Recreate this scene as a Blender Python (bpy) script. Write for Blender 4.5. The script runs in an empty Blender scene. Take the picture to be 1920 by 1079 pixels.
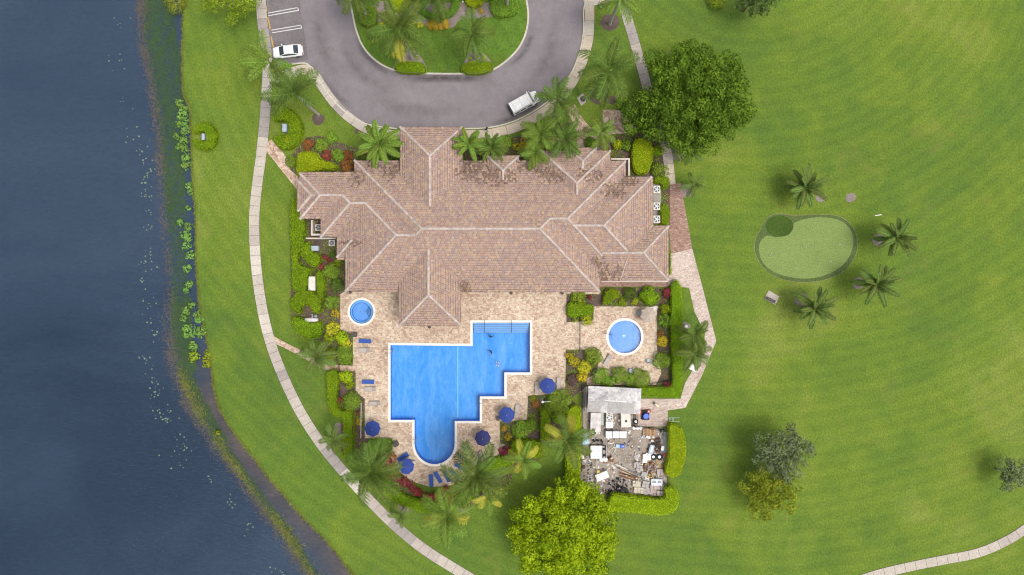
import bpy, bmesh, math, random
import numpy as np
from mathutils import Vector, Matrix
from mathutils.geometry import tessellate_polygon

# ------------------------------------------------------------------ camera, world, sun, exposure
scene = bpy.context.scene
H = 107.0            # drone height in metres, looking straight down
S = 12.0             # photo pixels per metre at ground level
CX, CY = 960.0, 539.5
cam_d = bpy.data.cameras.new('camera')
cam = bpy.data.objects.new('camera', cam_d)
scene.collection.objects.link(cam)
cam.location = (0, 0, H)
cam_d.sensor_width = 36.0
cam_d.lens = 36.0 * H / (1920 / S)
cam_d.clip_start = 1.0
cam_d.clip_end = 8000.0
scene.camera = cam

SUN_EL, SUN_AZ = math.radians(68), math.radians(-20)      # azimuth counted from +X
sun_dir = Vector((math.cos(SUN_EL) * math.cos(SUN_AZ), math.cos(SUN_EL) * math.sin(SUN_AZ), math.sin(SUN_EL)))
world = bpy.data.worlds.new('World')
scene.world = world
world.use_nodes = True
wn = world.node_tree
sky = wn.nodes.new('ShaderNodeTexSky')
sky.sky_type = 'NISHITA'
sky.sun_disc = False
sky.sun_elevation = SUN_EL
sky.sun_rotation = math.pi / 2 - SUN_AZ
sky.dust_density = 6.0
sky.air_density = 1.2
sky.ozone_density = 1.0
hs = wn.nodes.new('ShaderNodeHueSaturation')
hs.inputs['Saturation'].default_value = 0.35              # high thin cloud: a whiter sky
wn.links.new(sky.outputs[0], hs.inputs['Color'])
bg = wn.nodes['Background']
bg.inputs[1].default_value = 0.12
wn.links.new(hs.outputs[0], bg.inputs[0])
sun_d = bpy.data.lights.new('sun', 'SUN')
sun_d.energy = 1.1
sun_d.angle = math.radians(20)
sun_d.color = (1.0, 0.96, 0.89)
sun = bpy.data.objects.new('sun', sun_d)
scene.collection.objects.link(sun)
sun.location = (60, -30, 90)
sun.rotation_euler = sun_dir.to_track_quat('Z', 'Y').to_euler()
scene.view_settings.view_transform = 'Standard'
scene.view_settings.look = 'None'
scene.view_settings.gamma = 1.0
scene.view_settings.use_curve_mapping = False
scene.view_settings.exposure = 0.46
scene.render.engine = 'CYCLES'
scene.cycles.use_denoising = True
scene.cycles.filter_width = 1.1
scene.cycles.max_bounces = 6
scene.cycles.transparent_max_bounces = 12
scene.cycles.caustics_reflective = False
scene.cycles.caustics_refractive = False

# ------------------------------------------------------------------ helpers
C = scene.collection
rng = np.random.default_rng(7)
random.seed(7)
TAU = math.tau

def P(px, py, z=0.0):
    """photo pixel -> world point at height z"""
    k = (H - z) / H
    return Vector(((px - CX) / S * k, (CY - py) / S * k, z))

def PP(pts, z=0.0):
    return [tuple(P(a, b, z)[:2]) for a, b in pts]

def catmull(pts, closed=False, n=6):
    out = []
    m = len(pts)
    rngi = range(m if closed else m - 1)
    for i in rngi:
        if closed:
            p0, p1, p2, p3 = (pts[(i + d) % m] for d in (-1, 0, 1, 2))
        else:
            p1, p2 = pts[i], pts[i + 1]
            p0 = pts[i - 1] if i > 0 else (2 * p1[0] - p2[0], 2 * p1[1] - p2[1])
            p3 = pts[i + 2] if i + 2 < m else (2 * p2[0] - p1[0], 2 * p2[1] - p1[1])
        for j in range(n):
            t = j / n
            t2, t3 = t * t, t * t * t
            out.append(tuple(0.5 * (2 * p1[k] + (p2[k] - p0[k]) * t + (2 * p0[k] - 5 * p1[k] + 4 * p2[k] - p3[k]) * t2
                             + (3 * p1[k] - p0[k] - 3 * p2[k] + p3[k]) * t3) for k in (0, 1)))
    if not closed:
        out.append(tuple(pts[-1]))
    return out

def circle(cx, cy, r, n=40, ry=None):
    ry = ry or r
    return [(cx + r * math.cos(TAU * i / n), cy + ry * math.sin(TAU * i / n)) for i in range(n)]

def area2(poly):
    return sum(poly[i - 1][0] * poly[i][1] - poly[i][0] * poly[i - 1][1] for i in range(len(poly))) / 2

def link(o, parent=None):
    C.objects.link(o)
    if parent is not None:
        o.parent = parent
    return o

def tag(o, label=None, cat=None, group=None, kind=None):
    if label: o['label'] = label
    if cat: o['category'] = cat
    if group: o['group'] = group
    if kind: o['kind'] = kind
    return o

def empty(name, loc, rz=0.0, label=None, cat=None, group=None):
    o = bpy.data.objects.new(name, None)
    o.empty_display_size = 0.3
    link(o)
    o.location = loc
    o.rotation_euler = (0, 0, rz)
    return tag(o, label, cat, group)

class MB:
    """collects geometry, then links it as ONE mesh object"""
    def __init__(self):
        self.v, self.f = [], []
    def add(self, verts, faces):
        b = len(self.v)
        self.v += [tuple(x) for x in verts]
        self.f += [tuple(b + i for i in f) for f in faces]
        return self
    def box(self, c, s, rz=0.0, taper=1.0):
        cx, cy, cz = c
        hx, hy, hz = s[0] / 2, s[1] / 2, s[2] / 2
        cr, sr = math.cos(rz), math.sin(rz)
        vs = []
        for z, t in ((-hz, 1.0), (hz, taper)):
            for x, y in ((-hx, -hy), (hx, -hy), (hx, hy), (-hx, hy)):
                x, y = x * t, y * t
                vs.append((cx + x * cr - y * sr, cy + x * sr + y * cr, cz + z))
        return self.add(vs, [(3, 2, 1, 0), (4, 5, 6, 7), (0, 1, 5, 4), (1, 2, 6, 5), (2, 3, 7, 6), (3, 0, 4, 7)])
    def prism(self, poly, z0, z1):
        if area2(poly) < 0:
            poly = poly[::-1]
        n = len(poly)
        vs = [(x, y, z0) for x, y in poly] + [(x, y, z1) for x, y in poly]
        tr = tessellate_polygon([[Vector((x, y, 0)) for x, y in poly]])
        fs = []
        for a, b, c in tr:
            if area2([poly[a], poly[b], poly[c]]) < 0:
                a, c = c, a
            fs.append((a + n, b + n, c + n))
            fs.append((c, b, a))
        fs += [(i, (i + 1) % n, (i + 1) % n + n, i + n) for i in range(n)]
        return self.add(vs, fs)
    def sheet(self, poly, z, holes=()):
        loops = [[Vector((x, y, 0)) for x, y in poly]] + [[Vector((x, y, 0)) for x, y in h] for h in holes]
        flat = [p for l in loops for p in l]
        fs = []
        for a, b, c in tessellate_polygon(loops):
            if area2([flat[a][:2], flat[b][:2], flat[c][:2]]) < 0:
                a, c = c, a
            fs.append((a, b, c))
        return self.add([(p.x, p.y, z) for p in flat], fs)
    def ring(self, inner, outer, z0, z1):
        """band between two loops of equal length, with top and both sides"""
        n = len(inner)
        vs = [(x, y, z) for l in (inner, outer) for z in (z0, z1) for x, y in l]
        i0, i1, o0, o1 = 0, n, 2 * n, 3 * n
        fs = []
        for i in range(n):
            j = (i + 1) % n
            fs += [(i1 + i, o1 + i, o1 + j, i1 + j), (i0 + i, i1 + i, i1 + j, i0 + j), (o0 + i, o0 + j, o1 + j, o1 + i)]
        return self.add(vs, fs)
    def cyl(self, c, r, h, n=16, r2=None):
        r2 = r if r2 is None else r2
        cx, cy, cz = c
        vs = [(cx + r * math.cos(TAU * i / n), cy + r * math.sin(TAU * i / n), cz) for i in range(n)]
        vs += [(cx + r2 * math.cos(TAU * i / n), cy + r2 * math.sin(TAU * i / n), cz + h) for i in range(n)]
        fs = [tuple(range(n))[::-1], tuple(range(n, 2 * n))] + [(i, (i + 1) % n, (i + 1) % n + n, i + n) for i in range(n)]
        return self.add(vs, fs)
    def tube(self, pts, r, n=6, r2=None):
        pts = [Vector(p) for p in pts]
        r2 = r if r2 is None else r2
        rings = []
        for i, p in enumerate(pts):
            d = (pts[min(i + 1, len(pts) - 1)] - pts[max(i - 1, 0)]).normalized()
            a = d.cross(Vector((0, 0, 1)))
            if a.length < 1e-4:
                a = Vector((1, 0, 0))
            a.normalize()
            b = a.cross(d)
            rr = r + (r2 - r) * i / max(1, len(pts) - 1)
            rings.append([p + a * rr * math.cos(TAU * k / n) + b * rr * math.sin(TAU * k / n) for k in range(n)])
        vs = [v for rg in rings for v in rg]
        fs = []
        for i in range(len(pts) - 1):
            for k in range(n):
                fs.append((i * n + k, i * n + (k + 1) % n, (i + 1) * n + (k + 1) % n, (i + 1) * n + k))
        fs += [tuple(range(n))[::-1], tuple(range((len(pts) - 1) * n, len(pts) * n))]
        return self.add(vs, fs)
    def torus(self, c, R, r, n=24, m=8):
        vs = [(c[0] + (R + r * math.cos(TAU * j / m)) * math.cos(TAU * i / n), c[1] + (R + r * math.cos(TAU * j / m)) * math.sin(TAU * i / n),
               c[2] + r * math.sin(TAU * j / m)) for i in range(n) for j in range(m)]
        return self.add(vs, [(i * m + j, ((i + 1) % n) * m + j, ((i + 1) % n) * m + (j + 1) % m, i * m + (j + 1) % m) for i in range(n) for j in range(m)])
    def loft(self, secs, cap=True):
        n = len(secs[0])
        vs = [p for s in secs for p in s]
        fs = [(i * n + k, i * n + (k + 1) % n, (i + 1) * n + (k + 1) % n, (i + 1) * n + k) for i in range(len(secs) - 1) for k in range(n)]
        if cap:
            fs += [tuple(range(n))[::-1], tuple(range((len(secs) - 1) * n, len(secs) * n))]
        return self.add(vs, fs)
    def mesh(self, name, mat, smooth=False):
        me = bpy.data.meshes.new(name)
        me.from_pydata(self.v, [], self.f)
        if mat is not None:
            me.materials.append(mat)
        if smooth:
            me.polygons.foreach_set('use_smooth', [True] * len(me.polygons))
        me.update()
        return me
    def build(self, name, mat, parent=None, smooth=False, bevel=0.0, fix=False):
        me = self.mesh(name, mat, smooth)
        if bevel or fix:
            bm = bmesh.new(); bm.from_mesh(me)
            if fix:
                bmesh.ops.recalc_face_normals(bm, faces=bm.faces)
            if bevel:
                bmesh.ops.bevel(bm, geom=[e for e in bm.edges if len(e.link_faces) == 2 and e.calc_face_angle(0) > 0.5], offset=bevel, segments=2, affect='EDGES', clamp_overlap=True)
            bm.to_mesh(me); bm.free()
        return link(bpy.data.objects.new(name, me), parent)

def obj(name, me, parent=None, loc=None, rot=None, scale=None):
    o = bpy.data.objects.new(name, me)
    link(o, parent)
    if loc is not None: o.location = loc
    if rot is not None: o.rotation_euler = rot
    if scale is not None: o.scale = scale
    return o

def copy_tree(o, parent=None):
    c = o.copy()
    link(c, parent)
    for ch in o.children:
        copy_tree(ch, c)
    return c

def quads_mesh(name, V, mat, tint=None, tris=False):
    """V: (n,4,3) or (n,3,3) array of face corners -> mesh with a per-face 'tint'"""
    n, k = V.shape[:2]
    me = bpy.data.meshes.new(name)
    me.vertices.add(n * k); me.loops.add(n * k); me.polygons.add(n)
    me.vertices.foreach_set('co', np.ascontiguousarray(V, dtype=np.float32).ravel())
    me.loops.foreach_set('vertex_index', np.arange(n * k, dtype=np.int32))
    me.polygons.foreach_set('loop_start', np.arange(0, n * k, k, dtype=np.int32))
    me.materials.append(mat)
    if tint is not None:
        a = me.attributes.new('tint', 'FLOAT', 'FACE')
        a.data.foreach_set('value', np.asarray(tint, dtype=np.float32))
    me.update(calc_edges=True)
    return me

# ------------------------------------------------------------------ materials
class NT:
    def __init__(self, name):
        self.m = bpy.data.materials.new(name)
        self.m.use_nodes = True
        self.t = self.m.node_tree
        self.b = self.t.nodes['Principled BSDF']
        self.out = self.t.nodes['Material Output']
    def n(self, typ, **kw):
        nd = self.t.nodes.new(typ)
        for k, v in kw.items():
            setattr(nd, k, v)
        return nd
    def l(self, a, b):
        self.t.links.new(a, b)
    def pos(self):
        return self.n('ShaderNodeNewGeometry').outputs['Position']
    def noise(self, vec, scale, detail=3.0, rough=0.55, dist=0.0):
        nd = self.n('ShaderNodeTexNoise')
        nd.inputs['Scale'].default_value = scale
        nd.inputs['Detail'].default_value = detail
        nd.inputs['Roughness'].default_value = rough
        nd.inputs['Distortion'].default_value = dist
        self.l(vec, nd.inputs['Vector'])
        return nd.outputs['Fac']
    def ramp(self, fac, stops):
        nd = self.n('ShaderNodeValToRGB')
        e = nd.color_ramp.elements
        while len(e) < len(stops):
            e.new(0.5)
        for el, (p, c) in zip(e, stops):
            el.position = p
            el.color = (*c, 1)
        self.l(fac, nd.inputs[0])
        return nd.outputs[0]
    def mix(self, a, b, fac, mode='MIX'):
        nd = self.n('ShaderNodeMix', data_type='RGBA', blend_type=mode)
        for s, v in ((nd.inputs['Factor'], fac), (nd.inputs['A'], a), (nd.inputs['B'], b)):
            if hasattr(v, 'is_linked'):
                self.l(v, s)
            elif isinstance(v, (int, float)):
                s.default_value = v
            else:
                s.default_value = (*v, 1)
        return nd.outputs['Result']
    def math(self, op, a, b=0.0):
        nd = self.n('ShaderNodeMath', operation=op)
        for s, v in zip(nd.inputs, (a, b)):
            if hasattr(v, 'is_linked'):
                self.l(v, s)
            else:
                s.default_value = v
        return nd.outputs[0]
    def bump(self, h, strength=0.5, dist=0.02):
        nd = self.n('ShaderNodeBump')
        nd.inputs['Strength'].default_value = strength
        nd.inputs['Distance'].default_value = dist
        self.l(h, nd.inputs['Height'])
        self.l(nd.outputs[0], self.b.inputs['Normal'])
    def base(self, c, rough=0.8, spec=0.3):
        if hasattr(c, 'is_linked'):
            self.l(c, self.b.inputs['Base Color'])
        else:
            self.b.inputs['Base Color'].default_value = (*c, 1)
        self.b.inputs['Roughness'].default_value = rough
        self.b.inputs['Specular IOR Level'].default_value = spec
        return self.m

def mul(c, k):
    return tuple(min(1, x * k) for x in c)

MATS = {}
def plain(name, c, rough=0.6, var=0.25, scale=3.0, metal=0.0, spec=0.4):
    """painted / moulded surface with slight grime"""
    if name in MATS: return MATS[name]
    t = NT(name)
    tc = t.n('ShaderNodeTexCoord').outputs['Object']
    f = t.noise(tc, scale, 5, 0.65)
    g = t.noise(tc, scale * 9, 2)
    col = t.ramp(f, [(0.3, mul(c, 1 - var)), (0.7, mul(c, 1 + var * 0.5))])
    col = t.mix(col, mul(c, 0.55), t.math('MULTIPLY', t.math('GREATER_THAN', g, 0.68), var * 1.5))
    t.b.inputs['Metallic'].default_value = metal
    MATS[name] = t.base(col, rough, spec)
    return MATS[name]

def ground_mat(name, stops, s1, s2=None, fine=None, rough=0.9, bump=0.0, spec=0.2):
    t = NT(name)
    p = t.pos()
    f = t.noise(p, s1, 5, 0.6, 0.3)
    if s2:
        f = t.math('ADD', t.math('MULTIPLY', f, 0.6), t.math('MULTIPLY', t.noise(p, s2, 4, 0.65), 0.4))
    c = t.ramp(f, stops)
    if fine:
        g = t.noise(p, fine, 2, 0.7)
        c = t.mix(c, t.ramp(g, [(0.3, (0.25, 0.25, 0.25)), (0.7, (0.75, 0.75, 0.75))]), 0.5, 'OVERLAY')
        if bump: t.bump(g, bump, 0.03)
    MATS[name] = t.base(c, rough, spec)
    return t.m

def foliage(name, dark, light, extra=None, sub=0.25, big=0.5):
    """leaves: per-leaf tint, per-plant and per-region variation, light passing through"""
    t = NT(name)
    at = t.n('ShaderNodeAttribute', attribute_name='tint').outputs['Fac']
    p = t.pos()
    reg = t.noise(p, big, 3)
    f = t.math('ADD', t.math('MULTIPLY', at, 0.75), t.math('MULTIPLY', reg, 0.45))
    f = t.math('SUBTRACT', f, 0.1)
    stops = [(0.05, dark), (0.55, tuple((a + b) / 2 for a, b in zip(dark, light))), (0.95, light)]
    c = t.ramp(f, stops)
    if extra:
        c = t.mix(c, extra, t.math('MULTIPLY', t.math('GREATER_THAN', t.noise(p, big * 3, 2), 0.58), 0.6))
    oi = t.n('ShaderNodeObjectInfo').outputs['Random']
    h = t.n('ShaderNodeHueSaturation')
    t.l(t.math('ADD', t.math('MULTIPLY', oi, 0.03), 0.485), h.inputs['Hue'])
    t.l(t.math('ADD', t.math('MULTIPLY', oi, 0.25), 0.9), h.inputs['Value'])
    t.l(c, h.inputs['Color'])
    c = h.outputs[0]
    t.base(c, 0.7, 0.12)
    tr = t.n('ShaderNodeBsdfTranslucent')
    t.l(c, tr.inputs[0])
    mx = t.n('ShaderNodeMixShader')
    mx.inputs[0].default_value = sub
    t.l(t.b.outputs[0], mx.inputs[1]); t.l(tr.outputs[0], mx.inputs[2])
    t.l(mx.outputs[0], t.out.inputs['Surface'])
    MATS[name] = t.m
    return t.m

def cells(t, vec, w, h, shift=0.5):
    """running-bond cells: returns random colour per paver and the joint mask"""
    sep = t.n('ShaderNodeSeparateXYZ'); t.l(vec, sep.inputs[0])
    v = t.math('DIVIDE', sep.outputs[1], h)
    row = t.math('FLOOR', v)
    u = t.math('ADD', t.math('DIVIDE', sep.outputs[0], w), t.math('MULTIPLY', row, shift))
    col = t.math('FLOOR', u)
    cb = t.n('ShaderNodeCombineXYZ'); t.l(col, cb.inputs[0]); t.l(row, cb.inputs[1])
    wn_ = t.n('ShaderNodeTexWhiteNoise', noise_dimensions='2D'); t.l(cb.outputs[0], wn_.inputs['Vector'])
    fu = t.math('FRACT', u); fv = t.math('FRACT', v)
    ju = t.math('LESS_THAN', fu, 0.05); jv = t.math('LESS_THAN', fv, 0.07)
    return wn_.outputs['Value'], t.math('MAXIMUM', ju, jv)

def paver_mat(name, stops, w, h, tint_scale=0.12, joint=(0.2, 0.15, 0.11), rot=0.0):
    t = NT(name)
    p = t.pos()
    mp = t.n('ShaderNodeMapping'); t.l(p, mp.inputs[0]); mp.inputs['Rotation'].default_value = (0, 0, rot)
    r, j = cells(t, mp.outputs[0], w, h)
    r2, j2 = cells(t, mp.outputs[0], w * 2.0, h * 2.0, 0.37)
    pick = t.math('GREATER_THAN', r2, 0.62)
    r = t.math('ADD', t.math('MULTIPLY', r, t.math('SUBTRACT', 1.0, pick)), t.math('MULTIPLY', t.math('FRACT', t.math('MULTIPLY', r2, 7.3)), pick))
    j = t.math('ADD', t.math('MULTIPLY', j, t.math('SUBTRACT', 1.0, pick)), t.math('MULTIPLY', j2, pick))
    c = t.ramp(r, stops)
    big = t.noise(p, tint_scale, 4, 0.6)
    c = t.mix(c, t.ramp(big, [(0.3, (0.35, 0.32, 0.30)), (0.7, (0.62, 0.60, 0.58))]), 0.7, 'OVERLAY')
    c = t.mix(c, joint, t.math('MULTIPLY', j, 0.65))
    MATS[name] = t.base(c, 0.85, 0.2)
    return t.m
# ------------------------------------------------------------------ materials of the setting
def lawn_mat(name, gain=1.0, yellow=0.0):
    t = NT(name)
    p = t.pos()
    big = t.noise(p, 0.035, 4, 0.6, 0.4)
    mid = t.noise(p, 0.25, 5, 0.65, 0.5)
    fine = t.noise(p, 3.2, 3, 0.75)
    f = t.math('ADD', t.math('MULTIPLY', big, 0.65), t.math('MULTIPLY', mid, 0.35))
    g = gain
    c = t.ramp(f, [(0.36, (0.080 * g, 0.138 * g, 0.024 * g)), (0.46, (0.106 * g, 0.166 * g, 0.023 * g)),
                   (0.54, ((0.134 + yellow) * g, 0.192 * g, 0.024 * g)), (0.66, ((0.178 + yellow) * g, 0.220 * g, 0.042 * g))])
    hue = t.noise(p, 0.09, 4, 0.7, 0.8)
    c = t.mix(c, (0.070 * g, 0.150 * g, 0.026 * g), t.math('MULTIPLY', t.ramp(hue, [(0.45, (0, 0, 0)), (0.65, (1, 1, 1))]), 0.3))
    # faint mowing bands, bending gently
    mp = t.n('ShaderNodeMapping'); t.l(p, mp.inputs[0]); mp.inputs['Location'].default_value = (-38.0, -62.0, 0)
    wv = t.n('ShaderNodeTexWave', wave_type='RINGS', rings_direction='Z')
    wv.inputs['Scale'].default_value = 0.16; wv.inputs['Distortion'].default_value = 3.0
    wv.inputs['Detail'].default_value = 3; wv.inputs['Detail Scale'].default_value = 0.35
    t.l(mp.outputs[0], wv.inputs['Vector'])
    c = t.mix(c, t.ramp(wv.outputs['Fac'], [(0.2, (0.46, 0.465, 0.46)), (0.8, (0.54, 0.535, 0.52))]), 0.55, 'OVERLAY')
    c = t.mix(c, t.ramp(fine, [(0.30, (0.18, 0.20, 0.17)), (0.70, (0.80, 0.79, 0.76))]), 0.5, 'OVERLAY')
    # dry straw patches
    dry = t.math('MULTIPLY', t.math('SUBTRACT', t.noise(p, 0.13, 5, 0.7, 1.0), 0.56), 2.6)
    nd = t.n('ShaderNodeClamp'); t.l(dry, nd.inputs[0])
    c = t.mix(c, (0.20 * g, 0.185 * g, 0.05 * g), t.math('MULTIPLY', nd.outputs[0], 0.7))
    t.bump(fine, 0.5, 0.05)
    MATS[name] = t.base(c, 0.9, 0.15)
    return t.m
lawn_mat('lawn')
lawn_mat('island_lawn', 0.90, -0.03)
ground_mat('mulch', [(0.3, (0.07, 0.048, 0.042)), (0.55, (0.12, 0.088, 0.075)), (0.75, (0.2, 0.16, 0.13))], 0.8, 4.0, 9.0, bump=0.6)
ground_mat('grey_mulch', [(0.3, (0.16, 0.13, 0.12)), (0.55, (0.24, 0.20, 0.18)), (0.75, (0.34, 0.30, 0.27))], 1.2, 5.0, 9.0, bump=0.6)
ground_mat('yard_ground', [(0.34, (0.14, 0.12, 0.105)), (0.45, (0.25, 0.21, 0.175)), (0.55, (0.33, 0.29, 0.25)), (0.66, (0.29, 0.215, 0.14))], 0.3, 1.6, 7.0, bump=0.4)
def asphalt():
    t = NT('asphalt')
    p = t.pos()
    f = t.math('ADD', t.math('MULTIPLY', t.noise(p, 0.09, 4, 0.6, 0.6), 0.6), t.math('MULTIPLY', t.noise(p, 0.8, 4, 0.7), 0.4))
    c = t.ramp(f, [(0.32, (0.165, 0.143, 0.154)), (0.5, (0.208, 0.184, 0.197)), (0.68, (0.252, 0.228, 0.240))])
    c = t.mix(c, t.ramp(t.noise(p, 6.0, 2, 0.8), [(0.3, (0.35,) * 3), (0.7, (0.65,) * 3)]), 0.5, 'OVERLAY')
    st = t.math('MULTIPLY', t.math('SUBTRACT', t.noise(p, 0.22, 4, 0.75, 1.5), 0.62), 5.0)
    nd = t.n('ShaderNodeClamp'); t.l(st, nd.inputs[0])
    c = t.mix(c, (0.075, 0.06, 0.055), t.math('MULTIPLY', nd.outputs[0], 0.55))
    MATS['asphalt'] = t.base(c, 0.85, 0.25)
asphalt()
paver_mat('deck_pavers', [(0.0, (0.36, 0.245, 0.185)), (0.18, (0.455, 0.34, 0.265)), (0.45, (0.52, 0.415, 0.32)), (0.7, (0.57, 0.475, 0.375)), (0.92, (0.62, 0.54, 0.43)), (1.0, (0.40, 0.32, 0.25))], 0.24, 0.18)
paver_mat('pink_pavers', [(0.0, (0.33, 0.21, 0.16)), (0.4, (0.45, 0.33, 0.26)), (0.75, (0.55, 0.42, 0.33)), (1.0, (0.60, 0.52, 0.42))], 0.26, 0.2, rot=0.6)
paver_mat('brick_pavers', [(0.0, (0.22, 0.125, 0.105)), (0.4, (0.29, 0.18, 0.15)), (0.75, (0.34, 0.23, 0.19)), (1.0, (0.40, 0.29, 0.24))], 0.2, 0.1, rot=0.1)
paver_mat('pale_pavers', [(0.0, (0.40, 0.32, 0.28)), (0.4, (0.48, 0.40, 0.36)), (0.75, (0.54, 0.46, 0.41)), (1.0, (0.62, 0.55, 0.50))], 0.2, 0.1, 0.2, rot=-0.3)
for nm, c in (('concrete_beige', (0.50, 0.425, 0.335)), ('concrete_pink', (0.43, 0.375, 0.335)), ('concrete_pale', (0.475, 0.425, 0.365)), ('concrete_grey', (0.33, 0.295, 0.275)),
              ('concrete_white', (0.56, 0.51, 0.44)), ('concrete_dark', (0.24, 0.215, 0.20))):
    ground_mat(nm, [(0.3, mul(c, 0.76)), (0.5, mul(c, 0.95)), (0.7, mul(c, 1.04))], 0.5, 3.0, 9.0)
plain('coping_white', (0.74, 0.70, 0.64), 0.7, 0.12)
plain('white_line', (0.62, 0.61, 0.60), 0.7, 0.25, 2.0)
plain('yellow_line', (0.62, 0.36, 0.06), 0.7, 0.25, 2.0)
ground_mat('bank_soil', [(0.3, (0.06, 0.055, 0.03)), (0.5, (0.13, 0.13, 0.04)), (0.7, (0.22, 0.20, 0.07))], 0.9, 4.0, 6.0)

def lake_mat():
    t = NT('lake_water')
    p = t.pos()
    a = t.n('ShaderNodeAttribute', attribute_name='shallow').outputs['Fac']
    f = t.noise(p, 0.022, 4, 0.6, 0.8)
    deep = t.ramp(f, [(0.35, (0.017, 0.033, 0.060)), (0.5, (0.026, 0.046, 0.080)), (0.65, (0.036, 0.058, 0.094))])
    mud = t.ramp(t.noise(p, 0.25, 4, 0.6, 0.4), [(0.3, (0.052, 0.050, 0.055)), (0.7, (0.098, 0.078, 0.070))])
    c = t.mix(deep, mud, a)
    mp = t.n('ShaderNodeMapping'); t.l(p, mp.inputs[0]); mp.inputs['Rotation'].default_value = (0, 0, 0.5); mp.inputs['Scale'].default_value = (1.0, 2.4, 1.0)
    w = t.noise(mp.outputs[0], 1.1, 4, 0.7, 0.6)
    t.bump(w, 0.55, 0.22)
    c = t.mix(c, t.ramp(w, [(0.3, (0.4,) * 3), (0.7, (0.6,) * 3)]), 0.5, 'OVERLAY')
    t.b.inputs['IOR'].default_value = 1.333
    MATS['lake_water'] = t.base(c, 0.14, 0.5)
lake_mat()

def pool_mats():
    t = NT('pool_water')
    t.t.nodes.remove(t.b)
    p = t.pos()
    trn = t.n('ShaderNodeBsdfTransparent'); trn.inputs[0].default_value = (0.74, 0.92, 0.99, 1)
    gl = t.n('ShaderNodeBsdfGlossy'); gl.inputs['Roughness'].default_value = 0.06
    bp = t.n('ShaderNodeBump'); bp.inputs['Strength'].default_value = 0.25; bp.inputs['Distance'].default_value = 0.08
    t.l(t.noise(p, 2.2, 3, 0.6, 0.5), bp.inputs['Height'])
    fr = t.n('ShaderNodeFresnel'); fr.inputs[0].default_value = 1.333
    for nd in (gl, fr): t.l(bp.outputs[0], nd.inputs['Normal'])
    mx = t.n('ShaderNodeMixShader')
    t.l(fr.outputs[0], mx.inputs[0]); t.l(trn.outputs[0], mx.inputs[1]); t.l(gl.outputs[0], mx.inputs[2])
    t.l(mx.outputs[0], t.out.inputs['Surface'])
    MATS['pool_water'] = t.m
    for nm, lo, mi, hi in (('pool_blue', (0.06, 0.31, 0.80), (0.115, 0.365, 0.83), (0.235, 0.455, 0.88)), ('pool_pale', (0.17, 0.34, 0.74), (0.21, 0.37, 0.78), (0.26, 0.42, 0.80))):
        t = NT(nm)
        p = t.pos()
        mp = t.n('ShaderNodeMapping'); t.l(p, mp.inputs[0]); mp.inputs['Scale'].default_value = (1.6, 0.5, 1.0)
        f = t.math('ADD', t.math('MULTIPLY', t.noise(mp.outputs[0], 0.35, 4, 0.65, 0.8), 0.6), t.math('MULTIPLY', t.noise(mp.outputs[0], 1.8, 4, 0.7), 0.4))
        c = t.ramp(f, [(0.36, lo), (0.48, mi), (0.64, hi)])
        c = t.mix(c, t.ramp(t.noise(p, 5.0, 2, 0.7), [(0.3, (0.4,) * 3), (0.7, (0.6,) * 3)]), 0.5, 'OVERLAY')
        MATS[nm] = t.base(c, 0.7, 0.2)
pool_mats()
plain('pool_tile', (0.03, 0.06, 0.16), 0.3, 0.2)
plain('step_paint', (0.30, 0.46, 0.80), 0.6, 0.1)
plain('steel', (0.32, 0.34, 0.36), 0.35, 0.15, metal=0.7)
plain('dark_metal', (0.035, 0.035, 0.04), 0.5, 0.2)

# ------------------------------------------------------------------ ground, lake, bank
shore_px = catmull([(345, -60), (345, 0), (344, 60), (343, 120), (346, 175), (356, 200), (360, 250), (361, 300), (362, 340), (368, 400), (368, 470), (372, 540),
                    (378, 590), (390, 640), (400, 700), (403, 730), (415, 770), (440, 810), (470, 850), (505, 895), (535, 930), (570, 970), (610, 1010),
                    (650, 1060), (668, 1085), (700, 1140)], False, 6)
shore_px = [(x + random.uniform(-0.9, 0.9), y) for x, y in shore_px]
shore = PP(shore_px)
FAR = 2600.0
pool_px = [(732, 647), (886, 649), (886, 605), (994, 605), (994, 699), (946, 699), (946, 744), (900, 744), (900, 790), (853, 790), (853, 832)] + \
          [(815 + 38 * math.cos(a), 832 + 39 * math.sin(a)) for a in np.linspace(0.12, math.pi - 0.12, 16)] + [(777, 832), (777, 788), (732, 788)]
pool_poly = PP(pool_px)
spa_poly = PP(circle(678, 585, 22.5, 40))
kid_poly = PP(circle(1171.5, 632, 31, 48))

def grow(poly, d):
    """offset a loop outwards by d metres"""
    if area2(poly) < 0: poly = poly[::-1]
    out = []
    n = len(poly)
    for i in range(n):
        a, b, c = Vector(poly[i - 1]), Vector(poly[i]), Vector(poly[(i + 1) % n])
        e1, e2 = (b - a).normalized(), (c - b).normalized()
        n1, n2 = Vector((e1.y, -e1.x)), Vector((e2.y, -e2.x))
        m = (n1 + n2)
        m = m / max(0.35, m.dot(n1)) if m.length > 1e-6 else n1
        out.append(tuple(b + m * d))
    return out

holes = [grow(q, 0.12) for q in (pool_poly, spa_poly, kid_poly)]
outer = [(shore[0][0], FAR)] + shore + [(shore[-1][0], -FAR), (FAR, -FAR), (FAR, FAR)]
tag(MB().sheet(outer, 0.0, holes).build('ground', MATS['lawn']), 'green mown lawn ground', kind='structure')

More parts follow.
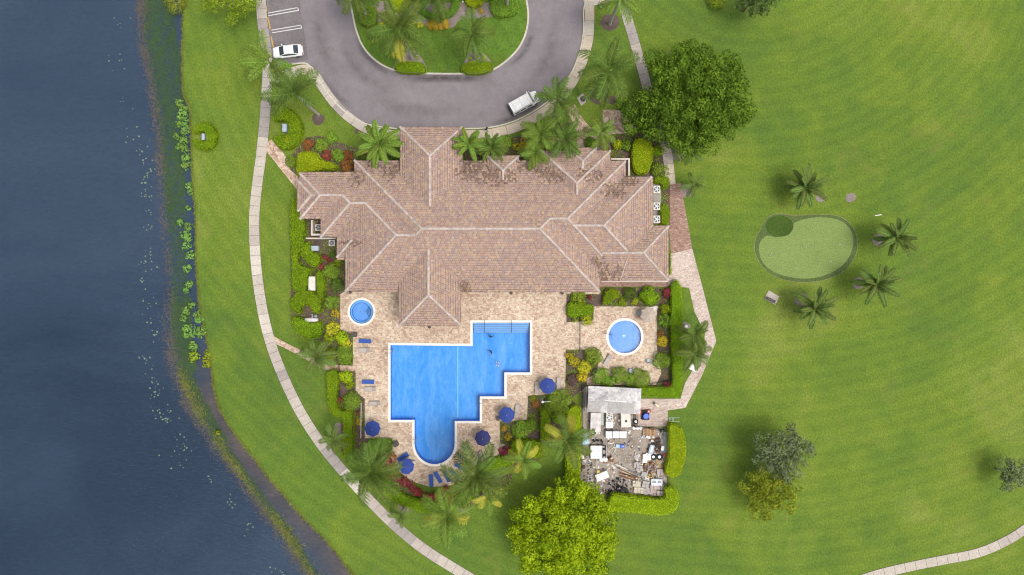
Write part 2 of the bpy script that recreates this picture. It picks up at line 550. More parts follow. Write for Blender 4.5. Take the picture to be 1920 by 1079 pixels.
sh = [(shore[0][0], FAR)] + shore + [(shore[-1][0], -FAR)]
offs = [1.5, 0.0, -1.5, -3.5, -6.0, -9.0, -13.0, -20.0, -FAR]
lk = MB()
vs, fs, shal = [], [], []
for i, (x, y) in enumerate(sh):
    py = CY - y * S
    low = min(1.0, max(0.0, (py - 640) / 120))
    for o in offs:
        vs.append((x + o, y, -0.32))
        shal.append(low * max(0.0, min(1.0, 1.1 + o / 5.5)) if o > -12 else 0.0)
m_ = len(offs)
for i in range(len(sh) - 1):
    for j in range(m_ - 1):
        a = i * m_ + j
        fs.append((a, a + 1, a + m_ + 1, a + m_))
lo = lk.add(vs, fs).build('lake', MATS['lake_water'], fix=False)
lo.data.attributes.new('shallow', 'FLOAT', 'POINT').data.foreach_set('value', shal)
lo.data.flip_normals() if lo.data.polygons[0].normal.z < 0 else None
tag(lo, 'dark blue lake water', kind='structure')
bk = MB()
n = len(shore)
bk.add([(x, y, 0.002) for x, y in shore] + [(x - 0.30, y - 0.1, -0.14) for x, y in shore] + [(x - 0.6, y - 0.2, -0.6) for x, y in shore],
       [(r * n + i, (r + 1) * n + i, (r + 1) * n + i + 1, r * n + i + 1) for r in range(2) for i in range(n - 1)])
tag(bk.build('bank', MATS['bank_soil']), 'muddy grass bank at the water edge', kind='structure')

# ------------------------------------------------------------------ road, island, kerbs
road_px = [(497, -80), (500, 0), (504, 50), (509, 100), (516, 124)] + catmull([(548, 119), (570, 117), (582, 122), (592, 137), (606, 158), (625, 185), (655, 213), (690, 232), (745, 240)], False, 4) + \
          catmull([(870, 240), (915, 238), (960, 227), (1005, 204), (1040, 176), (1067, 140), (1084, 100), (1092, 60), (1092, 20), (1098, -5), (1098, -80)], False, 4)
tag(MB().sheet(PP(road_px), 0.008).build('road', MATS['asphalt']), 'grey asphalt turning circle drive', kind='structure')
isl_px = catmull([(650, -80), (657, 0), (661, 25), (669, 60), (681, 88), (702, 112), (730, 129), (765, 137), (800, 138.5), (830, 139), (870, 139), (900, 138), (925, 131), (948, 116), (970, 94), (984, 68), (990, 40), (989, 12), (980, -30), (970, -80)], False, 5)
isl = PP(isl_px)
tag(MB().prism(isl, 0.0, 0.10).build('island', MATS['island_lawn']), 'lawn island inside the drive', kind='structure')
def ribbon(center, w, z0, z1):
    """prism strip along a polyline (world xy)"""
    L, R = [], []
    n = len(center)
    for i in range(n):
        d = Vector(center[min(i + 1, n - 1)]) - Vector(center[max(i - 1, 0)])
        d.normalize()
        nr = Vector((-d.y, d.x)) * (w / 2)
        c_ = Vector(center[i])
        L.append(tuple(c_ + nr)); R.append(tuple(c_ - nr))
    return L, R
def kerb(name, pts_px, w=0.26, top=0.14, mat='concrete_white'):
    c_ = PP(pts_px)
    L, R = ribbon(c_, w, 0, top)
    n = len(L)
    mb = MB()
    vs = [(x, y, z) for l in (L, R) for z in (0.0, top) for x, y in l]
    fs = []
    for i in range(n - 1):
        fs += [(n + i, 3 * n + i, 3 * n + i + 1, n + i + 1), (i, n + i, n + i + 1, i + 1), (2 * n + i, 2 * n + i + 1, 3 * n + i + 1, 3 * n + i)]
    o = mb.add(vs, fs).build(name, MATS[mat], fix=True)
    return tag(o, 'pale concrete kerb along the drive', kind='structure')
kerb('island_kerb', isl_px)
kerb('drive_kerb', catmull([(548, 121), (570, 119), (581, 124), (591, 139), (605, 160), (624, 187), (654, 215), (690, 234), (745, 242)], False, 5), 0.2)
kerb('drive_kerb', catmull([(870, 242), (915, 240), (961, 229), (1006, 206), (1041, 178), (1069, 141), (1086, 101), (1094, 60), (1094, 20), (1100, -5), (1100, -70)], False, 5), 0.2)

def strip_mark(name, a, b, w_px, mat):
    a, b = Vector(P(*a)[:2]), Vector(P(*b)[:2])
    d = (b - a).normalized()
    nr = Vector((-d.y, d.x)) * (w_px / S / 2)
    q = [tuple(a - nr), tuple(b - nr), tuple(b + nr), tuple(a + nr)]
    return tag(MB().sheet(q, 0.0125).build(name, MATS[mat]), kind='structure')
for (x0, y0, x1, y1) in ((503, 25, 559, 14.5), (503, 30, 559, 20), (509, 57, 565, 47.5), (510, 62, 565, 53)):
    strip_mark('parking_line', (x0, y0), (x1, y1), 1.5, 'white_line')
for (x0, y0, x1, y1) in ((558, 14, 560, 21), (564, 47, 566, 54)):
    strip_mark('parking_line', (x0, y0), (x1, y1), 1.5, 'white_line')
for (x0, y0, x1, y1) in ((496.5, 0, 500.5, 21), (502, 33, 507, 55), (508.5, 69, 512.5, 89), (494, -30, 496, -5)):
    strip_mark('yellow_line', (x0, y0), (x1, y1), 2.0, 'yellow_line')
def stain_mat():
    t = NT('road_grime')
    a = t.n('ShaderNodeAttribute', attribute_name='fade').outputs['Fac']
    p = t.pos()
    f = t.math('MULTIPLY', t.math('MULTIPLY', a, 1.5), t.math('SUBTRACT', t.noise(p, 0.7, 5, 0.7, 1.0), 0.22))
    nd = t.n('ShaderNodeClamp'); t.l(f, nd.inputs[0])
    t.base((0.055, 0.043, 0.036), 0.8, 0.2)
    tr = t.n('ShaderNodeBsdfTransparent'); mx = t.n('ShaderNodeMixShader')
    t.l(nd.outputs[0], mx.inputs[0]); t.l(tr.outputs[0], mx.inputs[1]); t.l(t.b.outputs[0], mx.inputs[2])
    t.l(mx.outputs[0], t.out.inputs['Surface'])
    MATS['road_grime'] = t.m
stain_mat()
def grime(pts_px, w_px, z=0.0115, k=1.0):
    """soft edged dirt film along a line on the asphalt"""
    c_ = PP(catmull(pts_px, False, 5))
    L, R = ribbon(c_, w_px / S, 0, 0)
    n = len(c_)
    o = MB().add([(x, y, z) for l in (L, c_, R) for x, y in l], [(r * n + i, (r + 1) * n + i, (r + 1) * n + i + 1, r * n + i + 1) for r in range(2) for i in range(n - 1)]).build('road_stain', MATS['road_grime'], fix=True)
    fd = [0.0] * n + [k * min(1.0, 3.0 * min(i, n - 1 - i) / n) for i in range(n)] + [0.0] * n
    o.data.attributes.new('fade', 'FLOAT', 'POINT').data.foreach_set('value', fd)
    return tag(o, 'dark dirt film on the asphalt', kind='structure')
grime([(745, 144), (780, 148), (815, 147), (850, 147), (890, 147), (925, 144)], 20)
grime([(664, 55), (680, 95), (712, 127), (755, 145)], 16, 0.0118, 0.6)
grime([(938, 133), (974, 108), (995, 72), (1000, 40)], 16, 0.0118, 0.6)
grime([(600, 140), (632, 180), (665, 208)], 18, 0.0121, 0.6)
grime([(905, 238), (955, 224), (1000, 201), (1035, 173)], 16, 0.0121, 0.8)
grime([(690, 180), (740, 200), (810, 208), (900, 195)], 34, 0.0124, 0.35)
grime([(1040, 20), (1035, 80), (1015, 130), (970, 170)], 34, 0.0124, 0.35)
grime([(590, 0), (596, 50), (612, 105), (640, 150)], 34, 0.0127, 0.35)
grime([(640, 60), (655, 110), (690, 150), (760, 178)], 30, 0.0130, 0.35)
tag(MB().sheet(PP([(501, -60), (558, -60), (565, 30), (574, 80), (578, 113), (548, 117), (514, 121), (507, 60)]), 0.0098).build('parking_bay', ground_mat('old_asphalt', [(0.32, (0.125, 0.108, 0.116)), (0.5, (0.16, 0.142, 0.150)), (0.68, (0.20, 0.178, 0.186))], 0.15, 1.1, 6.0)), 'darker asphalt of the parking bays', kind='structure')

# ------------------------------------------------------------------ footpaths made of slabs
def footpath(name, label, pts_px, w_px, slab_m, mats, z=0.06, seed=1, widths=None):
    rr = random.Random(seed)
    ln = [Vector(p) for p in PP(catmull(pts_px, False, 12))]
    cum = [0.0]
    for a, b in zip(ln, ln[1:]):
        cum.append(cum[-1] + (b - a).length)
    total = cum[-1]
    def at(s):
        s = min(max(s, 0.0), total)
        for i in range(len(ln) - 1):
            if s <= cum[i + 1] + 1e-9:
                f = (s - cum[i]) / max(1e-9, cum[i + 1] - cum[i])
                p = ln[i].lerp(ln[i + 1], f)
                j0, j1 = max(0, i - 1), min(len(ln) - 1, i + 2)
                d = (ln[j1] - ln[j0]).normalized()
                return p, Vector((-d.y, d.x))
        return ln[-1], Vector((0, 1))
    w = w_px / S
    L, R = [], []
    for k in range(int(total / 0.6) + 2):
        p, nr = at(k * 0.6)
        L.append(tuple(p + nr * (w / 2 + 0.05))); R.append(tuple(p - nr * (w / 2 + 0.05)))
    base = MB()
    m = len(L)
    base.add([(x, y, 0.006) for x, y in L + R], [(i, m + i, m + i + 1, i + 1) for i in range(m - 1)])
    root = tag(base.build(name, MATS['mulch'], fix=True), label, kind='structure')
    ns = max(1, round(total / slab_m))
    mi, run = 0, 0
    for s in range(ns):
        if run <= 0:
            mi = rr.choices(range(len(mats)), [4, 3] + [1.2] * (len(mats) - 2) if len(mats) > 2 else None)[0]; run = rr.randint(1, 4)
        run -= 1
        s0, s1 = s * total / ns + 0.022, (s + 1) * total / ns - 0.022
        zt = z + rr.uniform(-0.008, 0.008)
        vs = []
        kk = 4
        for q in range(kk + 1):
            p, nr = at(s0 + (s1 - s0) * q / kk)
            for sd, zz in ((1, 0.004), (1, zt), (-1, zt), (-1, 0.004)):
                e = p + nr * (w / 2 * sd)
                vs.append((e.x, e.y, zz))
        fs = []
        for q in range(kk):
            b = q * 4
            fs += [(b, b + 4, b + 5, b + 1), (b + 1, b + 5, b + 6, b + 2), (b + 2, b + 6, b + 7, b + 3)]
        fs += [(0, 1, 2, 3), (kk * 4 + 3, kk * 4 + 2, kk * 4 + 1, kk * 4)]
        MB().add(vs, fs).build('slab', MATS[mats[mi]], root, fix=True)
    return root
footpath('footpath', 'long pale concrete path curving along the lakeside lawn',
         [(488, -20), (492, 40), (499, 90), (502, 130), (500, 170), (496, 230), (490, 290), (482, 350), (477, 405), (478, 465), (484, 530), (496, 600), (513, 660), (535, 715), (563, 772), (600, 830),
          (640, 880), (690, 935), (740, 985), (795, 1030), (850, 1065), (900, 1095)], 19, 1.55, ['concrete_pink', 'concrete_pale', 'concrete_beige', 'concrete_white', 'concrete_grey'], seed=3)
footpath('footpath', 'wide beige pavement beside the drive near the white sedan',
         [(590, 140), (608, 168), (628, 195), (655, 221), (690, 243), (728, 252), (750, 254)], 17, 2.0, ['concrete_beige', 'concrete_pale', 'concrete_grey'], z=0.125, seed=5)
footpath('footpath', 'short beige slabs linking the drive corner to the lakeside path',
         [(597, 152), (585, 137), (572, 131), (550, 136), (530, 143), (510, 152)], 19, 2.2, ['concrete_beige', 'concrete_pale'], z=0.115, seed=6)
footpath('footpath', 'beige pavement curving round the drive beside the white van',
         [(868, 254), (915, 252), (962, 241), (1000, 223), (1038, 197), (1066, 165), (1088, 125), (1102, 80), (1105, 40), (1105, 12)], 18, 2.3, ['concrete_beige', 'concrete_pale', 'concrete_grey'], z=0.125, seed=9)
footpath('footpath', 'beige slabs from the drive towards the tan path', [(1094, 4), (1120, 0), (1150, -8), (1180, -16)], 20, 2.4, ['concrete_beige', 'concrete_pale'], z=0.11, seed=2)
footpath('footpath', 'straight tan concrete path passing under the big dark tree',
         [(1160, -30), (1172, 20), (1187, 70), (1204, 130), (1222, 195), (1240, 250), (1251, 290), (1258, 346)], 18, 1.6, ['concrete_pink', 'concrete_beige', 'concrete_grey'], seed=8)
footpath('footpath', 'pale mottled concrete path curving across the far lawn corner',
         [(1600, 1092), (1650, 1076), (1710, 1062), (1770, 1050), (1830, 1038), (1880, 1018), (1925, 990), (1970, 950)], 17, 1.7, ['concrete_pale', 'concrete_white', 'concrete_pink'], seed=12)

def area(name, label, pts, z, mat, holes=(), smooth=0):
    q = PP(catmull(pts, True, smooth) if smooth else pts)
    return tag(MB().sheet(q, z, holes).build(name, MATS[mat]), label, kind='structure')
area('paver_path', 'narrow pink paver path to the side door', [(500, 268), (509, 262), (533, 290), (565, 330), (566, 352), (556, 355), (530, 322), (500, 285)], 0.022, 'pink_pavers')
area('paver_path', 'narrow curving paver path to the pool gate', catmull([(512, 630), (545, 648), (575, 662), (600, 680), (625, 685), (668, 684)], False, 4) + catmull([(668, 697), (630, 697), (600, 690), (570, 672), (540, 656), (515, 644)], False, 4), 0.022, 'pink_pavers')
area('paver_path', 'pink paver walk between the palms and the hall porch', [(1062, 205), (1078, 196), (1092, 222), (1104, 236), (1112, 244), (1098, 262), (1095, 290), (1080, 290), (1082, 250), (1072, 225)], 0.021, 'pink_pavers')
area('paver_plaza', 'small pink paver plaza under the big tree', [(1130, 206), (1160, 206), (1175, 222), (1196, 240), (1180, 250), (1148, 252), (1128, 258), (1108, 262), (1112, 244), (1130, 236)], 0.019, 'pink_pavers')
area('brick_path', 'dark brick path beside the right wall of the hall', [(1249, 346), (1276, 344), (1287, 405), (1298, 467), (1258, 476), (1254, 425)], 0.024, 'brick_pavers')
area('brick_path', 'pale brick path turning towards the storage yard', [(1258, 476), (1298, 467), (1320, 550), (1343, 640), (1316, 705), (1285, 765), (1252, 770), (1252, 800), (1196, 800), (1198, 748), (1276, 748), (1284, 720), (1318, 660), (1322, 625), (1302, 585), (1292, 540), (1250, 536)], 0.023, 'pale_pavers')

deck_px = [(637, 547), (1245, 547), (1245, 735), (1098, 735), (1060, 738), (990, 742), (988, 788), (937, 790), (937, 832), (955, 835), (958, 860), (900, 880), (870, 900), (840, 912),
           (805, 913), (770, 902), (745, 882), (720, 868), (700, 850), (667, 855), (667, 695), (662, 690), (662, 630), (637, 618)]
dk_holes = [grow(q, 0.10) for q in (pool_poly, spa_poly, kid_poly)]
area('pool_deck', 'mottled tan stone paver deck round the pools', deck_px, 0.026, 'deck_pavers', dk_holes)
area('yard', 'dirty concrete ground of the storage yard', [(1090, 720), (1200, 720), (1200, 800), (1253, 803), (1250, 935), (1170, 932), (1130, 926), (1088, 905)], 0.014, 'yard_ground')
area('terrace', 'narrow brown paved strip under the eave', [(1120, 520), (1252, 520), (1252, 538), (1120, 538)], 0.03, 'brick_pavers')

# planting beds
BEDS = []
for pts in ([(540, 300), (560, 275), (575, 258), (600, 255), (640, 268), (690, 285), (700, 330), (560, 332), (545, 320)],
            [(868, 268), (915, 266), (975, 255), (1020, 235), (1068, 228), (1080, 255), (1080, 340), (868, 340)],
            [(1096, 300), (1100, 268), (1150, 256), (1200, 250), (1245, 262), (1255, 330), (1100, 345)],
            [(545, 378), (560, 374), (610, 410), (640, 450), (650, 545), (638, 552), (638, 618), (660, 626), (661, 686), (632, 684), (606, 640), (560, 632), (545, 600)],
            [(614, 696), (666, 696), (666, 735), (684, 748), (684, 822), (736, 823), (734, 850), (718, 866), (740, 900), (800, 946), (850, 935), (900, 905), (960, 888), (960, 905), (880, 952), (800, 962), (720, 925), (660, 870), (640, 850), (640, 780), (614, 750)],
            [(1062, 552), (1125, 552), (1128, 540), (1250, 540), (1250, 575), (1113, 575), (1113, 600), (1062, 605)],
            [(1061, 656), (1122, 656), (1120, 700), (1100, 710), (1100, 722), (1230, 722), (1240, 700), (1232, 655), (1232, 575), (1258, 545), (1262, 720), (1200, 735), (1100, 724), (1075, 745), (1060, 738)],
            [(990, 743), (1060, 740), (1090, 765), (1090, 830), (1000, 832), (955, 834), (939, 830), (939, 792), (990, 790)],
            [(936, 850), (960, 834), (1012, 832), (1012, 862), (940, 880), (925, 870)],
            [(1243, 335), (1256, 335), (1256, 422), (1243, 422)]):
    bed_z = globals().get('bed_z', 0.032) + 0.002
    BEDS.append(pts)
    tag(MB().sheet(PP(pts), bed_z).build('planting_bed', MATS['mulch']), 'dark mulch planting bed', kind='structure')
for pts in ([(697, 14), (712, 3), (760, 8), (800, 8), (850, 6), (880, 5), (930, 8), (945, 20), (915, 34), (865, 38), (850, 52), (820, 56), (795, 48), (760, 38), (720, 40), (690, 50), (674, 40), (676, 20)],
            [(752, 112), (765, 96), (778, 96), (792, 112), (798, 136), (740, 135), (742, 118)], [(866, 136), (872, 114), (882, 98), (902, 98), (918, 112), (926, 130), (905, 137.5)]):
    tag(MB().sheet(PP(catmull(pts, True, 4)), 0.106).build('planting_bed', MATS['grey_mulch']), 'grey mulch planting bed on the island', kind='structure')
for cx_, cy_, r_, m in ((1144, 42, 18, 'mulch'), (597, 224, 12, 'mulch'), (557, 160, 12, 'mulch'), (1122, 178, 20, 'mulch'), (1148, 188, 9, 'mulch'), (1272, 290, 13, 'grey_mulch'), (1286, 358, 13, 'grey_mulch'), (1539, 371, 10, 'grey_mulch'),
                        (1648, 451, 12, 'grey_mulch'), (1609, 531, 12, 'grey_mulch'), (1503, 562, 13, 'grey_mulch'), (1595, 371, 10, 'grey_mulch'), (925, 903, 14, 'grey_mulch'), (757, 952, 11, 'grey_mulch'), (637, 803, 12, 'grey_mulch'),
                        (866, 953, 11, 'grey_mulch'), (1285, 612, 9, 'grey_mulch'), (675, 245, 9, 'mulch'), (1016, 790, 18, 'mulch')):
    q = [(x + random.uniform(-1, 1), y + random.uniform(-1, 1)) for x, y in circle(cx_, cy_, r_, 12, r_ * random.uniform(0.85, 1.0))]
    tag(MB().sheet(PP(catmull(q, True, 3)), 0.010 + 0.0011 * (int(cx_) % 5)).build('mulch_ring', MATS[m]), 'round mulch patch', kind='structure')
area('pad', 'square concrete drain pad in the lawn', [(1082, 184), (1093, 175), (1104, 188), (1090, 199)], 0.016, 'concrete_pink')
MB().cyl((*P(1093, 186)[:2], 0.016), 0.45, 0.03, 20).build('drain_cover', MATS['dark_metal'])
tag(bpy.data.objects['drain_cover'], 'round dark metal drain cover on a small concrete pad', 'drain cover')

# ------------------------------------------------------------------ putting green
ground_mat('green_fringe', [(0.3, (0.070, 0.105, 0.030)), (0.7, (0.105, 0.145, 0.045))], 0.3, 2.0, 4.0)
ground_mat('green_turf', [(0.3, (0.155, 0.215, 0.060)), (0.5, (0.18, 0.245, 0.072)), (0.7, (0.21, 0.27, 0.085))], 0.12, 1.0, 5.0)
ground_mat('dark_turf', [(0.3, (0.035, 0.070, 0.010)), (0.7, (0.065, 0.110, 0.016))], 0.5, 2.5, 5.0)
gr_px = catmull([(1416, 452), (1428, 428), (1440, 408), (1462, 402), (1490, 405), (1530, 403), (1570, 406), (1595, 422), (1607, 450), (1603, 480), (1582, 508), (1545, 525), (1500, 529), (1460, 521), (1432, 502), (1417, 476)], True, 6)
tag(MB().sheet(PP([(1511 + (x - 1511) * 1.012, 466 + (y - 466) * 1.02) for x, y in gr_px]), 0.008).build('putting_green_edge', ground_mat('worn_turf', [(0.4, (0.11, 0.15, 0.035)), (0.55, (0.22, 0.21, 0.10)), (0.7, (0.34, 0.30, 0.20))], 0.25, 1.5, 5.0)), 'pale worn edge of the putting green', kind='structure')
tag(MB().sheet(PP(gr_px), 0.012).build('putting_green_fringe', MATS['green_fringe']), 'dark fringe of the putting green', kind='structure')
in_px = catmull([(1423, 462), (1436, 443), (1455, 445), (1480, 440), (1490, 418), (1530, 408), (1570, 412), (1592, 428), (1600, 452), (1592, 482), (1570, 505), (1535, 520), (1495, 522), (1455, 512), (1430, 492)], True, 6)
tag(MB().sheet(PP(in_px), 0.017).build('putting_green', MATS['green_turf']), 'smooth pale putting green', kind='structure')
tag(MB().sheet(PP(circle(1461.5, 424.5, 26, 40, 20)), 0.021).build('turf_patch', MATS['dark_turf']), 'dark oval turf patch on the putting green', kind='structure')
# ------------------------------------------------------------------ clubhouse
T = 0.42
def plane_at(x0, y0, z0, gx, gy):
    return (gx, gy, z0 - gx * x0 - gy * y0)
def gp(px, py, z):
    p = P(px, py, z); return p.x, p.y
WINGS = []
def ew_wing(name, zr, y0, xa, xb, W, E, N, Sd, hipW=True, hipE=True):
    """ridge along x from xa to xb at height zr; extents from the ridge ends to the eaves"""
    pl = [plane_at(xa, y0, zr, 0, -T), plane_at(xa, y0, zr, 0, T)]
    if hipW: pl.append(plane_at(xa, y0, zr, T, 0))
    if hipE: pl.append(plane_at(xb, y0, zr, -T, 0))
    WINGS.append(dict(name=name, rect=(xa - W, xb + E, y0 - Sd, y0 + N), pl=pl))
def ns_wing(name, zr, x0, ya, yb, half, Sx, Nx, hipS=False, hipN=False):
    pl = [plane_at(x0, ya, zr, T, 0), plane_at(x0, ya, zr, -T, 0)]
    if hipS: pl.append(plane_at(x0, ya, zr, 0, T))
    if hipN: pl.append(plane_at(x0, yb, zr, 0, -T))
    WINGS.append(dict(name=name, rect=(x0 - half, x0 + half, ya - Sx, yb + Nx), pl=pl))
g = lambda px: (px - 960) / 12.0          # ground-pixel units to metres
gy = lambda py: (539.5 - py) / 12.0
ew_wing('main', 8.6, gy(437.9), g(803.6), g(1007.8), 10.63, 9.15, 10.63, 9.15)
ew_wing('west_a', 8.22, gy(448.6), g(758.8), g(800), 8.12, 3, 9.8, 8.1)
ew_wing('west_b', 6.17, gy(390.0), g(673.5), g(740), 4.87, 0, 4.9, 4.88, hipE=False)
ew_wing('west_c', 5.65, gy(375.2), g(619), g(690), 3.45, 0, 3.67, 3.4, hipE=False)
ew_wing('west_d', 5.30, gy(374.7), g(601.9), g(640), 2.4, 0, 2.27, 2.27, hipE=False)
ew_wing('east_a', 7.96, gy(419.7), g(1000), g(1056.2), 0, 9.1, 9.05, 9.0, hipW=False)
ew_wing('east_b', 7.5, gy(431.2), g(1040), g(1120), 0, 7.85, 7.6, 7.94, hipW=False)
ew_wing('east_c', 5.95, gy(478.0), g(1120), g(1192.5), 0, 4.15, 4.2, 4.05, hipW=False)
ns_wing('porch_north', 7.2, g(815.9), gy(430), gy(308.8), 4.64, 0, 4.64, hipN=True)
ns_wing('porch_south', 7.39, g(813.9), gy(552.4), gy(440), 4.59, 4.59, 0, hipS=True)
ns_wing('dormer_big', 6.45, g(1074.4), gy(400), gy(355.6), 5.23, 0, 5.23, hipN=True)
ns_wing('dormer_top', 5.48, g(1085.5), gy(350), gy(314.2), 2.2, 0, 2.2, hipN=True)
ns_wing('dormer_small', 5.45, g(943.8), gy(360), gy(331.0), 2.4, 0, 2.4, hipN=True)
# the low west strip that steps out below the west gable
WINGS.append(dict(name='west_step', rect=(g(644.5), g(675), gy(490), gy(420)), pl=[plane_at(g(661), gy(470), 4.82, T, 0), plane_at(g(661), gy(468.5), 4.82, 0, T)]))

def hp_val(h, p): return h[0] * p[0] + h[1] * p[1] + h[2]
def clip(poly, h):
    out = []
    n = len(poly)
    for i in range(n):
        a, b = poly[i - 1], poly[i]
        va, vb = hp_val(h, a), hp_val(h, b)
        if (va >= 0) != (vb >= 0):
            t = va / (va - vb)
            out.append((a[0] + (b[0] - a[0]) * t, a[1] + (b[1] - a[1]) * t))
        if vb >= 0: out.append(b)
    return out if len(out) >= 3 and abs(area2(out)) > 1e-4 else []
def sub(p, q): return (p[0] - q[0], p[1] - q[1], p[2] - q[2])
def neg(h): return (-h[0], -h[1], -h[2])
def rect_hps(r): return [(1, 0, -r[0]), (-1, 0, r[1]), (0, 1, -r[2]), (0, -1, r[3])]
def rect_poly(r): return [(r[0], r[2]), (r[1], r[2]), (r[1], r[3]), (r[0], r[3])]

def facet(w, i):
    poly = rect_poly(w['rect'])
    for j, q in enumerate(w['pl']):
        if j != i and poly:
            poly = clip(poly, sub(q, w['pl'][i]))
    return poly
def above(B, pl, eps):
    """half planes bounding the region where wing B rises above plane pl"""
    return rect_hps(B['rect']) + [(*(d := sub(q, pl))[:2], d[2] - eps) for q in B['pl']]
def visible(k, i):
    w = WINGS[k]
    pieces = [facet(w, i)]
    pieces = [p for p in pieces if p]
    for kb, B in enumerate(WINGS):
        if kb == k: continue
        hps = above(B, w['pl'][i], -0.012 if kb < k else 0.012)
        nxt = []
        for poly in pieces:
            cur = poly
            for h in hps:
                if not cur: break
                o = clip(cur, neg(h))
                if o: nxt.append(o)
                cur = clip(cur, h)
        pieces = nxt
    return pieces

# stains and worn dark patches on the tiles (their own shapes, photo positions at roof height)
STAINS = [(*gp(885, 320, 4.6), 1.9, 1.5), (*gp(705, 312, 4.4), 0.9, 0.6), (*gp(735, 325, 4.6), 1.1, 1.1), (*gp(930, 335, 4.9), 2.5, 1.0), (*gp(1035, 330, 5.1), 1.5, 1.1), (*gp(1150, 360, 5.0), 1.6, 1.0),
          (*gp(1178, 340, 4.8), 1.2, 0.9), (*gp(1132, 515, 4.4), 0.8, 1.3), (*gp(1155, 515, 4.4), 0.75, 1.3), (*gp(872, 540, 4.9), 0.7, 1.0), (*gp(676, 330, 4.4), 0.9, 0.8), (*gp(668, 345, 4.6), 0.9, 0.5),
          (*gp(1118, 492, 5.0), 0.8, 0.8), (*gp(1000, 315, 4.6), 2.6, 0.7), (*gp(1105, 330, 5.2), 1.4, 0.8), (*gp(660, 455, 5.2), 1.3, 0.4)]
PAL = np.array([(0.345, 0.238, 0.188), (0.39, 0.285, 0.195), (0.30, 0.215, 0.198), (0.36, 0.262, 0.222), (0.335, 0.212, 0.168), (0.43, 0.325, 0.215), (0.28, 0.225, 0.215)])
def tile_mat():
    t = NT('roof_tile')
    a = t.n('ShaderNodeAttribute', attribute_name='tile_color').outputs['Color']
    p = t.pos()
    c = t.mix(a, t.ramp(t.noise(p, 2.5, 4, 0.7), [(0.3, (0.38,) * 3), (0.7, (0.6,) * 3)]), 0.6, 'OVERLAY')
    MATS['roof_tile'] = t.base(c, 0.85, 0.2)
tile_mat()
plain('ridge_tile', (0.50, 0.42, 0.38), 0.85, 0.4, 1.6)
plain('roof_deck', (0.16, 0.11, 0.09), 0.9, 0.2)
plain('fascia', (0.60, 0.53, 0.47), 0.7, 0.12)
plain('stucco', (0.66, 0.56, 0.43), 0.9, 0.12, 1.0)
plain('glass_dark', (0.03, 0.04, 0.05), 0.08, 0.1, spec=0.6)
club = empty('clubhouse', (0, 0, 0), 0, 'large clubhouse with many hipped roofs of mottled pinkish brown tiles', 'building')
ES, ER = 0.35, 0.30
WING_NAMES = {'main': 'roof', 'porch_north': 'entrance_roof', 'porch_south': 'porch_roof', 'dormer_big': 'dormer_roof', 'dormer_top': 'dormer_roof', 'dormer_small': 'dormer_roof'}
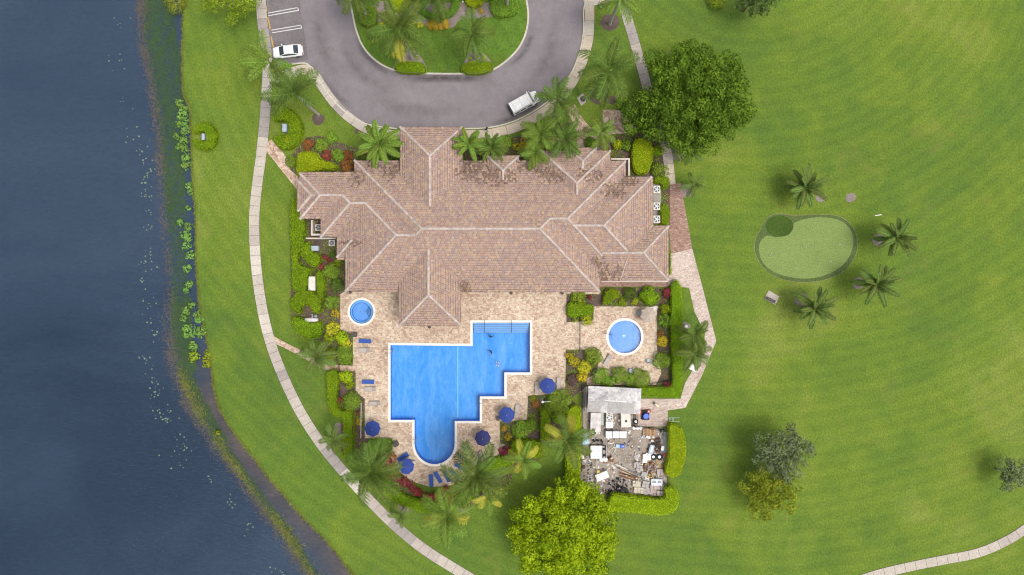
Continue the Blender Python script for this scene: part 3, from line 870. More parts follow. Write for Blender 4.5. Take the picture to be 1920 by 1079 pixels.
for k, w in enumerate(WINGS):
    # roof shell under the tiles
    x0, x1, y0, y1 = w['rect']
    sh_ = MB()
    for i in range(len(w['pl'])):
        f = facet(w, i)
        if not f: continue
        if area2(f) < 0: f = f[::-1]
        a, b, c = w['pl'][i]
        n = len(f)
        sh_.add([(x, y, a * x + b * y + c - 0.03) for x, y in f] + [(x, y, a * x + b * y + c - 0.28) for x, y in f],
                [tuple(range(n)), tuple(range(2 * n - 1, n - 1, -1))] + [(q, q + n, (q + 1) % n + n, (q + 1) % n) for q in range(n)])
    roof = sh_.build(WING_NAMES.get(w['name'], 'roof_wing'), MATS['fascia'], club, fix=False)
    V, F, COL = [], [], []
    for i, pl in enumerate(w['pl']):
        gl = math.hypot(pl[0], pl[1])
        d = (-pl[0] / gl, -pl[1] / gl); u = (-d[1], d[0])
        hsh = 1000 * k + 100 * i
        full = facet(w, i)
        if not full: continue
        sEave = max(x * d[0] + y * d[1] for x, y in full)
        for piece in visible(k, i):
            if area2(piece) < 0: piece = piece[::-1]
            sv = [x * d[0] + y * d[1] for x, y in piece]; rv = [x * u[0] + y * u[1] for x, y in piece]
            edges = [(piece[q - 1], piece[q]) for q in range(len(piece))]
            hps = []
            for (ax, ay), (bx, by) in edges:
                ex, ey = bx - ax, by - ay
                l = math.hypot(ex, ey)
                if l > 1e-6: hps.append((-ey / l, ex / l, (ey * ax - ex * ay) / l))
            ra, rb = int((sEave - max(sv)) / ES) - 1, int((sEave - min(sv)) / ES) + 1
            for row in range(ra, rb + 1):
                s1 = sEave - row * ES; s0 = s1 - ES
                off = 0.5 * ER * (row % 2)
                for col in range(int((min(rv) - off) / ER) - 1, int((max(rv) - off) / ER) + 2):
                    r0 = col * ER + off; r1 = r0 + ER * 0.965
                    q = [(s * d[0] + r * u[0], s * d[1] + r * u[1]) for s, r in ((s0, r0), (s1, r0), (s1, r1), (s0, r1))]
                    if area2(q) < 0: q = q[::-1]
                    mn = min(min(hp_val(h, c_) for c_ in q) for h in hps)
                    if mn < 0:
                        if any(max(hp_val(h, c_) for c_ in q) < 0 for h in hps): continue
                        for h in hps:
                            q = clip(q, h)
                            if not q: break
                        if not q: continue
                    rnd = random.Random((hsh + row * 7919 + col * 104729) & 0xffffffff)
                    base = (PAL[rnd.randrange(len(PAL))] * 0.7 + PAL.mean(0) * 0.3) * rnd.uniform(0.92, 1.12) * np.array((1.03, 1.0, 1.01))
                    mx_, my_ = q[0]
                    st = 0.0
                    for sx, sy, rx, ry in STAINS:
                        e = ((mx_ - sx) / rx) ** 2 + ((my_ - sy) / ry) ** 2
                        if e < 2.2: st = max(st, (1.0 - e / 2.2) ** 0.6)
                    if st > 0 and rnd.random() < st * 0.85:
                        k_ = rnd.uniform(0.3, 0.7)
                        base = base * (1 - k_) + np.array((0.09, 0.052, 0.032)) * k_
                    lf = rnd.uniform(0.05, 0.08)
                    vs = []
                    for x, y in q:
                        s = x * d[0] + y * d[1]
                        vs.append((x, y, pl[0] * x + pl[1] * y + pl[2] + 0.004 + lf * max(0.0, min(1.0, (s - s0) / ES))))
                    b0 = len(V); V += vs; n = len(q)
                    # the exposed nose of each tile is coloured darker, more so low on the slope
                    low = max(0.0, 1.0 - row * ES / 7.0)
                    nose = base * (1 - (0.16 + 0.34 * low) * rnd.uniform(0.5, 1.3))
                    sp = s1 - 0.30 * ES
                    if mn >= 0:
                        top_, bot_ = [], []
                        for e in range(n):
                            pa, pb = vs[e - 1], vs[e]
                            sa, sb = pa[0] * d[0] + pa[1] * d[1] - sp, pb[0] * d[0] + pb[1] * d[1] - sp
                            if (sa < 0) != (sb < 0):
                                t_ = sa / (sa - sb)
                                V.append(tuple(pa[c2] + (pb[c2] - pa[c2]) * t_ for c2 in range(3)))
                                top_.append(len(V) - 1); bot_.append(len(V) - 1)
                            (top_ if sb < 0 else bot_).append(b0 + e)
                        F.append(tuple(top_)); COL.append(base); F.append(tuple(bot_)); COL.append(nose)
                    else:
                        F.append(tuple(range(b0, b0 + n))); COL.append(base * 0.9)
                    for e in range(n):
                        e2 = (e + 1) % n
                        if abs(q[e][0] * d[0] + q[e][1] * d[1] - s1) < 1e-3 and abs(q[e2][0] * d[0] + q[e2][1] * d[1] - s1) < 1e-3:
                            b1 = len(V)
                            V += [(*q[e], vs[e][2] - lf - 0.02), (*q[e2], vs[e2][2] - lf - 0.02)]
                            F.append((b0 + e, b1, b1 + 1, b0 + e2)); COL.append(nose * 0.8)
    if F:
        me = bpy.data.meshes.new('tiles')
        me.from_pydata(V, [], F)
        me.materials.append(MATS['roof_tile'])
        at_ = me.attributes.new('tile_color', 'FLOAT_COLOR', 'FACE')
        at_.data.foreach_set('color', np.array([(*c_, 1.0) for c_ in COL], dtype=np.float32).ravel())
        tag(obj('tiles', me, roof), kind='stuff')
    # ridge and hip caps
    fac = [facet(w, i) for i in range(len(w['pl']))]
    for i in range(len(fac)):
        for j in range(i + 1, len(fac)):
            com = [p for p in fac[i] if any(math.hypot(p[0] - q[0], p[1] - q[1]) < 0.02 for q in fac[j])]
            if len(com) < 2: continue
            com.sort()
            a, b = com[0], com[-1]
            if math.hypot(a[0] - b[0], a[1] - b[1]) < 0.3: continue
            pl = w['pl'][i]
            ivs = [(0.0, 1.0)]
            for kb, B in enumerate(WINGS):
                if kb == k: continue
                lo_, hi_ = 0.0, 1.0
                for h in above(B, pl, -0.012):
                    va, vb = hp_val(h, a), hp_val(h, b)
                    if va < 0 and vb < 0: lo_, hi_ = 1, 0; break
                    if va < 0: lo_ = max(lo_, va / (va - vb))
                    elif vb < 0: hi_ = min(hi_, va / (va - vb))
                if hi_ > lo_:
                    ivs = [s for p0, p1 in ivs for s in ((p0, min(p1, lo_)), (max(p0, hi_), p1)) if s[1] - s[0] > 1e-3]
            for p0, p1 in ivs:
                A = Vector((a[0] + (b[0] - a[0]) * p0, a[1] + (b[1] - a[1]) * p0, 0)); Bv = Vector((a[0] + (b[0] - a[0]) * p1, a[1] + (b[1] - a[1]) * p1, 0))
                if (Bv - A).length < 0.25: continue
                for q in (A, Bv): q.z = pl[0] * q.x + pl[1] * q.y + pl[2] + 0.02
                dv = Bv - A; L_ = dv.length; dv.normalize()
                sd = dv.cross(Vector((0, 0, 1))).normalized(); up = sd.cross(dv)
                mb = MB(); ncap = max(1, int(L_ / 0.42))
                for q in range(ncap):
                    c0, c1 = A + dv * (L_ * q / ncap - 0.02), A + dv * (L_ * (q + 1) / ncap)
                    secs = []
                    for c_, rr_ in ((c0, 0.21), (c1, 0.17)):
                        secs.append([c_ + sd * rr_ * math.cos(th) + up * (rr_ * 0.85 * math.sin(th) - 0.02) for th in np.linspace(0, math.pi, 6)])
                    mb.add([v for s_ in secs for v in s_], [(e, e + 1, e + 7, e + 6) for e in range(5)] + [(0, 5, 4, 3, 2, 1), (6, 7, 8, 9, 10, 11)])
                mb.build('ridge_cap', MATS['ridge_tile'], roof, fix=True)
# walls, columns, windows
def wall_box(r, inset, top, name='wall'):
    x0, x1, y0, y1 = r[0] + inset, r[1] - inset, r[2] + inset, r[3] - inset
    return MB().prism([(x0, y0), (x1, y0), (x1, y1), (x0, y1)], 0.0, top).build(name, MATS['stucco'], club)
for w in WINGS:
    if w['name'] in ('porch_north', 'porch_south', 'west_d', 'west_step'): continue
    r = w['rect']
    if w['name'].startswith('dormer'):
        wall_box((r[0], r[1], r[2], r[3]), 0.5, 4.2, 'dormer_wall'); continue
    wall_box(r, 0.75, 4.0 if w['name'] != 'main' else 4.1)
for name, xs, ys in (('porch_north', (0.5, -0.5), (1, 0.62)), ('porch_south', (0.5, -0.5), (0, 0.3))):
    r = next(w['rect'] for w in WINGS if w['name'] == name)
    for yy in ([r[3] - 0.6, r[3] - 4.2] if name == 'porch_north' else [r[2] + 0.6, r[2] + 3.6]):
        for xx in (r[0] + 0.65, (r[0] + r[1]) / 2, r[1] - 0.65):
            if name == 'porch_north' and abs(xx - (r[0] + r[1]) / 2) < 0.1: continue
            mb = MB().box((xx, yy, 0.25), (0.62, 0.62, 0.5)).cyl((xx, yy, 0.5), 0.22, 4.4, 16, 0.19).box((xx, yy, 4.98), (0.56, 0.56, 0.22))
            mb.build('column', MATS['stucco'], club)
def window(cx, cy, z, wd, ht, ax, sgn):
    sz = (wd, 0.12, ht) if ax == 'x' else (0.12, wd, ht)
    o = MB().box((cx, cy, z), sz).build('window', MATS['fascia'], club)
    s2 = (wd - 0.2, 0.05, ht - 0.2) if ax == 'x' else (0.05, wd - 0.2, ht - 0.2)
    c2 = (cx, cy + sgn * 0.05, z) if ax == 'x' else (cx + sgn * 0.05, cy, z)
    MB().box(c2, s2).build('pane', MATS['glass_dark'], o)
mr = WINGS[0]['rect']
for px_ in (680, 715, 900, 940, 980, 1020, 1060, 1095):
    window(g(px_ if px_ > 900 else px_ + 6), mr[2] + 0.75 - 0.04, 1.5, 2.2, 2.3, 'x', -1)
for px_ in (890, 985, 700):
    window(g(px_), mr[3] - 0.75 + 0.04, 1.6, 1.8, 1.8, 'x', 1)
er = next(w['rect'] for w in WINGS if w['name'] == 'east_c')
for py_ in (450, 480, 508):
    window(er[1] - 0.75 + 0.04, gy(py_), 1.6, 1.5, 1.6, 'y', 1)
# rain flashing line on the east roof, corner parapet, service-court walls
MB().tube([(*gp(1176, 487, 5.75), 5.62), (*gp(1163, 526, 4.3), 4.28)], 0.06, 6).build('flashing', MATS['fascia'], club)
pz = 2.6
for nm, x0_, y0_, x1_, y1_ in (('parapet', 1146, 297, 1181, 300), ('parapet', 1178, 300, 1181, 330), ('court_wall', 583, 413, 586, 442), ('court_wall', 586, 438.5, 606, 442), ('screen_wall', 573, 446, 630, 448.2), ('terrace_wall', 1127, 526.5, 1253, 529)):
    a_, b_ = P(x0_, y1_, pz if nm == 'parapet' else 1.6), P(x1_, y0_, pz if nm == 'parapet' else 1.6)
    MB().prism([(a_.x, a_.y), (b_.x, a_.y), (b_.x, b_.y), (a_.x, b_.y)], 0.0, a_.z).build(nm, MATS['fascia'], club)
# ------------------------------------------------------------------ pools
def pool(name, label, poly, depth, coping_w, mat, water_z=-0.12):
    if area2(poly) < 0: poly = poly[::-1]
    root = empty(name, (0, 0, 0), 0, label, 'pool')
    n = len(poly)
    b = MB().sheet(poly, -depth)
    b.add([(x, y, -depth) for x, y in poly] + [(x, y, 0.0) for x, y in poly], [(i, i + n, (i + 1) % n + n, (i + 1) % n) for i in range(n)])
    basin = b.build('basin', MATS[mat], root)
    MB().ring(grow(poly, -0.012), grow(poly, 0.004), -0.19, 0.0).build('tile_band', MATS['pool_tile'], basin, fix=True)
    MB().sheet(grow(poly, -0.013), water_z).build('water', MATS['pool_water'], root)
    MB().ring(grow(poly, -0.03), grow(poly, coping_w), -0.02, 0.055).build('coping', MATS['coping_white'], root, fix=True)
    return root
def rail(pts, r, parent, name='handrail', mat='steel'):
    return MB().tube(pts, r, 8).build(name, MATS[mat], parent, smooth=True)
mainpool = pool('swimming_pool', 'large blue stepped swimming pool with a rounded end and white coping', pool_poly, 1.5, 0.34, 'pool_blue')
spa = pool('hot_tub', 'small round blue hot tub close to the roof eave', spa_poly, 0.9, 0.30, 'pool_pale')
kid = pool('wading_pool', 'round pale blue wading pool in the hedged court', kid_poly, 0.55, 0.34, 'pool_pale')
for i in range(5):
    a, b = P(887, 606 + i * 4.0), P(993, 606 + (i + 1) * 4.0)
    zt = -0.22 - i * 0.24
    st = MB().box(((a.x + b.x) / 2, (a.y + b.y) / 2, (zt - 1.49) / 2), (b.x - a.x - 0.05, a.y - b.y - 0.01, zt + 1.49)).build('step', MATS['step_paint'], mainpool)
    MB().box(((a.x + b.x) / 2, b.y + 0.035, zt + 0.012), (b.x - a.x - 0.06, 0.06, 0.02)).build('nosing', MATS['pool_tile'], st)
for x in (909, 959):
    t0, t1 = P(x, 600), P(x, 624)
    rail([(t0.x, t0.y, 0.0), (t0.x, t0.y, 0.85), (t0.x, t0.y - 0.3, 0.95), (t1.x, t1.y + 0.2, 0.30), (t1.x, t1.y, 0.15), (t1.x, t1.y, -1.3)], 0.035, mainpool, mat='dark_metal')
a, b = P(857, 651), P(857, 787)
MB().box((a.x, (a.y + b.y) / 2, -1.488), (0.13, a.y - b.y, 0.02)).build('lane_line', plain('lane_pale', (0.40, 0.72, 0.80), 0.6, 0.1), mainpool)
def ladder(px, py, dx, dy):
    """two looped steel rails and rungs at the pool edge; (dx, dy) points into the water"""
    p = P(px, py)
    dv = Vector((dx, dy)); sd = Vector((-dy, dx))
    for s in (-0.27, 0.27):
        q = Vector((p.x, p.y)) + sd * s
        pts = [(*(q - dv * 0.65), 0.03), (*(q - dv * 0.62), 0.62), (*(q - dv * 0.4), 0.82), (*(q - dv * 0.05), 0.78), (*(q + dv * 0.14), 0.5), (*(q + dv * 0.16), -1.2)]
        rail(pts, 0.03, mainpool, 'ladder_rail')
    for z in (-0.35, -0.65, -0.95):
        c_ = Vector((p.x, p.y)) + dv * 0.16
        MB().box((c_.x, c_.y, z), (0.1 if abs(dx) > 0.5 else 0.5, 0.5 if abs(dx) > 0.5 else 0.1, 0.03)).build('ladder_tread', MATS['steel'], mainpool)
ladder(732, 659, 1, 0); ladder(777, 826, 1, 0); ladder(900, 752, -1, 0)
# hot tub bench ring, steps and rail
sc_ = P(678, 585)
MB().ring(PP(circle(676.5, 586, 17.5, 40)), PP(circle(678, 585, 22.2, 40)), -0.88, -0.50).build('bench', plain('tub_bench', (0.24, 0.46, 0.82), 0.6, 0.1), spa, fix=True)
MB().torus((*P(676.5, 586)[:2], -0.49), 17.6 / S, 0.025, 40, 6).build('bench_edge', MATS['pool_tile'], spa)
for i, r_ in enumerate((12.5, 9.5, 6.5)):
    cxp, cyp = 700, 585
    arc = [(cxp - r_ * math.cos(th), cyp + r_ * math.sin(th)) for th in np.linspace(-0.85, 0.85, 12)]
    q = [(*p_, -0.42 + i * 0.10) for p_ in PP(arc)]
    MB().tube(q, 0.03, 6).build('step_edge', MATS['pool_tile'], spa)
a, b = P(686, 585), P(704, 585.6)
rail([(b.x, b.y, 0.03), (b.x, b.y, 0.8), (a.x + 0.2, a.y, 0.55), (a.x, a.y, 0.4), (a.x, a.y, -0.5)], 0.03, spa)
a, b = P(1149, 628), P(1133, 625)
rail([(b.x, b.y, 0.03), (b.x, b.y, 0.8), (a.x - 0.2, a.y, 0.55), (a.x, a.y, 0.4), (a.x, a.y, -0.4)], 0.03, kid, mat='dark_metal')
MB().tube([(*p_, -0.25) for p_ in PP([(1149, 636), (1145, 628), (1146, 620)])], 0.03, 6).build('step_edge', MATS['pool_tile'], kid)
for (x, y, pr) in ((1170, 630, kid), (1173, 630, kid), (1171, 633, kid), (673.5, 584, spa)):
    MB().cyl((*P(x, y)[:2], -0.545 if pr is kid else -0.895), 0.10, 0.01, 12).build('drain', MATS['steel'], pr)
# ------------------------------------------------------------------ foliage
foliage('f_hedge', (0.095, 0.175, 0.006), (0.38, 0.53, 0.014))
foliage('f_lime', (0.17, 0.27, 0.004), (0.58, 0.68, 0.02))
foliage('f_mid', (0.085, 0.17, 0.016), (0.34, 0.5, 0.05))
foliage('f_dark', (0.045, 0.09, 0.014), (0.16, 0.25, 0.035))
foliage('f_yellow', (0.28, 0.29, 0.012), (0.75, 0.66, 0.05))
foliage('f_gold', (0.32, 0.23, 0.015), (0.8, 0.58, 0.05), extra=(0.16, 0.20, 0.02))
foliage('f_red', (0.12, 0.014, 0.022), (0.52, 0.09, 0.11), extra=(0.12, 0.07, 0.03))
foliage('f_bronze', (0.17, 0.06, 0.02), (0.5, 0.2, 0.06), extra=(0.16, 0.12, 0.03))
foliage('f_purple', (0.1, 0.065, 0.06), (0.28, 0.18, 0.16))
foliage('f_bigtree', (0.03, 0.07, 0.006), (0.215, 0.325, 0.028), big=0.25)
foliage('f_limetree', (0.125, 0.25, 0.004), (0.5, 0.72, 0.02), big=0.25)
foliage('f_greytree', (0.085, 0.12, 0.055), (0.29, 0.35, 0.17), big=0.4)
foliage('f_olive', (0.11, 0.175, 0.01), (0.4, 0.47, 0.04), big=0.4)
foliage('f_darktree', (0.035, 0.08, 0.022), (0.17, 0.26, 0.07), big=0.4)
foliage('f_water', (0.08, 0.19, 0.03), (0.32, 0.52, 0.12))
foliage('f_palm', (0.035, 0.075, 0.012), (0.2, 0.29, 0.055), sub=0.3)
foliage('f_palm_light', (0.06, 0.125, 0.014), (0.29, 0.41, 0.07), sub=0.3)
foliage('f_palm_dark', (0.052, 0.092, 0.018), (0.22, 0.3, 0.07), sub=0.25)
foliage('f_palm_yellow', (0.28, 0.3, 0.03), (0.66, 0.6, 0.1), sub=0.3)
foliage('f_weed', (0.022, 0.045, 0.026), (0.060, 0.105, 0.034), big=0.2, sub=0.0)
foliage('f_reed', (0.06, 0.06, 0.055), (0.19, 0.165, 0.135), big=0.3, sub=0.0)
foliage('f_pad', (0.15, 0.22, 0.14), (0.42, 0.50, 0.34), sub=0.1)
foliage('f_bankgrass', (0.10, 0.13, 0.015), (0.30, 0.32, 0.07), big=0.4)
plain('bark', (0.20, 0.165, 0.13), 0.9, 0.3, 4.0)
plain('palm_trunk', (0.42, 0.385, 0.345), 0.85, 0.25, 5.0)
plain('palm_brown', (0.23, 0.19, 0.15), 0.9, 0.3, 6.0)
plain('crownshaft', (0.16, 0.24, 0.06), 0.5, 0.2)
plain('frond_rib', (0.26, 0.32, 0.10), 0.6, 0.2)

def unit(v):
    return v / np.maximum(1e-9, np.linalg.norm(v, axis=-1, keepdims=True))
def leaf_quads(pos, nor, size, aspect=0.55, r=rng):
    """rhombic leaves at pos facing nor"""
    n = len(pos)
    d = unit(np.cross(nor, unit(r.normal(size=(n, 3)))))
    s = unit(np.cross(nor, d))
    sz = (size * r.uniform(0.65, 1.3, n))[:, None]
    fold = unit(nor) * sz * 0.12
    return np.stack([pos - d * sz * 0.5, pos + s * sz * 0.5 * aspect + fold, pos + d * sz * 0.5, pos - s * sz * 0.5 * aspect + fold], 1)
def in_poly(x, y, poly):
    inside = np.zeros(len(x), bool)
    n = len(poly)
    for i in range(n):
        x0, y0 = poly[i - 1]; x1, y1 = poly[i]
        c_ = ((y0 > y) != (y1 > y))
        with np.errstate(divide='ignore', invalid='ignore'):
            inside ^= c_ & (x < (x1 - x0) * (y - y0) / (y1 - y0 + 1e-12) + x0)
    return inside
def dist_edge(x, y, poly):
    dm = np.full(len(x), 1e9)
    for i in range(len(poly)):
        a = np.array(poly[i - 1]); b = np.array(poly[i]); e = b - a
        t = np.clip(((x - a[0]) * e[0] + (y - a[1]) * e[1]) / (e @ e + 1e-12), 0, 1)
        dm = np.minimum(dm, np.hypot(x - a[0] - t * e[0], y - a[1] - t * e[1]))
    return dm
def wobble(x, y, sc, ph=0.0):
    return (np.sin(x * sc + ph) * np.cos(y * sc * 1.13 + ph * 2) + 0.5 * np.sin(x * sc * 2.3 + 1.7 + ph) * np.sin(y * sc * 2.1 + ph))

def hedge(name, label, pts, h, mat='f_hedge', smooth=4, dens=75, size=0.17, group=None, rough=0.06, cat='hedge'):
    """clipped hedge: solid body plus a skin of leaves"""
    q = PP(catmull(pts, True, smooth) if smooth else pts, h)
    if area2(q) < 0: q = q[::-1]
    cx_, cy_ = np.mean(q, axis=0)
    loc = [(x - cx_, y - cy_) for x, y in q]
    root = empty(name, (cx_, cy_, 0), 0, label, cat, group)
    rim = grow(loc, -0.14)
    n = len(loc)
    core = MB()
    core.add([(x * 0.98, y * 0.98, 0.0) for x, y in rim] + [(x, y, h * 0.7) for x, y in rim], [(i, (i + 1) % n, (i + 1) % n + n, i + n) for i in range(n)])
    core.sheet(grow(loc, -0.22), h * 0.88)
    core.build('branches', MATS[mat], root)
    xs = [p[0] for p in loc]; ys = [p[1] for p in loc]
    A = abs(area2(loc))
    N = int(A * dens)
    bb = (max(xs) - min(xs)) * (max(ys) - min(ys))
    k = int(N * bb / max(A, 0.01) * 1.05) + 10
    x = rng.uniform(min(xs), max(xs), k); y = rng.uniform(min(ys), max(ys), k)
    m = in_poly(x, y, loc); x, y = x[m], y[m]
    de = dist_edge(x, y, loc)
    rnd_ = np.clip(1 - de / 0.3, 0, 1)
    ph = rng.uniform(0, 6)
    z = h - 0.25 * rnd_ ** 2 + rough * wobble(x, y, 3.0, ph) + rng.uniform(-0.10, 0.05, len(x))
    nor = np.stack([rng.normal(0, 0.42, len(x)), rng.normal(0, 0.42, len(x)), np.ones(len(x))], 1)
    pos = np.stack([x, y, z], 1)
    per = sum(math.dist(loc[i - 1], loc[i]) for i in range(n))
    ns = int(per * h * dens * 0.6)
    ii = rng.choice(n, ns, p=np.array([math.dist(loc[i - 1], loc[i]) for i in range(n)]) / per)
    a = np.array(loc)[ii - 1]; b = np.array(loc)[ii]; t = rng.random((ns, 1))
    pp = a + (b - a) * t
    e = unit(b - a); on = np.stack([e[:, 1], -e[:, 0]], 1)
    pp = pp + on * rng.uniform(-0.12, 0.06, (ns, 1))
    pos2 = np.concatenate([pp, rng.uniform(0.05, h, (ns, 1))], 1)
    nor2 = np.concatenate([on, rng.uniform(-0.2, 0.7, (ns, 1))], 1) + rng.normal(0, 0.3, (ns, 3))
    pos = np.concatenate([pos, pos2]); nor = np.concatenate([nor, nor2])
    tint = np.clip(rng.normal(0.5, 0.30, len(pos)), 0, 1)
    obj('leaves', quads_mesh('leaves', leaf_quads(pos, nor, size, 0.6), MATS[mat], tint), root)
    return root

def lump_leaves(lumps, dens, size, low=-0.25, jitter=0.5, shell=0.28, aspect=0.6, prune=0.45, tone=0.0):
    """leaves spread through the outer shell of overlapping lumps; leaves buried deep in another lump are dropped"""
    P_, N_, T_ = [], [], []
    for (c_, rad) in lumps:
        rad = np.array(rad, float)
        n = int(dens * 2.2 * math.pi * (rad[0] * rad[1] + rad[2] * (rad[0] + rad[1]) / 2) / 2)
        d = unit(rng.normal(size=(int(n * 1.5), 3)))
        d = d[d[:, 2] > low][:n]
        f = 1 - shell * rng.random(len(d)) ** 1.5
        pos = np.array(c_) + d * rad * f[:, None]
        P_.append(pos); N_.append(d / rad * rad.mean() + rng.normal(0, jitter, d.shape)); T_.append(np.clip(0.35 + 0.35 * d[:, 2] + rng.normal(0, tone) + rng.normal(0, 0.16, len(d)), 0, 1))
    pos, nor, tint = np.concatenate(P_), np.concatenate(N_), np.concatenate(T_)
    keep = np.ones(len(pos), bool)
    if prune > 0:
        for (c_, rad) in lumps:
            q = (pos - np.array(c_)) / np.array(rad)
            keep &= (q * q).sum(1) > prune
    return leaf_quads(pos[keep], nor[keep], size, aspect), tint[keep]

def shrub(name, label, px, py, r_px, mat, h=1.2, size=0.2, dens=55, lumps=6, ry_px=None, group=None, cat='shrub', z0=0.0):
    c_ = P(px, py, h * 0.6)
    R = r_px / S * (H - h) / H; RY = (ry_px or r_px) / S * (H - h) / H
    root = empty(name, (c_.x, c_.y, z0), 0, label, cat, group)
    L = [((0, 0, h * 0.45), (R * 0.75, RY * 0.75, h * 0.5))]
    for i in range(lumps):
        a = TAU * i / lumps + rng.uniform(-0.4, 0.4); q = rng.uniform(0.42, 0.66)
        s = rng.uniform(0.40, 0.55)
        L.append(((R * q * math.cos(a), RY * q * math.sin(a), h * rng.uniform(0.35, 0.62)), (R * s, RY * s, h * rng.uniform(0.3, 0.42))))
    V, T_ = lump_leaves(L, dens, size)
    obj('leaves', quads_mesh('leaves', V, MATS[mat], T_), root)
    mb = MB()
    for (lc, lr) in L[:4]:
        mb.tube([(0, 0, 0), (lc[0] * 0.5, lc[1] * 0.5, lc[2] * 0.5), lc], 0.035, 5, 0.015)
    mb.build('stems', MATS['bark'], root)
    return root

def tree(name, label, px, py, lobes, h, mat, size=0.34, dens=9, clump=1.1, trunk=0.3, per=26, squash=0.75):
    """lobes: list of (dx_px, dy_px, r_px, z, rz): big limbs, each carrying many leaf clumps; (px,py) is the trunk as seen at mid height"""
    c0 = P(px, py, h * 0.6)
    root = empty(name, (c0.x, c0.y, 0), 0, label, 'tree')
    L = []; limb = MB()
    for dx, dy, r_, z, rz in lobes:
        q = P(px + dx, py + dy, z) - Vector((c0.x, c0.y, 0))
        R = r_ / S * (H - z) / H
        limb.tube([(0, 0, h * 0.25), (q.x * 0.45, q.y * 0.45, h * 0.25 + (z - h * 0.25) * 0.6), (q.x, q.y, z)], trunk * 0.5, 6, 0.05)
        for i in range(max(4, int(per * (R / 3.5) ** 2))):
            d = unit(rng.normal(size=3)); d[2] = abs(d[2]) * 0.95 - 0.12 * rng.random()
            f = rng.uniform(0.62, 1.0) if rng.random() > 0.15 else rng.uniform(0.2, 0.6)
            cc = (q.x + d[0] * R * f, q.y + d[1] * R * f, z + d[2] * rz * f)
            s = clump * rng.uniform(0.6, 1.25)
            L.append((cc, (s, s, s * squash)))
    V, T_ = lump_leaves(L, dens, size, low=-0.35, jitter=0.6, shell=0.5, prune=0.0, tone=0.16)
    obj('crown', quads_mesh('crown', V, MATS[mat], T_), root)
    tk = MB().tube([(0, 0, 0), (0.1, 0.05, h * 0.15), (0, 0, h * 0.3), (0.05, 0, h * 0.5)], trunk, 10, trunk * 0.55)
    tr_ = tk.build('trunk', MATS['bark'], root, smooth=True)
    limb.build('limbs', MATS['bark'], tr_)
    return root

# ------------------------------------------------------------------ palms
FR = {}
def frond_mesh(style, arc, mat):
    """one frond of unit reach along +x, arching by arc (start, end pitch in degrees)"""
    key = (style, arc, mat)
    if key in FR: return FR[key]
    r = np.random.default_rng(len(style) * 100 + arc[0] + 90)
    nl = {'royal': 34, 'coconut': 36, 'date': 34}[style]
    ll = {'royal': 0.27, 'coconut': 0.24, 'date': 0.20}[style]
    lw = {'royal': 0.016, 'coconut': 0.015, 'date': 0.026}[style]
    a0, a1 = math.radians(arc[0]), math.radians(arc[1])
    n = 26
    pts = [np.array([0.0, 0.0, 0.0])]
    for i in range(n):
        a = a0 + (a1 - a0) * (i / (n - 1)) ** 1.15
        pts.append(pts[-1] + np.array([math.cos(a), 0.035 * math.sin(i * 0.35 + a0 * 5), math.sin(a)]) / n * 1.22)
    pts = np.array(pts)
    V = []; T_ = []
    for s in (-1, 1):
        for i in range(nl):
            t = 0.13 + 0.87 * (i + 0.3 * r.random()) / nl
            k = min(n - 1, int(t * n)); p = pts[k] + (pts[k + 1] - pts[k]) * (t * n - k)
            d = unit(pts[min(n, k + 2)] - pts[max(0, k - 1)])
            up = np.array([-d[2], 0, d[0]])
            ln = ll * (0.45 + 0.75 * math.sin(math.pi * min(1, 0.12 + t * 0.88)) ** 0.8) * r.uniform(0.85, 1.1)
            fw = 0.45 + 0.55 * t
            out = unit(np.array([0, s, 0]) + d * fw + up * (r.uniform(-0.15, 0.5) if style == 'royal' else r.uniform(0.0, 0.25)))
            tip = p + out * ln + np.array([0, 0, -1]) * ln * r.uniform(0.12, 0.45)
            mid = p + out * ln * 0.55 + np.array([0, 0, 0.02])
            w = d * lw
            V.append([p - w * 0.6, p + w * 0.6, mid + w, mid - w]); T_.append(r.uniform(0.2, 0.8))
            V.append([mid - w, mid + w, tip + w * 0.25, tip - w * 0.25]); T_.append(r.uniform(0.35, 1.0))
    for i in range(0, n, 2):
        p, q = pts[i], pts[min(n, i + 2)]
        w = 0.016 * (1 - i / n) + 0.004
        V.append([p + [0, -w, 0.004], p + [0, w, 0.004], q + [0, w, 0.004], q + [0, -w, 0.004]]); T_.append(0.95)
    FR[key] = quads_mesh('frond', np.array(V), MATS[mat], T_)
    return FR[key]
TR = {}
def trunk_mesh(style):
    if style not in TR:
        mb = MB(); secs = []
        prof = {'royal': [(0, 0.30), (0.06, 0.24), (0.3, 0.24), (0.55, 0.25), (0.8, 0.19), (1.0, 0.16)], 'coconut': [(0, 0.26), (0.08, 0.17), (0.5, 0.14), (1.0, 0.12)], 'date': [(0, 0.30), (0.1, 0.25), (0.6, 0.24), (1.0, 0.28)]}[style]
        nz = 22
        for i in range(nz + 1):
            t = i / nz
            for (ta, ra), (tb, rb) in zip(prof, prof[1:]):
                if ta <= t <= tb + 1e-9:
                    r_ = ra + (rb - ra) * (t - ta) / (tb - ta); break
            r_ *= 1.05 if i % 2 else 0.97
            secs.append([(r_ * math.cos(TAU * k / 10), r_ * math.sin(TAU * k / 10), t) for k in range(10)])
        TR[style] = mb.loft(secs).mesh('trunk', MATS['palm_trunk' if style != 'date' else 'palm_brown'], True)
    return TR[style]
SHAFT = MB().loft([[(r_ * math.cos(TAU * k / 10), r_ * math.sin(TAU * k / 10), z) for k in range(10)] for z, r_ in ((0, 0.15), (0.3, 0.17), (0.9, 0.12), (1.4, 0.07))]).mesh('crownshaft', MATS['crownshaft'], True)
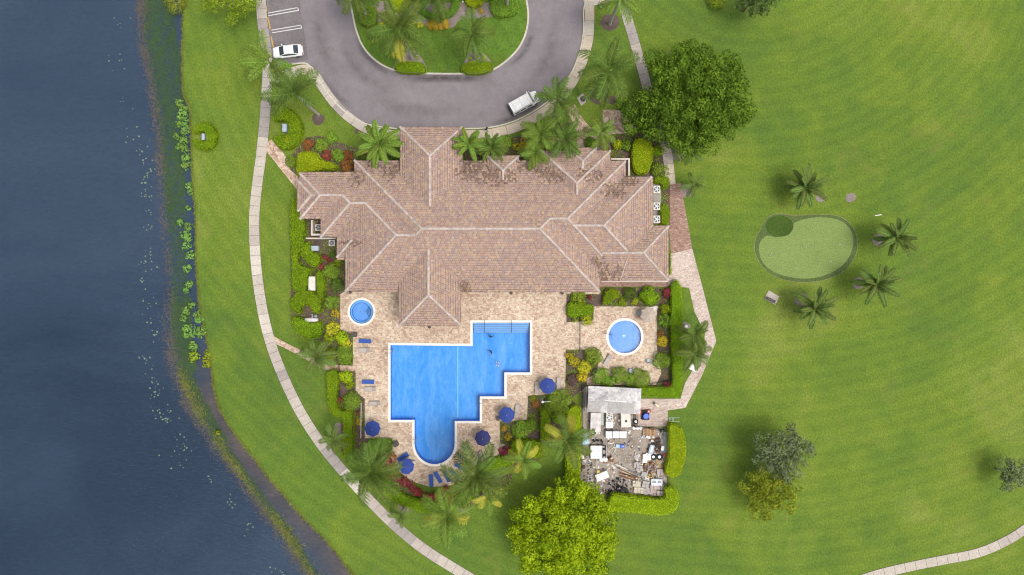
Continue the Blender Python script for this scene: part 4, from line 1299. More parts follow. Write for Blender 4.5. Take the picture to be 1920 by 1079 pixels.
def palm(label, px, py, h, r_px, style='royal', nf=16, mat='f_palm', old=0, group=None, wind=None, base=None, azs=None):
    c_ = P(px, py, h)
    lean = Vector((0, 0, 0))
    if base:
        b_ = P(*base); lean = Vector((c_.x - b_.x, c_.y - b_.y, 0)); c_ = b_
    root = empty('palm_tree', (c_.x, c_.y, 0), 0, label, 'palm', group)
    L = r_px / S * (H - h) / H
    tk = obj('trunk', trunk_mesh(style), root, (0, 0, 0), None, (1.0, 1.0, h - (0.9 if style == 'royal' else 0.0)))
    if base:
        m = Matrix.Identity(4); m[0][2] = lean.x / h; m[1][2] = lean.y / h
        tk.matrix_local = m @ Matrix.Diagonal((1, 1, h, 1))
    if style == 'royal':
        obj('crownshaft', SHAFT, root, (lean.x, lean.y, h - 1.0))
    arcs = [(78, 20), (55, -15), (35, -45), (12, -60), (-8, -70)] if style != 'date' else [(75, 35), (52, 0), (30, -25), (12, -45), (-10, -60)]
    for i in range(nf):
        t = i / (nf - 1)
        ai = 0 if t < 0.14 else 1 if t < 0.4 else 2 if t < 0.72 else 3 if t < 0.9 else 4
        az = i * 2.39996 + rng.uniform(-0.25, 0.25)
        if azs and i >= nf - len(azs):
            az = math.radians(azs[i - nf]); ai = 2 if i % 2 else 1
        if wind is not None:
            az += 0.55 * math.sin(wind - az)
        m = mat if i < nf - old else 'f_palm_yellow'
        sc_ = L * rng.uniform(0.85, 1.12) * (0.8 if ai == 0 else 1.0)
        obj('frond', frond_mesh(style, arcs[ai], m), root, (lean.x, lean.y, h + 0.25 - 0.35 * t), (rng.uniform(-0.35, 0.35), rng.uniform(-0.1, 0.1), az), (sc_, sc_, sc_))
    return root

# trees
tree('broadleaf_tree', 'big dense dark green tree spreading over the tan path beside the hall', 1275, 190,
     [(0, -30, 62, 6.5, 3.2), (55, -20, 58, 6.5, 3.0), (-10, 20, 60, 7.0, 3.2), (60, 28, 60, 6.2, 3.0), (90, 5, 46, 5.6, 2.6), (20, 62, 42, 5.6, 2.6), (-78, 18, 42, 5.0, 2.4), (-45, 35, 45, 5.6, 2.6), (75, -50, 44, 5.6, 2.4), (-20, -60, 44, 5.6, 2.4), (40, 5, 60, 8.0, 3.0), (30, -68, 40, 5.4, 2.2)],
     10.5, 'f_bigtree', size=0.32, dens=24, clump=1.15, trunk=0.42)
tree('broadleaf_tree', 'round yellow green tree below the storage yard hedge', 1060, 985,
     [(0, 0, 60, 6.6, 3.0), (-45, -20, 50, 5.8, 2.6), (45, -15, 50, 5.8, 2.6), (-40, 40, 52, 5.6, 2.6), (40, 45, 52, 5.6, 2.6), (0, -48, 44, 5.4, 2.4), (0, 65, 50, 5.5, 2.4), (-62, 10, 36, 4.8, 2.2), (62, 20, 34, 4.8, 2.2), (30, -62, 26, 4.5, 2.0)],
     9.5, 'f_limetree', size=0.32, dens=26, clump=1.1, per=34, trunk=0.38)
tree('broadleaf_tree', 'grey green feathery tree beside the smaller olive tree on the lawn', 1462, 848,
     [(0, 0, 40, 5.8, 2.2), (-28, -14, 30, 5.2, 1.8), (30, -4, 30, 5.2, 1.8), (6, 28, 30, 5.0, 1.8), (18, -26, 26, 5.0, 1.6), (-30, 14, 26, 4.8, 1.6)], 8.0, 'f_greytree', size=0.26, dens=26, clump=0.75, trunk=0.2, per=40)
tree('broadleaf_tree', 'smaller yellow olive tree touching the grey green feathery tree', 1442, 912,
     [(0, 0, 40, 4.2, 2.0), (-28, -12, 30, 3.8, 1.7), (30, -2, 30, 3.8, 1.7), (-8, 28, 32, 3.8, 1.6), (24, 26, 28, 3.6, 1.5), (-28, 18, 26, 3.5, 1.5), (4, -24, 30, 3.8, 1.6)], 6.0, 'f_olive', size=0.26, dens=28, clump=0.72, trunk=0.2, per=40)
tree('small_tree', 'small grey leaved tree standing alone on the open lawn', 1893, 888,
     [(0, 0, 22, 3.6, 1.3), (-10, -14, 18, 3.3, 1.1), (12, -10, 17, 3.3, 1.1), (-8, 18, 18, 3.0, 1.0), (10, 14, 17, 3.2, 1.0)], 5.0, 'f_greytree', size=0.22, dens=36, clump=0.5, trunk=0.14, per=90)
tree('broadleaf_tree', 'dark blue green tree with drooping edge beyond the dark tree by the hall', 1414, -4,
     [(0, 0, 34, 5.5, 2.2), (-28, 2, 24, 5.0, 1.8), (30, 4, 24, 5.0, 1.8), (6, 18, 22, 4.6, 1.6)], 8.0, 'f_darktree', size=0.26, dens=28, clump=0.75, trunk=0.25, per=36)
tree('broadleaf_tree', 'drooping yellow green tree over the lakeside path near the parking bays', 435, 2,
     [(0, 0, 38, 5.5, 2.4), (-32, 4, 26, 5.0, 1.8), (34, 6, 28, 5.0, 1.8), (10, 28, 24, 4.6, 1.8), (-10, -20, 30, 5.2, 1.8)], 8.0, 'f_olive', size=0.24, dens=26, clump=0.7, trunk=0.25, per=36)
shrub('shore_bush', 'loose green bush leaning over the water edge by the lakeside lawn', 328, 5, 22, 'f_olive', 1.6, 0.22, 40)

# palms: crown position in the photo, height, reach
palm('tall royal palm beside the white sedan', 507, 119, 11.8, 46, nf=10, mat='f_palm_light', azs=[95, 150, 178, 205, 232, -50, -22, -75])
palm('tall royal palm with pale trunk in the mulch ring near the drive corner', 553, 176, 11.5, 50, nf=12, mat='f_palm', azs=[15, 48, 110, 160, 185, 200, -30, 75, 130, 225])
palm('royal palm with ragged yellowing fronds behind a clipped island hedge', 748, 55, 12, 50, nf=18, old=4)
palm('dark royal palm on the island with three little yellow bushes at its foot', 885, 66, 10, 42, nf=12, mat='f_palm')
palm('drooping palm in the round clipped ring at the heart of the island', 818, -16, 6, 44, nf=18, mat='f_palm')
palm('royal palm on the island bed edge next to the parking side of the drive', 664, -14, 8.5, 45, nf=14)
palm('royal palm on the island bed edge facing the tan path side of the drive', 950, -42, 10, 40, nf=14)
palm('royal palm in a wide round mulch ring beside the tan path', 1161, -2, 9.5, 38, nf=14, mat='f_palm_light')
palm('windblown royal palm with a bright yellow spear leaf beside the drive', 1140, 132, 13, 56, nf=14, wind=-2.4)
palm('tall royal palm overhanging the white van', 1045, 188, 11, 44, nf=12)
palm('palm in the cluster below the palm overhanging the van, nearer the walking person', 1014, 250, 6.5, 34, nf=15, mat='f_palm_light')
palm('palm in the cluster beside the pink paver walk', 1058, 262, 6.5, 36, nf=15)
palm('low palm of the cluster touching the roof edge', 1003, 286, 5, 28, nf=13, mat='f_palm_light')
palm('small bright palm between the pink paver walk and the paver plaza', 1127, 251, 5, 30, nf=12, mat='f_palm_light')
palm('stocky palm standing against the entrance roof corner nearest the walking person', 879, 270, 6.5, 29, 'date', nf=15, mat='f_palm_light')
palm('stocky palm next to the one at the entrance roof corner, before the small dormer', 922, 277, 6.5, 28, 'date', nf=15)
palm('dense arching palm against the entrance roof on the lake side', 711, 270, 8.5, 37, 'date', nf=20, mat='f_palm_light')
palm('young palm under the edge of the big dark tree', 1297, 286, 3.5, 24, 'coconut', nf=9, mat='f_palm_dark')
palm('young palm beside the dark brick path start', 1302, 347, 3.5, 23, 'coconut', nf=9, mat='f_palm_dark')
palm('sparse palm beside the narrow curving paver path', 594, 668, 5, 34, 'coconut', nf=12, mat='f_palm_dark')
palm('small dark palm between the lakeside path and the tall hedge corner', 626, 824, 5, 26, 'coconut', nf=10, mat='f_palm_dark')
palm('large royal palm overhanging the lakeside path by the clipped lawn square', 697, 885, 11, 53, nf=17)
palm('large royal palm beside the row of blue loungers', 893, 890, 11, 54, nf=16)
palm('royal palm with a yellowing underside below the red croton band', 838, 966, 8.5, 47, nf=15, old=4, mat='f_palm_light')
palm('broad leaved yellowing palm beside the dark red bush', 981, 862, 5.5, 34, 'coconut', nf=10, mat='f_palm_light', old=4)
palm('low yellow palm at the foot of the palm by the blue loungers', 914, 930, 3.2, 30, 'coconut', nf=9, mat='f_palm_light', old=5)
palm('little dark palm between the lakeside path and the sweeping hedge', 750, 966, 4, 23, 'coconut', nf=10, mat='f_palm_dark')
palm('coconut palm with long thin fronds beside the storage yard fence', 1062, 825, 8.5, 46, 'coconut', nf=13, mat='f_palm', old=4)
palm('stocky palm above the putting green', 1509, 352, 4.0, 35, 'date', nf=19, mat='f_palm_dark')
palm('stocky palm beside the putting green next to the white stake', 1681, 446, 5.0, 34, 'date', nf=18, mat='f_palm_dark')
palm('stocky palm between the stake palm and the bench side palm', 1643, 533, 5.0, 35, 'date', nf=19, mat='f_palm_dark')
palm('stocky palm beside the small bench pad', 1527, 578, 4.0, 35, 'date', nf=19, mat='f_palm_dark')
palm('palm leaning over the pale brick path near the beige parasol hedge', 1302, 626, 5, 32, 'coconut', nf=11, mat='f_palm')
palm('palm leaning over the pale brick path beside the white box', 1303, 663, 5, 32, 'coconut', nf=11, mat='f_palm_dark')

# hedges
G = 'f_hedge'
hedge('clipped_hedge', 'long rough hedge along the lake side wall of the hall', [(545, 376), (556, 372), (567, 392), (571, 430), (569, 455), (560, 480), (566, 498), (586, 505), (578, 520), (573, 543), (549, 545), (546, 490), (543, 430)], 1.3, G, 3, rough=0.12)
hedge('topiary', 'smooth kidney shaped topiary beside the grey cabinet', [(573, 455), (581, 456), (583, 470), (599, 477), (602, 489), (592, 501), (575, 494), (563, 479), (564, 463)], 1.4, G, cat='topiary')
hedge('topiary', 'smooth horseshoe topiary above the white tank', [(545, 562), (556, 548), (575, 544), (592, 550), (602, 565), (602, 584), (588, 588), (580, 575), (568, 574), (562, 588), (550, 586), (543, 574)], 1.4, G, cat='topiary')
hedge('clipped_hedge', 'loose hedge mass below the white tank', [(549, 594), (570, 598), (580, 606), (602, 604), (602, 630), (585, 636), (570, 634), (552, 622), (547, 606)], 1.2, G, 3, rough=0.15)
hedge('clipped_hedge', 'narrow upright hedge beside the white planter box', [(592, 510), (607, 512), (609, 545), (604, 562), (597, 560), (592, 530)], 1.3, G, 3)
hedge('clipped_hedge', 'curved hedge enclosing the red bush on the lake side of the deck', [(613, 697), (632, 695), (635, 720), (632, 760), (645, 770), (661, 772), (662, 800), (662, 852), (642, 852), (641, 790), (622, 780), (613, 755), (611, 720)], 1.4, G, 3)
hedge('clipped_hedge', 'sweeping hedge curving round the rounded pool end', [(640, 850), (662, 848), (672, 862), (715, 882), (735, 912), (775, 935), (820, 944), (855, 930), (885, 905), (905, 915), (880, 945), (830, 964), (780, 960), (732, 938), (700, 905), (655, 872)], 1.2, G, 3)
hedge('clipped_hedge', 'dark straight hedge piece beside the large palm at the blue loungers', [(898, 882), (925, 860), (960, 860), (960, 876), (930, 880), (905, 892)], 1.2, G, 2)
hedge('clipped_hedge', 'hedge block behind the broad leaved yellowing palm', [(960, 827), (1012, 828), (1014, 862), (990, 858), (962, 858)], 1.3, G, 2)
hedge('clipped_hedge', 'tall straight hedge between the wading pool court and the pale brick path', [(1259, 536), (1279, 536), (1281, 640), (1280, 715), (1276, 746), (1250, 746), (1200, 742), (1198, 726), (1250, 727), (1261, 715), (1259, 640)], 1.5, G, 2)
hedge('clipped_hedge', 'bulging bright hedge at the open side of the storage yard', [(1254, 800), (1266, 796), (1280, 806), (1287, 830), (1286, 860), (1278, 888), (1264, 897), (1250, 892), (1248, 878), (1253, 850)], 1.7, 'f_lime', 4)
hedge('clipped_hedge', 'bright hedge with a rounded end along the foot of the storage yard', [(1148, 928), (1200, 933), (1244, 935), (1247, 917), (1262, 914), (1273, 928), (1272, 950), (1258, 965), (1225, 967), (1180, 962), (1146, 960)], 1.7, 'f_lime', 3)
hedge('clipped_hedge', 'straight bright hedge between the coconut palm and the storage yard fence', [(1064, 770), (1090, 766), (1089, 830), (1087, 905), (1062, 906), (1062, 830)], 1.7, 'f_lime', 2)
hedge('clipped_hedge', 'short dark hedge block next to the coconut palm trunk', [(1014, 771), (1032, 770), (1031, 800), (1030, 826), (1014, 826)], 1.4, G, 2)
hedge('clipped_hedge', 'bean shaped hedge mass above the lake side roof corner', [(557, 290), (572, 283), (592, 286), (602, 298), (620, 304), (632, 310), (628, 318), (605, 318), (590, 322), (568, 326), (557, 330), (555, 310)], 1.4, 'f_lime', 4)
hedge('clipped_hedge', 'large bean shaped bright hedge beside the corner parapet', [(1192, 262), (1206, 259), (1220, 266), (1226, 285), (1222, 308), (1214, 324), (1196, 326), (1187, 310), (1185, 285)], 1.6, 'f_lime', 4)
hedge('clipped_hedge', 'small hedge block beside the brick path start', [(1228, 332), (1254, 331), (1255, 352), (1242, 354), (1240, 345), (1228, 344)], 1.2, G, 2)
hedge('clipped_hedge', 'small hedge block beside the air conditioners', [(1239, 386), (1254, 384), (1255, 420), (1240, 421)], 1.2, G, 2)
hedge('clipped_hedge', 'thin low hedge strip against the end wall by the pale bricks', [(1254, 470), (1259, 478), (1260, 512), (1254, 518)], 0.8, G, 1)
hedge('clipped_hedge', 'oblong clipped island hedge below the ragged yellowing palm', [(741, 118), (755, 114), (785, 115), (796, 122), (798, 135), (770, 138), (742, 133)], 1.1, G, 4)
hedge('clipped_hedge', 'oblong clipped island hedge below the dark royal palm', [(866, 122), (880, 115), (905, 113), (922, 116), (924, 130), (905, 138), (880, 139), (866, 134)], 1.1, G, 4)
hedge('clipped_hedge', 'rounded bright hedge on the island bed beside the stone strip', [(727, -30), (765, -30), (766, 5), (758, 17), (742, 20), (730, 8)], 1.2, 'f_lime', 4)
hedge('clipped_hedge', 'round bright island hedge next to the row of little yellow flowers', [(873, -20), (904, -20), (904, 5), (895, 12), (880, 12), (873, 4)], 1.2, 'f_lime', 4)
hedge('clipped_hedge', 'dark crescent hedge ringing the drooping palm on the island', [(775, -30), (790, -30), (792, 10), (806, 21), (830, 21), (846, 10), (850, -30), (862, -30), (862, 8), (848, 28), (828, 37), (808, 36), (788, 26), (776, 8)], 1.0, 'f_mid', 3)
hedge('clipped_hedge', 'low hedge drum on the island around the palm facing the tan path', [(922, -10), (935, 2), (965, 0), (974, 10), (968, 26), (945, 33), (925, 28), (918, 10)], 0.9, 'f_mid', 4)
hedge('clipped_hedge', 'low hedge drum on the island around the palm facing the parking side', [(676, 18), (700, 10), (708, 24), (706, 42), (690, 50), (676, 44), (672, 30)], 0.9, 'f_mid', 4)
hedge('topiary', 'round ring topiary enclosing a small grey cabinet on the lakeside lawn', [(366, 235), (382, 228), (399, 236), (406, 256), (400, 275), (382, 282), (366, 276), (360, 262), (374, 262), (380, 266), (385, 262), (385, 252), (378, 248), (360, 250)], 1.1, G, 4, cat='topiary')
hedge('clipped_hedge', 'big rough hedge mass around the grey transformer box', [(510, 205), (530, 200), (552, 208), (566, 230), (566, 250), (556, 270), (540, 280), (522, 276), (512, 258), (522, 252), (536, 254), (540, 240), (536, 228), (520, 228), (510, 224)], 1.3, G, 3, rough=0.16)
hedge('clipped_hedge', 'low sedum-like hedge block where the deck meets the lake side hedge', [(632, 650), (656, 650), (659, 683), (640, 684), (632, 676)], 1.0, 'f_mid', 3)
hedge('clipped_hedge', 'lawn square clipped like a green table beside the small deck bin', [(692, 823), (736, 823), (735, 848), (715, 858), (690, 850)], 0.7, 'f_mid', 1, rough=0.12)
hedge('clipped_hedge', 'two lobed hedge beside the gate line of the wading pool court', [(1065, 570), (1085, 568), (1112, 573), (1113, 585), (1104, 592), (1088, 594), (1066, 594)], 1.2, G, 3)
hedge('clipped_hedge', 'dark clipped hedge in the court corner next to the terrace strip', [(1130, 572), (1136, 545), (1150, 541), (1162, 546), (1158, 556), (1146, 566)], 1.1, G, 3)

# shrubs: x, y, radius, foliage, height, label
SHRUBS = [
 (577, 272, 11, 'f_bronze', 0.9, 'orange bronze shrub at the head of the bean shaped hedge'),
 (603, 272, 14, 'f_mid', 1.1, 'bright leafy shrub beside the orange bronze shrub'),
 (634, 292, 12, 'f_mid', 1.3, 'round green shrub between two red crotons by the lake side roof'),
 (613, 291, 11, 'f_red', 1.1, 'dark red croton beside the bean shaped hedge'),
 (650, 310, 13, 'f_bronze', 1.1, 'rusty croton against the roof corner by the bean shaped hedge'),
 (652, 292, 10, 'f_bronze', 0.9, 'small amber shrub below the dense arching palm'),
 (545, 303, 12, 'f_mid', 1.2, 'dark shrub beside the pink paver side path'),
 (622, 258, 11, 'f_mid', 0.7, 'low pale shrub on the edge of the lawn above the crotons'),
 (680, 300, 12, 'f_dark', 1.0, 'dark shrub under the dense arching palm'),
 (738, 292, 10, 'f_dark', 1.0, 'dark shrub squeezed against the entrance roof'),
 (1158, 271, 10, 'f_lime', 1.1, 'ball shaped lime shrub between the porch and the large bean shaped hedge'),
 (1175, 273, 11, 'f_mid', 1.2, 'loose shrub beside the ball shaped lime shrub'),
 (1232, 282, 12, 'f_hedge', 1.2, 'yellowish shrub at the path edge beside the large bean shaped hedge'),
 (1232, 318, 13, 'f_mid', 1.2, 'dark leafy shrub below the large bean shaped hedge'),
 (1105, 268, 10, 'f_mid', 1.0, 'dark shrub beside the pink paver walk'),
 (985, 270, 12, 'f_gold', 0.9, 'golden croton in the bed under the palm cluster'),
 (970, 276, 9, 'f_yellow', 0.8, 'small yellow green shrub next to the golden croton'),
 (948, 268, 14, 'f_mid', 0.8, 'low shrub behind the stocky palm by the small dormer'),
 (905, 285, 11, 'f_dark', 0.8, 'dark shrub between the two stocky palms'),
 (1025, 285, 14, 'f_dark', 1.0, 'dark undergrowth shrub below the palm cluster'),
 (1060, 285, 13, 'f_dark', 1.0, 'dark undergrowth shrub beside the porch dormer'),
 (609, 483, 6, 'f_red', 1.0, 'small red shrub beside the kidney shaped topiary'),
 (618, 489, 6, 'f_red', 1.0, 'second small red shrub touching the wall by the kidney topiary'),
 (603, 500, 7, 'f_red', 0.9, 'thin red shrub under the kidney shaped topiary'),
 (624, 478, 8, 'f_dark', 1.0, 'dark shrub tucked under the eave by the red shrubs'),
 (634, 492, 8, 'f_hedge', 1.0, 'green shrub at the wall below the stepped eave'),
 (622, 508, 17, 'f_mid', 1.8, 'large leafy shrub beside the upright hedge and the wall'),
 (632, 535, 15, 'f_dark', 1.4, 'dull spreading shrub at the roof corner near the hot tub'),
 (621, 567, 14, 'f_mid', 1.5, 'round leafy shrub beside the hot tub'),
 (628, 588, 9, 'f_gold', 0.9, 'golden variegated shrub below the round leafy shrub by the hot tub'),
 (623, 616, 14, 'f_yellow', 1.5, 'bright yellow green shrub at the deck corner below the hot tub'),
 (640, 632, 13, 'f_lime', 1.3, 'lime shrub touching the small dark deck bin'),
 (615, 636, 10, 'f_lime', 1.2, 'lime shrub beside the sparse palm'),
 (649, 645, 11, 'f_yellow', 1.0, 'yellow shrub next to the blue and grey lounger pair'),
 (621, 664, 12, 'f_hedge', 1.2, 'round green shrub at the pool gate beside the sparse palm'),
 (648, 670, 13, 'f_mid', 1.2, 'round green shrub beside the pool gate facing the deck'),
 (648, 708, 14, 'f_lime', 1.2, 'lime shrub below the pool gate beside the curved hedge'),
 (655, 722, 10, 'f_hedge', 1.0, 'bushy shrub between the lime shrub and the broad leafy shrub'),
 (637, 751, 7, 'f_red', 1.1, 'single red shrub inside the curved hedge'),
 (660, 752, 20, 'f_mid', 1.5, 'broad leafy shrub beside the single red shrub'),
 (673, 790, 7, 'f_gold', 0.8, 'narrow golden shrub by the white pole on the deck edge'),
 (673, 775, 5, 'f_bronze', 0.7, 'little amber shrub above the narrow golden shrub'),
 (736, 858, 9, 'f_bronze', 0.7, 'rusty low shrub beside the blue lounger under the palm'),
 (952, 820, 9, 'f_gold', 0.9, 'golden shrub beside the dark blue parasol'),
 (945, 803, 6, 'f_gold', 0.8, 'golden shrub touching the parasol with the grey lounger'),
 (947, 846, 11, 'f_red', 1.2, 'dark red bush between the dark parasol and the yellowing palm'),
 (978, 805, 19, 'f_mid', 1.4, 'wide green shrub between the two lower parasols'),
 (996, 797, 11, 'f_mid', 1.3, 'small leafy shrub joined to the wide green shrub'),
 (1048, 753, 26, 'f_mid', 2.2, 'big leafy shrub below the parasol with two grey loungers'),
 (1048, 782, 15, 'f_hedge', 1.5, 'green shrub under the big leafy shrub'),
 (1004, 758, 9, 'f_bronze', 0.8, 'amber shrub at the bed corner by the small lamp arm'),
 (1000, 750, 9, 'f_olive', 0.5, 'thin grassy shrub at the corner of the parasol bed'),
 (1018, 768, 9, 'f_olive', 0.7, 'pale straggly shrub beside the big leafy shrub'),
 (1073, 712, 12, 'f_purple', 1.0, 'dull purple shrub beside the storage shed'),
 (1075, 678, 11, 'f_yellow', 1.2, 'yellow croton at the deck corner of the court gate'),
 (1068, 668, 8, 'f_gold', 1.0, 'gold croton at the edge of the main deck'),
 (1096, 690, 14, 'f_yellow', 1.4, 'tall yellow croton between the gate and the court'),
 (1092, 707, 11, 'f_gold', 1.2, 'golden croton against the storage shed'),
 (1113, 668, 17, 'f_mid', 1.4, 'rounded shrub at the lower gate post of the court'),
 (1126, 706, 18, 'f_mid', 1.7, 'shrub at the lounger end of the row behind the shed'),
 (1162, 704, 18, 'f_mid', 1.7, 'middle shrub of the row behind the shed'),
 (1203, 709, 20, 'f_mid', 1.7, 'shrub at the red bush end of the row behind the shed'),
 (1183, 714, 13, 'f_mid', 1.4, 'small shrub filling the row behind the shed'),
 (1142, 716, 13, 'f_mid', 1.4, 'small shrub tucked against the shed roof'),
 (1242, 676, 17, 'f_mid', 1.6, 'round shrub beside the grey chair in the court corner'),
 (1247, 602, 14, 'f_mid', 1.6, 'leafy shrub beside the beige parasol'),
 (1248, 580, 10, 'f_hedge', 1.3, 'green shrub above the leafy shrub by the beige parasol'),
 (1243, 640, 11, 'f_gold', 1.0, 'golden shrub against the court hedge'),
 (1238, 626, 6, 'f_bronze', 0.9, 'small rusty shrub above the golden shrub at the court hedge'),
 (1251, 550, 10, 'f_red', 1.4, 'crimson bush at the head of the tall straight hedge'),
 (1253, 722, 9, 'f_red', 1.1, 'pink red bush in the hedge corner by the storage yard'),
 (1216, 554, 20, 'f_hedge', 1.5, 'wide glossy shrub against the terrace strip'),
 (1180, 552, 13, 'f_dark', 1.0, 'spiky dark shrub between the two green shrubs by the terrace'),
 (1168, 568, 9, 'f_hedge', 0.8, 'low shrub at the edge of the wading pool court'),
 (1190, 566, 8, 'f_lime', 0.6, 'low yellowish ground shrub below the spiky dark shrub'),
 (1085, 556, 15, 'f_olive', 0.8, 'thin brown green shrub beside the roof corner at the court'),
 (1106, 558, 5, 'f_red', 0.9, 'small red shrub beside the roof corner at the court'),
 (1080, 598, 8, 'f_olive', 0.6, 'straggly shrub at the deck edge below the two lobed hedge'),
 (1100, 601, 11, 'f_lime', 1.3, 'lime leafy shrub at the upper gate post of the court'),
 (1152, 553, 10, 'f_hedge', 1.2, 'rounded shrub between the corner hedge and the spiky shrub'),
 (812, 46, 12, 'f_gold', 0.6, 'patch of yellow flowers before the dark crescent hedge on the island'),
 (832, 46, 12, 'f_gold', 0.6, 'second patch of yellow flowers before the dark crescent hedge on the island'),
 (888, 21, 5, 'f_gold', 0.4, 'little row of yellow flowers before the round island hedge'),
 (902, 21, 5, 'f_gold', 0.4, 'end of the little yellow flower row on the island'),
 (882, 110, 4, 'f_lime', 0.6, 'little yellow ball bush on the lake side of the dark royal palm'),
 (908, 108, 4, 'f_lime', 0.6, 'little yellow ball bush on the van side of the dark royal palm'),
 (899, 99, 4, 'f_lime', 0.6, 'little yellow ball bush behind the trunk of the dark royal palm'),
 (782, 108, 4, 'f_lime', 0.6, 'little yellow ball bush behind the oblong hedge of the ragged palm'),
 (716, 48, 7, 'f_yellow', 0.6, 'yellow flowers under the ragged palm'),
 (788, 46, 7, 'f_yellow', 0.6, 'yellow flowers between the ragged palm and the flower patches'),
 (738, 104, 6, 'f_yellow', 0.6, 'yellow plant on the lawn below the ragged palm'),
 (1345, 0, 16, 'f_olive', 1.2, 'olive shrub on the lawn between the two dark trees'),
 (540, 262, 11, 'f_yellow', 1.3, 'bright yellow shrub beside the grey transformer box'),
 (525, 268, 9, 'f_mid', 1.0, 'leafy shrub below the grey transformer box'),
 (1271, 556, 6, 'f_olive', 0.5, 'low tuft between the straight hedge and the brick path'),
]
for x, y, r_, m, h_, lb in SHRUBS:
    shrub('shrub', lb, x, y, r_, m, h_, 0.17 if r_ < 10 else 0.2, 95 if r_ < 10 else 85, 5 if r_ < 10 else 7)
# crimson croton band round the rounded pool end
band = catmull([(728, 868), (738, 888), (752, 900), (766, 912), (780, 922), (795, 931), (811, 935), (826, 928), (836, 918)], False, 2)
for i, (x, y) in enumerate(band):
    shrub('croton', 'crimson croton in the band round the rounded pool end', x + rng.uniform(-3, 3), y + rng.uniform(-3, 3), rng.uniform(8, 10.5), 'f_red', rng.uniform(0.8, 1.1), 0.26, 38, 5, group='crimson crotons round the pool end')

# low ground cover between the shrubs
def ground_cover(pts, mat, dens, size, seed):
    q = PP(pts)
    xs = [p_[0] for p_ in q]; ys = [p_[1] for p_ in q]
    n = int((max(xs) - min(xs)) * (max(ys) - min(ys)) * dens)
    x = rng.uniform(min(xs), max(xs), n); y = rng.uniform(min(ys), max(ys), n)
    m = in_poly(x, y, q) & (wobble(x, y, 1.1, seed) + rng.normal(0, 0.25, n) > 0.05)
    x, y = x[m], y[m]
    if len(x) < 5: return
    pos = np.stack([x, y, 0.06 + rng.uniform(0, 0.28, len(x))], 1)
    nor = np.stack([rng.normal(0, 0.5, len(x)), rng.normal(0, 0.5, len(x)), np.ones(len(x))], 1)
    o = obj('ground_cover', quads_mesh('ground_cover', leaf_quads(pos, nor, size), MATS[mat], np.clip(rng.normal(0.5, 0.28, len(x)), 0, 1)))
    tag(o, 'low mixed ground cover between the shrubs', kind='stuff')
for i, pts in enumerate(BEDS):
    ground_cover(pts, 'f_mid', 45, 0.2, 1.0 + i)
    ground_cover(pts, 'f_olive', 22, 0.2, 4.2 + i * 1.7)
    ground_cover(pts, 'f_bronze', 8, 0.2, 2.6 + i * 0.9)

# ------------------------------------------------------------------ lake plants
for i, (x, y, r_) in enumerate([(334, 193, 9), (342, 203, 9), (340, 216, 10), (344, 228, 9), (333, 233, 7), (346, 244, 9), (329, 255, 7), (343, 262, 9), (334, 275, 8), (345, 280, 9), (345, 295, 9), (347, 310, 9), (352, 349, 8), (354, 360, 7),
                                (351, 390, 6), (336, 417, 7), (351, 425, 9), (344, 441, 8), (352, 446, 8), (347, 460, 9), (355, 478, 10), (349, 504, 8), (353, 533, 8), (348, 545, 7), (358, 573, 7), (347, 584, 9), (342, 597, 7), (367, 590, 8),
                                (372, 600, 9), (352, 622, 15), (373, 624, 12), (360, 650, 10), (362, 668, 12), (386, 680, 11), (387, 665, 8), (407, 812, 5)]):
    shrub('water_plant', 'clump of bright broad leaved water plants along the lake shore' if y < 660 else 'clump of yellowish olive water plants where the weed bed narrows', x, y, r_, 'f_water' if y < 660 else 'f_olive', 0.7, 0.36, 26, 5, group='water plants along the shore' if y < 660 else 'olive water plants', cat='water plant', z0=-0.34)
def strands(name, label, pts, n, length, mat, z=-0.30, width=0.035, lean=0.8, upright=0.25):
    """thin stems scattered at photo positions"""
    X = np.array([P(a, b)[:2] for a, b in pts])
    X = X[:n]
    m = len(X)
    d = np.stack([rng.normal(0, lean, m), rng.normal(0, lean, m), rng.uniform(0, upright, m)], 1)
    L = length * rng.uniform(0.5, 1.4, (m, 1))
    b = np.concatenate([X, np.full((m, 1), z)], 1)
    tip = b + unit(d) * L
    s = unit(np.cross(d, np.array([0.1, 0.2, 1.0]))) * width
    V = np.stack([b - s, b + s, tip + s * 0.3, tip - s * 0.3], 1)
    V[:, :, 2] = np.maximum(V[:, :, 2], z)
    return tag(obj(name, quads_mesh(name, V, MATS[mat], np.clip(rng.normal(0.5, 0.25, m), 0, 1))), label, kind='stuff')
reed = np.array(catmull([(260, -20), (261, 20), (262, 70), (272, 120), (283, 180), (291, 240), (297, 310), (302, 380), (307, 450), (314, 540), (312, 600), (316, 650), (326, 700), (345, 745), (366, 785), (400, 835), (435, 880), (470, 930), (500, 970), (530, 1010), (560, 1060), (585, 1100)], False, 30))
rp = []
for i in range(16000):
    a = reed[rng.integers(len(reed))]
    thick = 4.0 if a[1] < 560 else 6.0
    dn = 0.5 + 0.5 * math.sin(a[1] * 0.11) * math.sin(a[1] * 0.043 + 1)
    if a[1] > 330 and a[1] < 620 and rng.random() < 0.55: continue
    if rng.random() > 0.35 + 0.65 * dn: continue
    rp.append((a[0] + rng.normal(0, thick * 1.25) + 2, a[1] + rng.normal(0, 3)))
strands('reeds', 'tan dry reeds in a line along the weed bed', rp, 5200, 0.5, 'f_reed', width=0.03)
wp = []
